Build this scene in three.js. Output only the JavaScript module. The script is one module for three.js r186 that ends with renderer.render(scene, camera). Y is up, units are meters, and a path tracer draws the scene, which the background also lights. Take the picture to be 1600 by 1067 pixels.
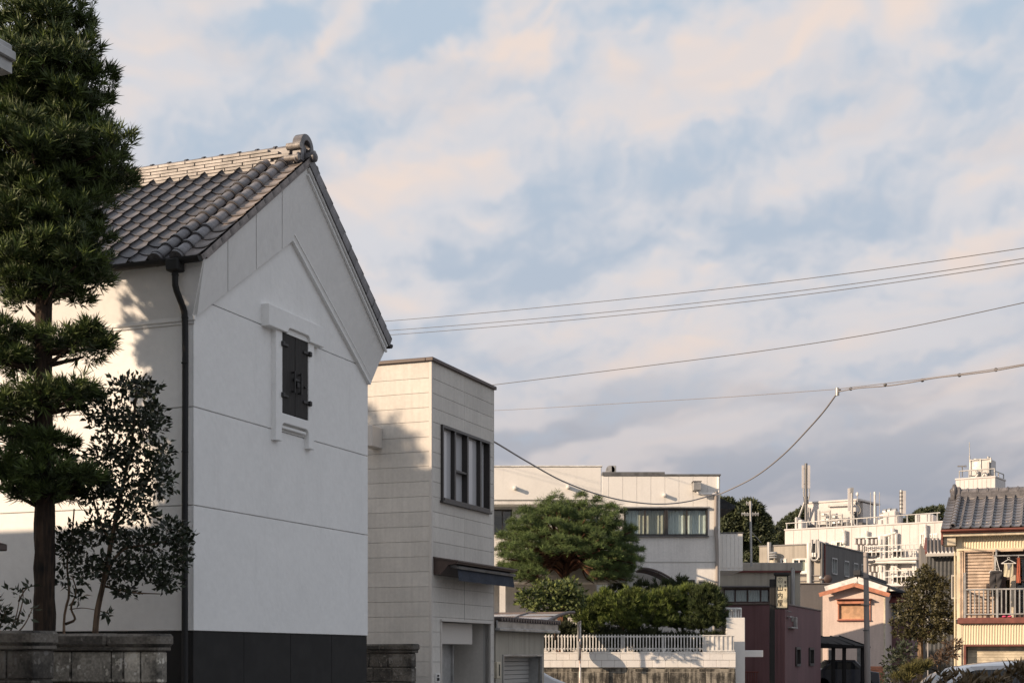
import * as THREE from 'three';
import { mergeGeometries } from 'three/addons/utils/BufferGeometryUtils.js';

// ---------------------------------------------------------------- camera, sky, sun, exposure
const F = 2250, CX = 800, HY = 1025, EYE = 1.6;          // focal length, principal point and horizon of the photograph, eye height
const scene = new THREE.Scene();
const camera = new THREE.PerspectiveCamera(2 * Math.atan(1025 / F) * 180 / Math.PI, 1600 / 2050, 0.1, 2000);
camera.position.set(0, EYE, 0);
camera.setViewOffset(1600, 2050, 0, 0, 1600, 1067);      // a shifted lens: the verticals stay upright
camera.updateProjectionMatrix();
const renderer = new THREE.WebGLRenderer({ antialias: true });
renderer.setSize(1024, 682);
renderer.toneMapping = THREE.LinearToneMapping;
const EXPOSURE = 1.3;
renderer.toneMappingExposure = EXPOSURE;
renderer.shadowMap.enabled = true;

const SUN_AZ = 62 * Math.PI / 180, SUN_EL = 18 * Math.PI / 180;   // behind the camera to the left, low
const sunDir = new THREE.Vector3(-Math.sin(SUN_AZ) * Math.cos(SUN_EL), Math.sin(SUN_EL), Math.cos(SUN_AZ) * Math.cos(SUN_EL));
const sun = new THREE.DirectionalLight(new THREE.Color().setRGB(1, 0.76, 0.54), 4.7);
sun.position.copy(sunDir).multiplyScalar(150).add(new THREE.Vector3(0, 0, -45));
sun.target.position.set(0, 0, -45);
sun.castShadow = true; sun.shadow.radius = 1;
sun.shadow.mapSize.set(4096, 4096);
Object.assign(sun.shadow.camera, { left: -80, right: 80, top: 60, bottom: -60, near: 1, far: 400 });
scene.add(sun, sun.target);

// ---------------------------------------------------------------- random numbers and noise
function rng(seed) { let s = seed >>> 0; return () => { s = (s + 0x6d2b79f5) | 0; let t = Math.imul(s ^ (s >>> 15), 1 | s); t = (t + Math.imul(t ^ (t >>> 7), 61 | t)) ^ t; return ((t ^ (t >>> 14)) >>> 0) / 4294967296; }; }
const HASH = (() => { const r = rng(99), a = new Float32Array(65536); for (let i = 0; i < 65536; i++) a[i] = r(); return a; })();
const hash2 = (x, y, s) => HASH[(Math.imul(x, 374761393) + Math.imul(y, 668265263) + Math.imul(s, 2147483647) ^ (Math.imul(x, 40503) << 3) ^ Math.imul(y, 9973)) >>> 7 & 65535];
function vnoise(x, y, px, py, s) {                        // value noise, repeating every px, py cells
  const ix = Math.floor(x), iy = Math.floor(y), fx = x - ix, fy = y - iy;
  const u = fx * fx * fx * (fx * (fx * 6 - 15) + 10), v = fy * fy * fy * (fy * (fy * 6 - 15) + 10);
  const x0 = ((ix % px) + px) % px, x1 = (x0 + 1) % px, y0 = ((iy % py) + py) % py, y1 = (y0 + 1) % py;
  const a = hash2(x0, y0, s), b = hash2(x1, y0, s), c = hash2(x0, y1, s), d = hash2(x1, y1, s);
  return a + (b - a) * u + (c - a) * v + (a - b - c + d) * u * v;
}
function fbm(x, y, px, py, oct, s, gain = 0.5) { let v = 0, a = 1, n = 0; for (let i = 0; i < oct; i++) { v += a * vnoise(x, y, px, py, s + i * 17); n += a; a *= gain; x *= 2; y *= 2; px *= 2; py *= 2; } return v / n; }
const sstep = (a, b, x) => { const t = Math.min(1, Math.max(0, (x - a) / (b - a))); return t * t * (3 - 2 * t); };
const lin = (c) => c <= 10.31 ? c / 255 / 12.92 : Math.pow((c / 255 + 0.055) / 1.055, 2.4);

// ---------------------------------------------------------------- the evening sky, computed for every direction
(function buildSky() {
  const W = 4096, H = 2048, data = new Float32Array(W * H * 4);
  const CIRC = 2 * Math.PI * F, CELL = CIRC / 64;
  // cloud banks (+) and clear gaps (-) of this evening: azimuth, height (photograph units), half widths, tilt, weight
  const BANK = [
    [430, 95, 75, 38, -.25, -.75], [640, 70, 90, 65, -.3, -1], [695, 115, 70, 30, -.5, -.7], [1190, 48, 60, 42, -.5, -1.05], [1570, 90, 50, 70, 0, -.7], [1110, 285, 150, 40, -.2, -.5],
    [830, 320, 70, 70, 0, -.5], [760, 430, 90, 60, -.2, -.55], [1330, 120, 50, 50, -.4, -.6], [1060, 100, 40, 25, -.5, -.6], [1140, 370, 90, 35, 0, -.4], [690, 560, 90, 35, -.1, -.35], [330, 30, 60, 30, -.3, -.5],
    [240, 150, 60, 24, -.3, .7], [300, 78, 80, 22, -.4, .5], [420, 25, 55, 32, -.6, .7], [520, 125, 110, 35, -.6, .8], [610, 65, 60, 12, -.3, .5], [700, 15, 110, 28, -.1, .9], [830, 90, 120, 55, -.5, .8], [850, 145, 45, 45, 0, .5],
    [600, 315, 110, 42, -.1, 1.2], [800, 290, 42, 26, -.2, .8], [900, 238, 60, 34, -.3, .7], [1180, 135, 120, 42, -.3, 1.0], [1130, 162, 60, 24, -.2, .6], [1255, 85, 30, 40, .4, .7], [1430, 50, 90, 42, -.5, 1.1], [1395, 85, 40, 26, -.4, .5],
    [1560, 420, 70, 26, -.35, 1.1], [975, 168, 34, 20, 0, .7], [1010, 225, 70, 34, 0, .6], [690, 480, 110, 26, 0, .6], [1120, 480, 220, 50, -.12, .6], [1480, 330, 130, 60, -.3, .5], [1000, 560, 200, 26, -.12, .5], [1240, 590, 130, 22, -.25, .5], [1500, 620, 120, 26, -.35, .5],
    [1400, 170, 140, 60, -.2, .4], [1180, 215, 120, 30, -.1, .4], [870, 520, 120, 30, 0, .3], [1020, 340, 240, 80, -.1, .42], [760, 250, 120, 50, -.3, .3],
  ].map(([x, y, a, b, t, w]) => [x, y, 1 / a, 1 / b, Math.cos(t), Math.sin(t), w]);
  const c3 = (r, g, b) => [lin(r), lin(g), lin(b)];
  const BLUE_HI = c3(172, 190, 214), BLUE_MID = c3(184, 200, 217), BLUE_LOW = c3(181, 192, 207), BLUE_HOR = c3(150, 158, 172);
  const PEACH = c3(239, 222, 212), WHITE = c3(217, 217, 222), GREY = c3(190, 188, 194), SLATE = c3(150, 155, 168), ROSE = c3(208, 199, 198);
  const mix = (a, b, t) => [a[0] + (b[0] - a[0]) * t, a[1] + (b[1] - a[1]) * t, a[2] + (b[2] - a[2]) * t];
  const sAz = Math.atan2(sunDir.x, -sunDir.z);
  for (let row = 0; row < H; row++) {
    const el = ((row + 0.5) / H - 0.5) * Math.PI, e = el * F;
    for (let col = 0; col < W; col++) {
      const o = (row * W + col) * 4; data[o + 3] = 1;
      if (el < -0.03) { data[o] = 0.20; data[o + 1] = 0.19; data[o + 2] = 0.18; continue; }
      let az = ((col + 0.5) / W - 0.5) * 2 * Math.PI + Math.PI / 2; if (az > Math.PI) az -= 2 * Math.PI;
      const X = CX + az * F, ee = Math.max(0, e), Yp = HY - ee;
      const V = 1500 * Math.log((ee + 400) / 400);
      const w1 = fbm(X / CELL * 1, V / CELL, 64, 4096, 4, 5), w2 = fbm(X / CELL * 1 + 9.3, V / CELL + 4.1, 64, 4096, 4, 31);
      const w3 = fbm(X / CELL * 6, V / CELL * 6, 384, 8192, 3, 57); const Xw = X + (w1 - .5) * 150 + (w3 - .5) * 46, Yw = Yp + (w2 - .5) * 90 + (w3 - .5) * 30;
      let b = 0;
      if (Math.abs(X - 800) < 1500 && ee < 1400) for (const k of BANK) {
        const dx = Xw - k[0], dy = Yw - k[1], u = (dx * k[4] + dy * k[5]) * k[2], v = (-dx * k[5] + dy * k[4]) * k[3], r = u * u + v * v;
        if (r < 6) b += k[6] * Math.exp(-r);
      }
      const Xr = (X + (w2 - .5) * 160) / CELL, Vr = (V - X * .25 * 0 + (w1 - .5) * 160) / CELL;
      const n = fbm(Xr * 1 + 3.7, Vr * 2 + 1.2, 64, 4096, 6, 71, .52), RA = (X * .93 - Yw * .37 + (w1 - .5) * 90) / 185, RB = (X * .37 + Yw * .93 + (w2 - .5) * 70) / (ee > 620 ? 82 : 60 + 22 * ee / 620), f2 = fbm(RA, RB, 4096, 4096, 6, 113, .58);
      const f3 = fbm(RA * 4.3 + 5, RB * 2.1 + 8, 4096, 4096, 5, 401, .6); const d = .56 + (n - .5) * .52 + (f2 - .5) * .88 + (f3 - .5) * .36 + b * .40;
      const lowness = 1 - sstep(120, 620, ee);
      const cover = sstep(.24, .78, d + .16 * lowness);
      const clear = ee < 420 ? mix(BLUE_HOR, BLUE_LOW, sstep(0, 420, ee)) : ee < 1000 ? mix(BLUE_LOW, BLUE_MID, sstep(420, 1000, ee)) : mix(BLUE_MID, BLUE_HI, sstep(1000, 3000, ee));
      // the lit flank of a cloud faces the low sun, its base stays grey
      const n2 = fbm(Xr + 3.7 - .10, Vr * 2 + 1.2 + .22, 64, 4096, 4, 71, .52), n0 = fbm(Xr + 3.7, Vr * 2 + 1.2, 64, 4096, 4, 71, .52);
      const flank = sstep(-.10, .18, (n0 - n2)) * .5 + sstep(0, .9, b) * .55;
      let cl = mix(WHITE, PEACH, Math.min(1, flank * sstep(.5, .95, d)));
      const base = sstep(.50, .85, fbm(Xr * 1 + 20, Vr * 2.4 + 7, 64, 4096, 5, 211));
      cl = mix(cl, mix(GREY, SLATE, lowness), Math.min(1, (.25 + .75 * lowness) * (base * .9 + .25 * lowness + .12) * (1 - .55 * Math.min(1, flank * 1.2) * (1 - lowness))));
      if (lowness > 0) { const s2 = fbm(RA * .55 + 7, RB * .6 + 3, 4096, 4096, 6, 307, .52); cl = mix(cl, mix(SLATE, ROSE, sstep(.30, .68, s2 + (f2 - .5) * .35 + b * .22)), lowness * .9); }
      let c = mix(clear, cl, Math.min(1, cover * .96 + lowness * .5));
      const hz = 1 - sstep(60, 330, ee + (w1 - .5) * 120); c = mix(c, BLUE_HOR, hz * .5);
      let da = Math.abs(az - sAz); if (da > Math.PI) da = 2 * Math.PI - da;
      const ang2 = (da * da * Math.cos(el) * Math.cos(el) + (el - SUN_EL) ** 2), glow = Math.exp(-ang2 / .22);
      for (let k = 0; k < 3; k++) data[o + k] = c[k] / EXPOSURE * (1 + glow * [1.0, .75, .5][k]);
    }
  }
  const t = new THREE.DataTexture(data, W, H, THREE.RGBAFormat, THREE.FloatType);
  t.mapping = THREE.EquirectangularReflectionMapping; t.minFilter = t.magFilter = THREE.LinearFilter; t.needsUpdate = true;
  scene.background = t; scene.environment = t;
})();

// ---------------------------------------------------------------- frames: where a pixel of the photograph meets a plane that is built
class Frame {
  constructor(px, Z, deg) { this.X = (px - CX) / F * Z; this.Z = Z; this.a = deg * Math.PI / 180; this.dx = [Math.cos(this.a), Math.sin(this.a)]; this.dz = [Math.sin(this.a), -Math.cos(this.a)]; }
  solve(d, bx, bz, px) { const k = (px - CX) / F; return (k * bz - bx) / (d[0] - k * d[1]); }
  x(px, z = 0) { return this.solve(this.dx, this.X + z * this.dz[0], this.Z + z * this.dz[1], px); }
  z(px, x = 0) { return this.solve(this.dz, this.X + x * this.dx[0], this.Z + x * this.dx[1], px); }
  depth(x, z = 0) { return this.Z + x * this.dx[1] + z * this.dz[1]; }
  y(py, x = 0, z = 0) { return EYE + (HY - py) / F * this.depth(x, z); }
  world(x, y, z) { return new THREE.Vector3(this.X + x * this.dx[0] + z * this.dz[0], y, -(this.Z + x * this.dx[1] + z * this.dz[1])); }
}
const at = (px, py, Z) => new THREE.Vector3((px - CX) / F * Z, EYE + (HY - py) / F * Z, -Z);
const ST = 68.93, FR = ST - 90;                            // the street runs away to the right; faces across it look this way

// ---------------------------------------------------------------- things, parts
const used = new Map();
function numbered(n) { const k = used.get(n) || 0; used.set(n, k + 1); return k ? `${n}_${String(k).padStart(3, '0')}` : n; }
function describe(o, label, category, group, kind) { o.userData.label = label; o.userData.category = category; if (group) o.userData.group = group; if (kind) o.userData.kind = kind; return o; }
function thing(name, label, category, frame, group) {
  const o = new THREE.Group(); o.name = numbered(name); scene.add(o);
  if (frame) { o.position.set(frame.X, 0, -frame.Z); o.rotation.y = frame.a; }
  return describe(o, label, category, group);
}
function part(parent, name, geo, mat, label) { const m = new THREE.Mesh(Array.isArray(geo) ? join(geo) : geo, mat); m.name = name; if (label) m.userData.label = label; parent.add(m); return m; }
function struct(name, geo, mat, label) { const m = new THREE.Mesh(Array.isArray(geo) ? join(geo) : geo, mat); m.name = numbered(name); m.userData.kind = 'structure'; if (label) m.userData.label = label; scene.add(m); return m; }

// ---------------------------------------------------------------- geometry helpers
const V3 = (x, y, z) => new THREE.Vector3(x, y, z);
function join(list) {
  list = list.flat(Infinity).map((g) => { let h = g.index ? g.toNonIndexed() : g; for (const k of Object.keys(h.attributes)) if (!['position', 'normal', 'uv'].includes(k)) h.deleteAttribute(k); if (!h.attributes.normal) h.computeVertexNormals(); if (!h.attributes.uv) boxUV(h); h.morphAttributes = {}; return h; });
  return list.length === 1 ? list[0] : mergeGeometries(list);
}
function boxUV(g) {                                         // uv in metres, by the way each face points
  const p = g.attributes.position, n = g.attributes.normal, uv = new Float32Array(p.count * 2);
  for (let i = 0; i < p.count; i++) {
    const ax = Math.abs(n.getX(i)), ay = Math.abs(n.getY(i)), az = Math.abs(n.getZ(i));
    if (ax >= ay && ax >= az) { uv[2 * i] = p.getZ(i); uv[2 * i + 1] = p.getY(i); }
    else if (ay >= az) { uv[2 * i] = p.getX(i); uv[2 * i + 1] = p.getZ(i); }
    else { uv[2 * i] = p.getX(i); uv[2 * i + 1] = p.getY(i); }
  }
  g.setAttribute('uv', new THREE.BufferAttribute(uv, 2)); return g;
}
function poly(verts, faces) {                               // flat shaded mesh from vertices and polygons
  const out = [];
  for (const f of faces) for (let i = 1; i + 1 < f.length; i++) for (const k of [f[0], f[i], f[i + 1]]) out.push(...verts[k]);
  const g = new THREE.BufferGeometry(); g.setAttribute('position', new THREE.Float32BufferAttribute(out, 3)); g.computeVertexNormals(); return boxUV(g);
}
function box(x0, x1, y0, y1, z0, z1, b = 0) {
  if (x1 < x0) [x0, x1] = [x1, x0]; if (y1 < y0) [y0, y1] = [y1, y0]; if (z1 < z0) [z0, z1] = [z1, z0];
  b = Math.min(b, (x1 - x0) / 2.2, (y1 - y0) / 2.2, (z1 - z0) / 2.2);
  if (b <= 0) { const g = new THREE.BoxGeometry(x1 - x0, y1 - y0, z1 - z0).translate((x0 + x1) / 2, (y0 + y1) / 2, (z0 + z1) / 2).toNonIndexed(); return boxUV(g); }
  const v = [], id = (sx, sy, sz, ax) => ((sx > 0 ? 4 : 0) + (sy > 0 ? 2 : 0) + (sz > 0 ? 1 : 0)) * 3 + ax;
  for (const sx of [-1, 1]) for (const sy of [-1, 1]) for (const sz of [-1, 1]) for (let ax = 0; ax < 3; ax++) {
    const c = [sx < 0 ? x0 : x1, sy < 0 ? y0 : y1, sz < 0 ? z0 : z1], s = [sx, sy, sz];
    v.push(c.map((q, k) => k === ax ? q : q - s[k] * b));
  }
  const f = [], add = (l, n) => { const [A, B, C] = [l[0], l[1], l[2]].map((k) => V3(...v[k])); const m = B.clone().sub(A).cross(C.clone().sub(A)); f.push(m.dot(n) < 0 ? l.slice().reverse() : l); };
  for (let ax = 0; ax < 3; ax++) for (const s of [-1, 1]) {
    const k = [0, 1, 2].filter((q) => q !== ax), c = [[-1, -1], [1, -1], [1, 1], [-1, 1]].map(([p, q]) => { const t = [0, 0, 0]; t[ax] = s; t[k[0]] = p; t[k[1]] = q; return id(...t, ax); });
    const n = [0, 0, 0]; n[ax] = s; add(c, V3(...n));
  }
  for (let e = 0; e < 3; e++) { const [p, q] = [0, 1, 2].filter((k) => k !== e); for (const sp of [-1, 1]) for (const sq of [-1, 1]) {
    const mk = (se, ax) => { const t = [0, 0, 0]; t[e] = se; t[p] = sp; t[q] = sq; return id(...t, ax); };
    const n = [0, 0, 0]; n[p] = sp; n[q] = sq; add([mk(-1, p), mk(1, p), mk(1, q), mk(-1, q)], V3(...n));
  } }
  for (const sx of [-1, 1]) for (const sy of [-1, 1]) for (const sz of [-1, 1]) add([0, 1, 2].map((ax) => id(sx, sy, sz, ax)), V3(sx, sy, sz));
  return poly(v, f);
}
function bar(a, b, r, seg = 8) {                            // round bar between two points
  const d = b.clone().sub(a), g = new THREE.CylinderGeometry(r, r, d.length(), seg).toNonIndexed();
  g.applyQuaternion(new THREE.Quaternion().setFromUnitVectors(V3(0, 1, 0), d.normalize())); g.translate((a.x + b.x) / 2, (a.y + b.y) / 2, (a.z + b.z) / 2); return g;
}
function sbar(a, b, w, h) {                                 // square bar between two points
  const d = b.clone().sub(a), g = new THREE.BoxGeometry(w, d.length(), h).toNonIndexed();
  g.applyQuaternion(new THREE.Quaternion().setFromUnitVectors(V3(0, 1, 0), d.normalize())); g.translate((a.x + b.x) / 2, (a.y + b.y) / 2, (a.z + b.z) / 2); g.computeVertexNormals(); return boxUV(g);
}
function tube(pts, r, seg = 40, rad = 7) { return new THREE.TubeGeometry(new THREE.CatmullRomCurve3(pts, false, 'centripetal'), seg, r, rad, false).toNonIndexed(); }
function taper(pts, r0, r1, seg = 24, rad = 9, rough = 0, rnd = null) { // a limb: thins along a curve
  const c = new THREE.CatmullRomCurve3(pts, false, 'centripetal'), g = new THREE.TubeGeometry(c, seg, 1, rad, false), p = g.attributes.position, q = V3();
  for (let i = 0; i <= seg; i++) { c.getPointAt(i / seg, q); const rr = r0 + (r1 - r0) * Math.pow(i / seg, .85); for (let j = 0; j <= rad; j++) { const k = i * (rad + 1) + j, s = rr * (1 + (rnd ? rough * (hash2(j % rad, i, 7) - .5) : 0)); p.setXYZ(k, q.x + (p.getX(k) - q.x) * s, q.y + (p.getY(k) - q.y) * s, q.z + (p.getZ(k) - q.z) * s); } }
  g.computeVertexNormals(); const uv = g.attributes.uv, L = c.getLength(); for (let i = 0; i < uv.count; i++) uv.setXY(i, uv.getY(i) * 6.28 * r0, uv.getX(i) * L); return g.toNonIndexed();
}
function plate(pts, holes, depth, bevel = 0) {              // an upright plate with openings, its face at z = 0
  const s = new THREE.Shape(pts.map(([x, y]) => new THREE.Vector2(x, y)));
  for (const h of holes || []) { const [x0, y0, x1, y1] = h; s.holes.push(new THREE.Path([[x0, y0], [x0, y1], [x1, y1], [x1, y0]].map(([x, y]) => new THREE.Vector2(x, y)))); }
  const g = new THREE.ExtrudeGeometry(s, { depth: depth - 2 * bevel, bevelEnabled: bevel > 0, bevelSize: bevel, bevelThickness: bevel, bevelOffset: -bevel, bevelSegments: 1, curveSegments: 10 });
  g.translate(0, 0, -depth + bevel); g.deleteAttribute('uv'); return boxUV(g.index ? g.toNonIndexed() : g);
}
const rect = (x0, y0, x1, y1) => [[x0, y0], [x1, y0], [x1, y1], [x0, y1]];
function cutRects(r, holes) {                               // what is left of a rectangle outside the openings
  let list = [r];
  for (const h of holes) list = list.flatMap(([x0, y0, x1, y1]) => {
    if (h[0] >= x1 || h[2] <= x0 || h[1] >= y1 || h[3] <= y0) return [[x0, y0, x1, y1]];
    const out = [], a = Math.max(y0, h[1]), b = Math.min(y1, h[3]);
    if (h[1] > y0) out.push([x0, y0, x1, h[1]]); if (h[3] < y1) out.push([x0, h[3], x1, y1]);
    if (h[0] > x0) out.push([x0, a, h[0], b]); if (h[2] < x1) out.push([h[2], a, x1, b]);
    return out;
  });
  return list.filter(([x0, y0, x1, y1]) => x1 - x0 > .02 && y1 - y0 > .02);
}
function corrugated(x0, x1, y0, y1, z, pitch, amp, round = true) { // upright corrugated sheet, ribs upright, facing +z
  const n = Math.max(2, Math.round((x1 - x0) / pitch)) * 4, g = new THREE.PlaneGeometry(x1 - x0, y1 - y0, n, 1).translate((x0 + x1) / 2, (y0 + y1) / 2, z), p = g.attributes.position;
  for (let i = 0; i < p.count; i++) { const k = i % (n + 1); p.setZ(i, z + (round ? amp * Math.sin(k / 4 * 2 * Math.PI) : amp * (k % 4 < 2 ? -1 : 1))); }
  g.computeVertexNormals(); return boxUV(g.toNonIndexed());
}
function turned(g, y, x = 0, z = 0, yy = 0) { return g.clone().rotateY(y).translate(x, yy, z); }

// ---------------------------------------------------------------- textures
function tex(size, f, srgb = true, rep = 1) {               // f(u, v) -> grey 0..1 or [r, g, b]; tiles
  const d = new Uint8Array(size * size * 4);
  for (let y = 0; y < size; y++) for (let x = 0; x < size; x++) { const c = f(x / size, y / size), o = (y * size + x) * 4; for (let k = 0; k < 3; k++) d[o + k] = Math.max(0, Math.min(255, 255 * (c.length ? c[k] : c))); d[o + 3] = 255; }
  const t = new THREE.DataTexture(d, size, size); t.wrapS = t.wrapT = THREE.RepeatWrapping; t.magFilter = THREE.LinearFilter; t.minFilter = THREE.LinearMipmapLinearFilter; t.generateMipmaps = true;
  if (srgb) t.colorSpace = THREE.SRGBColorSpace; t.repeat.set(rep, rep); t.needsUpdate = true; return t;
}
const mottle = (lo, hi, n, s, oct = 5, sx = 1, sy = 1) => (u, v) => lo + (hi - lo) * Math.min(1, Math.max(0, (fbm(u * n * sx, v * n * sy, n * sx, n * sy, oct, s) - .5) * 2.2 + .5));
const T = {
  plaster: tex(512, (u, v) => { const a = fbm(u * 6, v * 6, 6, 6, 6, 3), b = fbm(u * 40, v * 40, 40, 40, 3, 9), s = fbm(u * 24, v * 2, 24, 2, 4, 15); const g = .975 + (a - .5) * .035 + (b - .5) * .03 - .012 * sstep(.62, .8, s); return [g, g, g * .995]; }, true, .4),
  plasterBump: tex(512, (u, v) => .5 + (fbm(u * 24, v * 24, 24, 24, 5, 41) - .5) * .9, false, .6),
  fine: tex(512, mottle(.82, 1, 12, 77, 6), true, .5),
  coarse: tex(512, mottle(.55, 1, 6, 83, 6), true, .35),
  panel: tex(512, (u, v) => { const a = fbm(u * 5, v * 5, 5, 5, 6, 25), b = fbm(u * 80, v * 80, 80, 80, 2, 26), s = fbm(u * 70, v * 5, 70, 5, 3, 27); return .95 + (a - .5) * .10 + (b - .5) * .05 + (s - .5) * .06; }, true, .29),
  streak: tex(512, (u, v) => { const s = fbm(u * 48, v * 3, 48, 3, 4, 21), a = fbm(u * 5, v * 5, 5, 5, 5, 22), d = sstep(.58, .80, fbm(u * 26, v * 1, 26, 1, 3, 29)); return .95 + (s - .5) * .09 + (a - .5) * .12 - .08 * d; }, true, .25),
  grime: tex(512, (u, v) => { const s = fbm(u * 30, v * 4, 30, 4, 5, 51), a = fbm(u * 5, v * 5, 5, 5, 6, 52), b = fbm(u * 60, v * 60, 60, 60, 3, 53); const d = sstep(.42, .72, a * .6 + s * .4); const g = .92 - .55 * d + (b - .5) * .25 + (sstep(.80, .86, b) * .3) * d; return [g, g * .99, g * .96]; }, true, .5),
  stone: tex(512, (u, v) => { const a = fbm(u * 5, v * 5, 5, 5, 6, 61), b = fbm(u * 70, v * 70, 70, 70, 2, 62), l = fbm(u * 22, v * 22, 22, 22, 4, 63); const g = .76 + (a - .5) * .8 + (b - .5) * .28 + .35 * sstep(.70, .78, l); return [g, g * .985, g * .95]; }, true, .7),
  kawara: tex(512, (u, v) => { const a = fbm(u * 8, v * 8, 8, 8, 5, 71), b = fbm(u * 60, v * 60, 60, 60, 3, 72); const g = .80 + (a - .5) * .45 + (b - .5) * .2; return [g * 1.0, g, g * 1.02]; }, true, 1.1),
  bark: tex(512, (u, v) => { const a = fbm(u * 30, v * 4, 30, 4, 5, 91), b = fbm(u * 8, v * 8, 8, 8, 5, 92); const g = .35 + a * .75 + (b - .5) * .5; return [g, g * .9, g * .8]; }, true, 1.2),
  barkBump: tex(512, (u, v) => fbm(u * 30, v * 4, 30, 4, 5, 91), false, 1.2),
  asphalt: tex(512, mottle(.6, 1, 40, 95, 4), true, .3),
  fibre: tex(256, (u, v) => .86 + (fbm(u * 90, v * 6, 90, 6, 3, 97) - .5) * .35, true, 1),
  rust: tex(256, (u, v) => { const a = fbm(u * 6, v * 6, 6, 6, 5, 101), d = sstep(.52, .62, a); return [1 - .42 * d, 1 - .62 * d, 1 - .74 * d]; }, true, 2.2),
};
function mat(r, g, b, o = {}) {                              // r g b: linear base colour
  const { map, bump, bs, rep, ...rest } = o, m = new (rest.transmission || rest.clearcoat ? THREE.MeshPhysicalMaterial : THREE.MeshStandardMaterial)({ color: new THREE.Color().setRGB(r, g, b), roughness: .8, side: THREE.DoubleSide, ...rest });
  if (map) m.map = T[map]; if (bump) { m.bumpMap = T[bump]; m.bumpScale = bs || .002; }
  return m;
}
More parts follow.
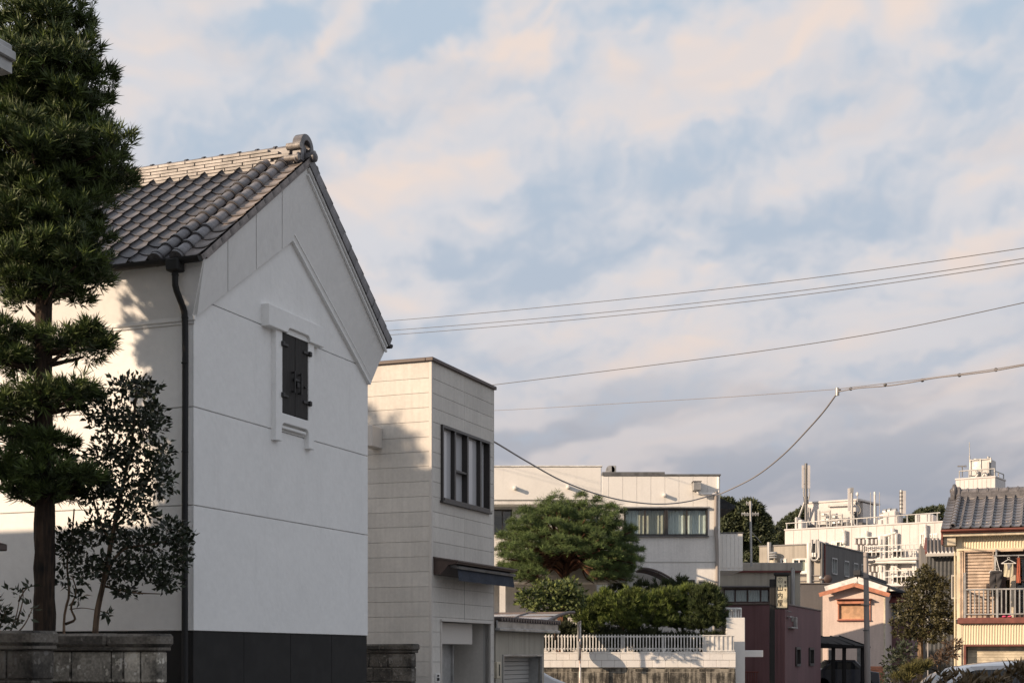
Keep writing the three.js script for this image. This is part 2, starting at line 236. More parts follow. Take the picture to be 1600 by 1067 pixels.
const M = {
  plaster: mat(.86, .86, .855, { map: 'plaster', bump: 'plasterBump', bs: .003, roughness: .75 }),
  plinth: mat(.017, .016, .0155, { map: 'fine', bump: 'plasterBump', bs: .001, roughness: .85 }),
  tile: [.19, .22, .165, .245].map((k) => mat(k * 1.04, k, k * 1.0, { map: 'kawara', roughness: .42 })),
  noshi: [.36, .42, .30, .45].map((k) => mat(k, k * .92, k * .82, { map: 'kawara', roughness: .5 })),
  black: mat(.014, .014, .014, { roughness: .75 }),
  shelter: mat(.010, .009, .009, { roughness: 1 }),
  iron: mat(.022, .021, .021, { roughness: .5, map: 'fine' }),
  shutterWood: mat(.034, .031, .029, { map: 'fibre', roughness: .8 }),
  beige: [1, .96, 1.03, .98].map((k) => mat(.63 * k, .60 * k, .55 * k, { map: 'panel', roughness: .7 })),
  beigeTrim: mat(.55, .52, .48, { roughness: .55 }),
  frosted: mat(.50, .50, .51, { roughness: .10 }),
  rakeTile: mat(.34, .30, .27, { map: 'kawara', roughness: .6 }),
  greyTrim: mat(.40, .39, .37, { roughness: .5 }),
  brown: mat(.06, .038, .032, { roughness: .5 }),
  sash: mat(.032, .028, .026, { roughness: .4 }),
  navy: mat(.030, .040, .062, { roughness: .85, map: 'fibre' }),
  glass: mat(.9, .95, .95, { transmission: 1, thickness: 0, roughness: .02, ior: 1.5 }),
  dark: mat(.02, .02, .02, { roughness: .9 }),
  curtain: mat(.84, .84, .80, { roughness: 1, map: 'fibre' }),
  curtainWarm: mat(.62, .56, .46, { roughness: 1, map: 'fibre' }),
  white: mat(.74, .725, .70, { map: 'plaster', roughness: .7 }),
  whiteDirty: mat(.76, .745, .72, { map: 'panel', roughness: .7 }),
  whitePaint: mat(.74, .73, .70, { roughness: .45, map: 'fine' }),
  galv: mat(.42, .42, .41, { roughness: .4, metalness: .35, map: 'fine' }),
  sheetBrown: mat(.20, .175, .155, { roughness: .6, map: 'streak' }),
  galvDark: mat(.16, .16, .16, { roughness: .5, metalness: .3, map: 'fine' }),
  concrete: mat(.34, .32, .285, { map: 'grime', roughness: .92, bump: 'plasterBump', bs: .006 }),
  block: [.56, .66, .74, .60, .44].map((k) => mat(k, k * .95, k * .87, { map: 'stone', roughness: .95, bump: 'plasterBump', bs: .008 })),
  blockDark: [.16, .20, .13].map((k) => mat(k, k * .93, k * .86, { map: 'stone', roughness: .95, bump: 'plasterBump', bs: .008 })),
  asphalt: mat(.06, .06, .062, { map: 'asphalt', roughness: .95 }),
  earth: mat(.27, .255, .235, { map: 'coarse', roughness: 1 }),
  burgundy: mat(.155, .078, .085, { map: 'streak', roughness: .75 }),
  oldBeige: mat(.42, .385, .32, { map: 'streak', roughness: .85 }),
  redTrim: mat(.13, .030, .025, { roughness: .6 }),
  greyWall: mat(.40, .37, .32, { map: 'streak', roughness: .8 }),
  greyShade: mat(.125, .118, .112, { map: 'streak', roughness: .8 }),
  cement: mat(.125, .12, .12, { map: 'panel', roughness: .9 }),
  hospital: mat(.60, .575, .56, { map: 'panel', roughness: .6 }),
  pink: mat(.60, .49, .435, { map: 'panel', roughness: .85 }),
  orange: mat(.50, .20, .115, { roughness: .6, map: 'fine' }),
  shutterOrange: mat(.55, .33, .19, { roughness: .6, map: 'fine' }),
  slate: mat(.035, .038, .042, { roughness: .75, map: 'kawara' }),
  cream: mat(.68, .60, .44, { roughness: .55, map: 'streak' }),
  creamPale: mat(.62, .55, .42, { roughness: .55, map: 'fine' }),
  shutterTan: mat(.60, .47, .36, { roughness: .5, map: 'fine' }),
  redBrown: mat(.20, .065, .048, { roughness: .6, map: 'fine' }),
  shedBlue: mat(.048, .054, .060, { roughness: .6, map: 'streak' }),
  shedGrey: mat(.16, .155, .15, { roughness: .7, map: 'streak' }),
  poly: mat(.62, .62, .66, { transmission: .55, thickness: 0, roughness: .28, ior: 1.5 }),
  steelBrown: mat(.085, .065, .06, { roughness: .5 }),
  car: mat(.55, .56, .58, { clearcoat: 1, clearcoatRoughness: .05, roughness: .4, metalness: .1 }),
  carGlass: mat(.02, .022, .025, { roughness: .05 }),
  rubber: mat(.02, .02, .02, { roughness: .9 }),
  pole: mat(.30, .27, .25, { roughness: .7, map: 'streak' }),
  rustyPole: mat(.70, .68, .66, { roughness: .5, map: 'rust' }),
  bark: mat(.055, .043, .035, { map: 'bark', bump: 'barkBump', bs: .012, roughness: .95 }),
  barkRed: mat(.15, .082, .055, { map: 'bark', bump: 'barkBump', bs: .012, roughness: .95 }),
  barkGrey: mat(.23, .20, .17, { map: 'bark', bump: 'barkBump', bs: .006, roughness: .95 }),
  wire: mat(.10, .098, .10, { roughness: .6 }),
  wireGrey: mat(.22, .21, .215, { roughness: .6 }),
  leaf: mat(1, 1, 1, { roughness: .62 }), leafGloss: mat(1, 1, 1, { roughness: .55 }), needle: mat(1, 1, 1, { roughness: .75 }),
};

// ---------------------------------------------------------------- ground
struct('ground', [box(-400, 400, -.3, 0, -900, 120)], M.earth, 'bare ground of the town, mostly hidden');
struct('road', (() => { const f = new Frame(800, 8, ST), g = box(-30, 150, -.15, .004, 1.2, 8.2); g.rotateY(f.a).translate(f.X, 0, -f.Z); return g; })(), M.asphalt, 'grey asphalt road along the buildings');

// ---------------------------------------------------------------- window unit: frame > glass panes, curtains (its face looks along +z)
function curtainSheet(w, h, amp, seed) {
  const n = Math.max(8, Math.round(w / .02)), g = new THREE.PlaneGeometry(w, h, n, 2), p = g.attributes.position, r = rng(seed), ph = r() * 6;
  for (let i = 0; i < p.count; i++) { const x = p.getX(i); p.setZ(i, amp * (Math.sin(x * 46 + ph + Math.sin(x * 9 + ph) * 1.6) + .5 * Math.sin(x * 91 + ph * 2))); }
  g.computeVertexNormals(); return g.toNonIndexed();
}
function windowUnit(parent, x0, x1, y0, y1, o = {}) {
  const { z = 0, fw = .05, proud = .03, deep = .1, cols = [.5], rows = [], frame = M.sash, curtains = null, ry = 0, at: pos, colW = fw * .8, name = 'window', pane = M.glass, gap = .03, backing = true } = o;
  const w = x1 - x0, h = y1 - y0, gs = [box(0, fw, 0, h, -deep, proud), box(w - fw, w, 0, h, -deep, proud), box(fw, w - fw, 0, fw, -deep, proud + .012), box(fw, w - fw, h - fw, h, -deep, proud)];
  for (const c of cols) gs.push(box(c * w - colW / 2, c * w + colW / 2, fw, h - fw, -deep + .01, proud - .012));
  const edges = [0, ...cols, 1];
  for (const [ci, rr] of rows) { const a = edges[ci] * w + (ci ? colW / 2 : fw), b = edges[ci + 1] * w - (ci + 2 < edges.length ? colW / 2 : fw); gs.push(box(a, b, fw + rr * (h - 2 * fw) - .018, fw + rr * (h - 2 * fw) + .018, -deep + .02, proud - .02)); }
  if (backing) gs.push(box(0, w, 0, h, -deep - .55, -deep - .54));
  const m = part(parent, name, gs, frame, o.label);
  if (pos) m.position.copy(pos); else m.position.set(x0, y0, z);
  m.rotation.y = ry;
  for (let i = 0; i + 1 < edges.length; i++) {
    const a = edges[i] * w + (i ? colW / 2 : fw), b = edges[i + 1] * w - (i + 2 < edges.length ? colW / 2 : fw);
    part(m, 'pane', box(a, b, fw, h - fw, -deep * .55 - (i % 2) * gap, -deep * .55 - (i % 2) * gap + .004), pane);
    const c = curtains && curtains[i % curtains.length];
    if (c) for (const [s, e, mt] of c) { const cw = (b - a) * (e - s), g = curtainSheet(cw, h - 2 * fw - .01, .018, Math.round((a + h + s) * 977)); g.translate(a + (b - a) * (s + e) / 2, h / 2, -deep - .09); part(m, 'curtain', g, mt || M.curtain); }
  }
  return m;
}

// ---------------------------------------------------------------- kawara tiles
const panTile = (w, L, rise = .045, roll = .02, thick = .012, step = .019) => {   // x across, y up the slope, z off the roof
  const n = 8, v = [], f = [];
  const prof = (t) => rise * Math.pow(Math.abs(2 * t - 1), 2.2) + roll * Math.exp(-(((t - .97) / .10) ** 2));
  for (let j = 0; j < 2; j++) for (let i = 0; i <= n; i++) { const t = i / n; v.push([(t - .5) * w * 1.06, j ? L + .03 : -.025, prof(t) + (j ? 0 : step)]); }
  for (let i = 0; i <= n; i++) { const t = i / n; v.push([(t - .5) * w * 1.06, -.025, prof(t) + step - thick]); }
  for (let i = 0; i < n; i++) { f.push([i, i + 1, n + 2 + i, n + 1 + i]); f.push([2 * n + 2 + i, 2 * n + 3 + i, i + 1, i]); }
  const g = new THREE.BufferGeometry(), idx = [];
  for (const q of f) idx.push(q[0], q[1], q[2], q[0], q[2], q[3]);
  g.setAttribute('position', new THREE.Float32BufferAttribute(v.flat(), 3)); g.setIndex(idx);
  const h = g.toNonIndexed(); h.computeVertexNormals();
  // smooth only across the pan
  const p = h.attributes.position, nn = h.attributes.normal;
  for (let i = 0; i < p.count; i++) if (nn.getZ(i) > .5) { const t = p.getX(i) / (w * 1.06) + .5, s = (prof(Math.min(1, t + .02)) - prof(Math.max(0, t - .02))) / (.04 * w * 1.06); const q = V3(-s, step / (L + .055), 1).normalize(); nn.setXYZ(i, q.x, q.y, q.z); }
  return boxUV(h);
};
const tubeTile = (r, L) => {                                // half round cover tile with a lip at its lower end
  const g = [new THREE.CylinderGeometry(r * .90, r * .98, L + .03, 12, 1, true, -Math.PI / 2, Math.PI).translate(0, L / 2, 0), new THREE.CylinderGeometry(r * 1.17, r * 1.2, .035, 12, 1, true, -Math.PI / 2, Math.PI).translate(0, .012, 0),
    new THREE.RingGeometry(r * .8, r * 1.16, 12, 1, Math.PI * 0, Math.PI).rotateX(Math.PI / 2).translate(0, -.005, 0), new THREE.RingGeometry(r * .9, r * 1.16, 12, 1, 0, Math.PI).rotateX(Math.PI / 2).translate(0, .03, 0)];
  return boxUV(join(g));
};
const basis = (ex, ey, ez, p) => new THREE.Matrix4().makeBasis(ex, ey, ez).setPosition(p);
function placed(parent, name, geo, m, matrix) { const o = part(parent, name, geo, m); o.matrixAutoUpdate = true; matrix.decompose(o.position, o.quaternion, o.scale); return o; }

// ---------------------------------------------------------------- the white storehouse
(function storehouse() {
  const f = new Frame(302, 16.5, ST), L = 9.6, W = f.x(574.5), C = W / 2;
  const o = thing('storehouse', 'tall white plastered storehouse with black plinth and grey tiled gable roof', 'storehouse', f);
  const yb = f.y(985), y1 = f.y(790), y2 = f.y(636), ys = f.y(494), y3 = f.y(480, f.x(340)), ya = f.y(376, C), ov = .27, ev = .19, er = .075;
  const ye = f.y(405, -ev, ov), yt = f.y(258, C, ov), th = .05;
  const rk = (yt - ye) / (C + ev);                            // outer rake
  // plastered walls, in courses parted by fine grooves
  const g1 = .012, bands = [[yb, y1], [y1 + g1, y2], [y2 + g1, y3]];
  part(o, 'wall', [box(.03, W - .03, 0, ys, -L + .03, -.03), plate([[.03, ys - .01], [W - .03, ys - .01], [W - .03, ye - .1], [C, yt - .15], [.03, ye - .1]], [], L - .06).translate(0, 0, -.03)], M.plaster);
  for (const [a, b] of bands) part(o, 'plaster_course', [box(0, W, a, b, -.031, 0, .004), box(0, .031, a, Math.min(b, ys), -L, -.031, .004), box(W - .031, W, a, Math.min(b, ys), -L, -.031, .004)], M.plaster);
  part(o, 'plaster_course', plate([[.02, y3 + g1], [W - .02, y3 + g1], [W - .25, y3 + g1 + .1], [C, ya + .12], [.25, y3 + g1 + .1]], [], .03), M.plaster);
  // plinth
  const xs = [302, 382, 455, 519, 574.5].map((p) => f.x(p));
  part(o, 'plinth', box(.03, W - .03, 0, yb, -L + .02, -.03), M.plinth);
  for (let i = 0; i < 4; i++) part(o, 'plinth_panel', box(Math.max(.01, xs[i] + .004), Math.min(W - .01, xs[i + 1] - .004), 0, yb - .004, -.031, -.012, .002), M.plinth);
  for (let i = 0; i < 10; i++) part(o, 'plinth_panel', box(.012, .031, 0, yb - .004, -.035 - i * .9, -.035 - i * .9 - .892, .002), M.plinth);
  // flared plaster bands under the eaves
  const patch = (p00, p10, p01, p11, n, t) => {               // twisted panel with thickness t
    const v = [], fc = [], P = (s, q) => [0, 1, 2].map((k) => (p00[k] * (1 - s) + p10[k] * s) * (1 - q) + (p01[k] * (1 - s) + p11[k] * s) * q);
    const a = V3(...p10).sub(V3(...p00)), b = V3(...p01).sub(V3(...p00)), nn = a.cross(b).normalize().multiplyScalar(t);
    for (let side = 0; side < 2; side++) for (let i = 0; i <= n; i++) for (let j = 0; j <= 4; j++) { const q = P(i / n, j / 4); v.push(side ? [q[0] - nn.x, q[1] - nn.y, q[2] - nn.z] : q); }
    const id = (s, i, j) => s * (n + 1) * 5 + i * 5 + j;
    for (let i = 0; i < n; i++) for (let j = 0; j < 4; j++) { fc.push([id(0, i, j), id(0, i + 1, j), id(0, i + 1, j + 1), id(0, i, j + 1)]); fc.push([id(1, i, j), id(1, i, j + 1), id(1, i + 1, j + 1), id(1, i + 1, j)]); }
    for (let i = 0; i < n; i++) { fc.push([id(0, i, 0), id(1, i, 0), id(1, i + 1, 0), id(0, i + 1, 0)]); fc.push([id(0, i, 4), id(0, i + 1, 4), id(1, i + 1, 4), id(1, i, 4)]); }
    for (let j = 0; j < 4; j++) { fc.push([id(0, 0, j), id(0, 0, j + 1), id(1, 0, j + 1), id(1, 0, j)]); fc.push([id(0, n, j), id(1, n, j), id(1, n, j + 1), id(0, n, j + 1)]); }
    return poly(v, fc);
  };
  const st = .045;                                           // step of the band off the wall
  const lo = (s) => s < .5 ? [C * 2 * s, ys + (ya - ys) * 2 * s, st] : [C + C * (2 * s - 1), ya - (ya - ys) * (2 * s - 1), st];
  const hi = (s) => s < .5 ? [-ev + (C + ev) * 2 * s, ye + (yt - ye) * 2 * s, ov] : [C + (C + er) * (2 * s - 1), yt - (yt - ye) * (2 * s - 1), ov];
  const gp = .0018, cut = [null, 355.5, 400, 440.5, null], sl0 = (p) => f.x(p, st) / (2 * C), sh0 = (p) => (f.x(p, ov) + ev) / (2 * (C + ev));
  for (let i = 0; i < 4; i++) {                              // joints stand upright
    const a0 = cut[i] ? sl0(cut[i]) + gp : 0, a1 = cut[i] ? sh0(cut[i]) + gp : 0, b0 = cut[i + 1] ? sl0(cut[i + 1]) - gp : .5, b1 = cut[i + 1] ? sh0(cut[i + 1]) - gp : .5;
    part(o, 'eave_panel', patch(lo(a0), lo(b0), hi(a1), hi(b1), 6, .03), M.plaster);
  }
  part(o, 'eave_panel', patch(lo(.5), lo(1), hi(.5), hi(1), 14, .03), M.plaster);
  part(o, 'eave_backing', [patch([0, ys + .03, .005], [C, ya + .03, .005], [-ev + .03, ye, ov - .05], [C, yt - .03, ov - .05], 8, .02), patch([C, ya + .03, .005], [W, ys + .03, .005], [C, yt - .03, ov - .05], [W + er - .02, ye, ov - .05], 8, .02)], M.plaster);
  for (const s of [0, 1]) {                                  // moulding along the inner edge and fillets under the verge
    const A = V3(...lo(s ? 1 : 0)), B = V3(...lo(.5)); A.z = B.z = .02; if (s) part(o, 'moulding', [sbar(A, B, .03, .06), sbar(A.clone().add(V3(0, .07, .02)), B.clone().add(V3(0, .07, .02)), .018, .06)], M.plaster);
    const A2 = V3(...hi(s ? 1 : 0)), B2 = V3(...hi(.5)); A2.z = B2.z = ov + .006; A2.y -= .02; B2.y -= .02; if (s) part(o, 'verge_fillet', [sbar(A2, B2, .09, .03), sbar(A2.clone().add(V3(0, -.10, -.02)), B2.clone().add(V3(0, -.10, -.02)), .025, .03)], M.plaster);
  }
  part(o, 'eave_panel', [patch([-.004, ys, .0], [-.004, ys, -L], [-ev, ye, ov], [-ev, ye, -L], 2, .03), patch([-.004, ys, st], [-.004, ys, 0], [-ev, ye, ov], [-ev, ye, 0], 1, .002)], M.plaster);
  part(o, 'eave_panel', patch([W + .004, ys, 0], [W + .004, ys, -L], [W + er, ye, ov], [W + er, ye, -L], 2, -.03), M.plaster);
  part(o, 'string_course', [box(-.035, 0, ys - .055, ys + .004, -L, .035, .008), box(-.018, 0, ys - .085, ys - .055, -L, .02, .004)], M.plaster);

  // roof: slopes, tiles, rake tiles, ridge
  for (const s of [0, 1]) { const A = V3(...hi(s ? 1 : 0)), B = V3(...hi(.5)); A.y += .025; B.y += .025; A.z = B.z = ov + .01; part(o, 'verge_board', sbar(A, B, .045, .04), M.rakeTile); }
  const roofT = .07, ph = Math.atan(rk), sl = (C + ev) / Math.cos(ph) + .10;   // slope length from eave lip to ridge
  const ey = V3(Math.cos(ph), Math.sin(ph), 0), ez = V3(-Math.sin(ph), Math.cos(ph), 0), ex = V3(0, 0, 1);
  const eave = V3(-ev, ye + roofT, 0).addScaledVector(ey, -.10);
  const roof = part(o, 'roof', [
    plate([[-ev, ye + .015], [C, yt + .015], [W + er, ye + .015], [W + er, ye + .06], [C, yt + .07], [-ev, ye + .06]], [], L + ov - .012).translate(0, 0, ov - .012)], M.tile[2]);
  const rows = 13, rl = sl / rows, pan = panTile(.265, rl), tb = tubeTile(.075, rl), rnd = rng(4);
  const z1 = ov + .04 - .31, z2 = z1 - .275;                   // the two rows of cover tiles
  const panAt = (z, r, m, g = pan) => placed(roof, 'roof_tile', g, m, basis(ex, ey, ez, eave.clone().addScaledVector(ey, r * rl).add(V3(0, 0, z))));
  for (let c = 0; c < 14; c++) for (let r = 0; r < rows; r++) { const q = panAt(z2 - .12 - .1325 - c * .265, r, M.tile[Math.floor(rnd() * 4)]); q.position.addScaledVector(ez, (rnd() - .5) * .006); }
  for (let r = 0; r < rows; r++) panAt((z1 + z2) / 2, r, M.tile[2]);
  const rest = []; for (let c = 14; c < 34; c++) for (let r = 0; r < rows; r++) rest.push(pan.clone().applyMatrix4(basis(ex, ey, ez, eave.clone().addScaledVector(ey, r * rl).add(V3(0, 0, z2 - .2525 - c * .265)))));
  const pr = Math.atan2(yt - ye, C + er), rl2 = ((C + er) / Math.cos(pr) + .04) / rows, ey2 = V3(-Math.cos(pr), Math.sin(pr), 0), ez2 = V3(Math.sin(pr), Math.cos(pr), 0), ex2 = V3(0, 0, -1), eave2 = V3(W + er, ye + roofT, 0).addScaledVector(ey2, -.04);
  for (let c = 0; c < 36; c++) for (let r = 0; r < rows; r++) rest.push(pan.clone().applyMatrix4(basis(ex2, ey2, ez2, eave2.clone().addScaledVector(ey2, r * rl2).add(V3(0, 0, .1 - c * .265)))));
  part(roof, 'roof_tile', rest, M.tile[0]).userData.kind = 'stuff';
  for (const z of [z1, z2]) { for (let r = 0; r < rows; r++) placed(roof, 'cover_tile', tb, M.tile[(r * 3 + (z === z1)) % 3], basis(ex, ey, ez, eave.clone().addScaledVector(ey, r * rl - .02).addScaledVector(ez, .045).add(V3(0, 0, z))));
    placed(roof, 'eave_disc', new THREE.CylinderGeometry(.083, .083, .05, 20), M.tile[2], basis(ex, ey, ez, eave.clone().addScaledVector(ey, -.045).addScaledVector(ez, .045).add(V3(0, 0, z)))); }
  // rake tiles: flat pan with a turned-down side
  const rake = join([panTile(.25, rl, .03, 0), box(.115, .135, -.03, rl - .004, -.045, .015, .004)]);
  for (let r = 0; r < rows; r++) placed(roof, 'rake_tile', rake, M.rakeTile, basis(ex, ey, ez, eave.clone().addScaledVector(ey, r * rl).addScaledVector(ez, .012 + .002 * (r % 2)).add(V3(0, 0, ov + .04 - .135))));
  const rake2 = join([panTile(.25, rl, .03, 0), box(-.135, -.115, -.03, rl - .004, -.105, .03, .004)]);
  for (let r = 0; r < rows; r++) placed(roof, 'rake_tile', rake2, M.tile[r % 4], basis(ex2, ey2, ez2, eave2.clone().addScaledVector(ey2, r * rl2).addScaledVector(ez2, .012).add(V3(0, 0, ov + .04 - .135))));
  // ridge
  const ry = yt - .03, ridge = part(o, 'ridge', box(C - .115, C + .115, ry - .1, ry + .25, -L, ov - .22), M.tile[2]); part(o, 'ridge_bed', box(C - .12, C + .12, ry - .16, ry - .012, -L, ov - .2, .02), M.tile[2]);
  const r2 = rng(12);
  for (let k = 0; k < 6; k++) for (let i = 0; i < 20; i++) {
    const z = ov - .16 - i * .42 - (k * .37 % 1) * .42; if (z - .42 < -L) continue;
    const w = .172 - k * .005 + (r2() - .5) * .008; part(ridge, 'ridge_tile', box(C - w, C + w, ry - .005 + k * .044, ry + .0325 + k * .044, z - .411, z, .004), M.noshi[Math.floor(r2() * 4)]);
  }
  for (let i = 0; i < 32; i++) { const g = tubeTile(.058, .27); placed(ridge, 'ridge_cap', g, M.tile[i % 3], basis(V3(1, 0, 0), V3(0, 0, -1), V3(0, 1, 0), V3(C, ry + .262, ov - .2 - i * .27))); }
  // ornamental end tile
  const arch = (ro, ri, leg, dep) => { const s = new THREE.Shape(); s.moveTo(-ro, -leg); s.lineTo(-ro, 0); s.absarc(0, 0, ro, Math.PI, 0, true); s.lineTo(ro, -leg); s.lineTo(ri, -leg); s.lineTo(ri, 0); s.absarc(0, 0, ri, 0, Math.PI, false); s.lineTo(-ri, -leg); s.closePath(); return boxUV(new THREE.ExtrudeGeometry(s, { depth: dep, bevelEnabled: true, bevelSize: .012, bevelThickness: .012, bevelSegments: 2, curveSegments: 20 }).toNonIndexed()); };
  const oy = yt + .23, oz = ov - .14;
  const oni = part(o, 'ridge_end_tile', [arch(.155, .095, .20, .11).translate(C, oy, oz), box(C - .13, C + .13, oy - .28, oy + .03, oz - .02, oz + .04, .01), new THREE.SphereGeometry(.05, 14, 10).scale(1, 1.25, .6).translate(C, oy - .02, oz + .06)], M.tile[0]);
  const vol = []; for (const s of [-1, 1]) for (const [dx, dy, r] of [[.17, -.17, .042], [.23, -.21, .036], [.11, -.20, .04], [.04, -.21, .03]]) vol.push(new THREE.TorusGeometry(r, r * .42, 8, 16).translate(C + s * dx, oy + dy, oz + .09), new THREE.SphereGeometry(r * .5, 8, 6).translate(C + s * dx, oy + dy, oz + .10));
  part(oni, 'scroll', vol, M.tile[0]);
  for (const [dx, dy, r] of [[-.18, -.03, .045], [-.24, -.20, .038], [.18, -.03, .045], [.24, -.20, .038]]) part(oni, 'end_roundel', new THREE.CylinderGeometry(r, r, .20, 16).rotateX(Math.PI / 2).translate(C + dx, oy + dy, oz + .03), M.noshi[0]);
  part(oni, 'apex_tile', [new THREE.CylinderGeometry(.062, .062, .30, 16, 1).rotateX(Math.PI / 2).translate(C, yt + .095, ov - .06), new THREE.SphereGeometry(.064, 14, 10).scale(1, 1, .5).translate(C, yt + .093, ov + .085)], M.tile[2]);

  // gutters and downpipe
  const gut = (x, s) => { const sh = new THREE.Shape(); sh.absarc(0, 0, .062, Math.PI, 2 * Math.PI, false); sh.lineTo(.054, 0); sh.absarc(0, 0, .054, 2 * Math.PI, Math.PI, true); sh.closePath(); const g = new THREE.ExtrudeGeometry(sh, { depth: L + ov + .03, bevelEnabled: false, curveSegments: 12 }).toNonIndexed().translate(x, ye + .0, -L); return [boxUV(g), new THREE.CircleGeometry(.062, 14, Math.PI, Math.PI).translate(x, ye, ov + .03).toNonIndexed()]; };
  const gx = -ev - .13;
  part(o, 'gutter', gut(gx), M.black); part(o, 'gutter', gut(W + er + .07), M.black);
  const brk = []; for (let i = 0; i < 15; i++) brk.push(box(gx - .066, gx + .1, ye - .005, ye + .012, ov - .25 - i * .6, ov - .235 - i * .6)); part(o, 'gutter_bracket', brk, M.black);
  const hz = f.z(273, gx), dz = f.z(288.5, -.07), yd = (py) => f.y(py, -.1, hz);
  const dp = part(o, 'downpipe', [box(gx - .075, gx + .075, yd(432), yd(413), hz - .085, hz + .085, .015), tube([V3(gx, yd(425), hz), V3(gx, yd(445), hz), V3(gx * .98, yd(455), hz), V3(-.09, yd(485), dz), V3(-.075, yd(496), dz), V3(-.075, 3, dz), V3(-.075, 0, dz)], .036, 90, 10)], M.black);
  for (const py of [437, 495, 566, 705, 860]) part(dp, 'pipe_band', new THREE.TorusGeometry(.037, .006, 6, 16).rotateX(Math.PI / 2).translate(py < 450 ? gx : -.075, yd(py), py < 450 ? hz : dz), M.black);

  // the shuttered loft window
  const wx0 = f.x(440, .062), wx1 = f.x(481, .062), wy1 = f.y(516, wx0, .062), wy0 = f.y(645, wx0, .062);
  const lx0 = f.x(419, .10), lx1 = f.x(505, .10), ly0 = wy1 - .02, ly1 = ly0 + .27;
  const win = part(o, 'loft_window', (() => {                  // raised surround
    const s = new THREE.Shape(), r = .08, jl = wx0 - .155, jr = wx1 + .15, yl = wy0 - .36;
    s.moveTo(jl, yl); s.lineTo(wx0 - .01, yl); s.lineTo(wx0 - .01, wy0 - .20); s.absarc(wx0 + .07, wy0 - .20, .08, Math.PI, Math.PI / 2, true); s.lineTo(wx1 - .07, wy0 - .12); s.absarc(wx1 - .07, wy0 - .20, .08, Math.PI / 2, 0, true); s.lineTo(wx1 + .01, yl); s.lineTo(jr, yl); s.lineTo(jr, ly0 + .12); s.lineTo(jl, ly0 + .12); s.closePath();
    const h = new THREE.Path(); h.moveTo(wx0, wy0); h.lineTo(wx0, wy1); h.lineTo(wx1, wy1); h.lineTo(wx1, wy0); h.closePath(); s.holes.push(h);
    const g = new THREE.ExtrudeGeometry(s, { depth: .065, bevelEnabled: true, bevelSize: .006, bevelThickness: .006, bevelOffset: -.006, bevelSegments: 1 }).toNonIndexed(); g.deleteAttribute('uv'); return [boxUV(g)];
  })(), M.plaster);
  part(win, 'lintel', (() => {
    const s = new THREE.Shape(), a = wx0 + .08, b = wx1 - .02; s.moveTo(lx0, ly0); s.lineTo(a, ly0); s.absarc(a + .07, ly0, .07, Math.PI, Math.PI / 2, true); s.lineTo(b - .07, ly0 + .07); s.absarc(b - .07, ly0, .07, Math.PI / 2, 0, true); s.lineTo(lx1, ly0); s.lineTo(lx1, ly1); s.lineTo(lx0, ly1); s.closePath();
    const g = new THREE.ExtrudeGeometry(s, { depth: .10, bevelEnabled: true, bevelSize: .008, bevelThickness: .008, bevelOffset: -.008, bevelSegments: 1 }).toNonIndexed(); g.deleteAttribute('uv'); return [boxUV(g), box(wx0 + .02, wx1 + .02, ly0 - .0, ly0 + .09, .02, .07)];
  })(), M.plaster);
  part(win, 'sill_bead', [box(wx0 + .02, wx1 - .02, wy0 - .19, wy0 - .15, .02, .05, .01)], M.plaster);
  const wm = (wx0 + wx1) / 2;
  for (const [a, b] of [[wx0 + .006, wm - .004], [wm + .004, wx1 - .006]]) {
    part(win, 'shutter', [box(a, b, wy0 + .01, wy1 - .005, .015, .062, .006)], M.shutterWood);
  }
  const wh = wy1 - wy0;
  for (const [s, t] of [[0, .82], [0, .20], [1, .82], [1, .20]]) { const hx = s ? wx1 - .05 : wx0 + .05; part(win, 'hinge', [box(s ? wx1 - .14 : wx0 - .02, s ? wx1 + .02 : wx0 + .14, wy0 + t * wh, wy0 + t * wh + .035, .058, .082, .006), box(s ? wx1 - .01 : wx0 - .035, s ? wx1 + .045 : wx0 + .02, wy0 + t * wh - .015, wy0 + t * wh + .05, .06, .105, .01)], M.iron); }
  for (const s of [-1, 1]) part(win, 'handle', [bar(V3(wm + s * .085, wy0 + wh * .28, .105), V3(wm + s * .085, wy0 + wh * .55, .105), .013), bar(V3(wm + s * .085, wy0 + wh * .30, .06), V3(wm + s * .085, wy0 + wh * .30, .105), .013), bar(V3(wm + s * .085, wy0 + wh * .53, .06), V3(wm + s * .085, wy0 + wh * .53, .105), .013)], M.iron);
  part(win, 'latch', [box(wm - .06, wm + .12, wy0 + wh * .43, wy0 + wh * .47, .06, .10, .008), box(wm + .0, wm + .06, wy0 + wh * .36, wy0 + wh * .43, .075, .10, .008), new THREE.SphereGeometry(.018, 8, 6).translate(wx1 - .1, wy0 + wh * .40, .075)], M.iron);
})();

// ---------------------------------------------------------------- neighbour's house whose eave pokes in at the top left
(function neighbour() {
  const f = new Frame(25, 9.8, ST), y = f.y(92);
  const o = thing('neighbour_house', 'grey eave corner of a house poking in at the upper left edge', 'house', f);
  part(o, 'wall', box(-7, -.5, 0, y - .05, -17, -.5), M.whiteDirty);
  part(o, 'eave', [box(-7.6, -.01, y - .10, y - .02, -17.4, -.03), box(-7.6, .0, y - .02, y + .045, -17.4, -.0, .008), box(-7.6, -.0, y + .045, y + .10, -17.4, -.03, .012)], M.galv);
  const roof = part(o, 'roof', poly([[-7.5, y + .1, -17.3], [-.05, y + .1, -17.3], [-.05, y + .1, -.06], [-7.5, y + .1, -.06], [-3.7, y + 1.3, -13.6], [-3.7, y + 1.3, -3.7]], [[3, 2, 5], [2, 1, 4, 5], [1, 0, 4], [0, 3, 5, 4], [0, 1, 2, 3]]), M.slate);
  part(roof, 'hip_tile', bar(V3(-.1, y + .13, -.1), V3(-3.7, y + 1.34, -3.7), .06, 10), M.tile[0]);
})();

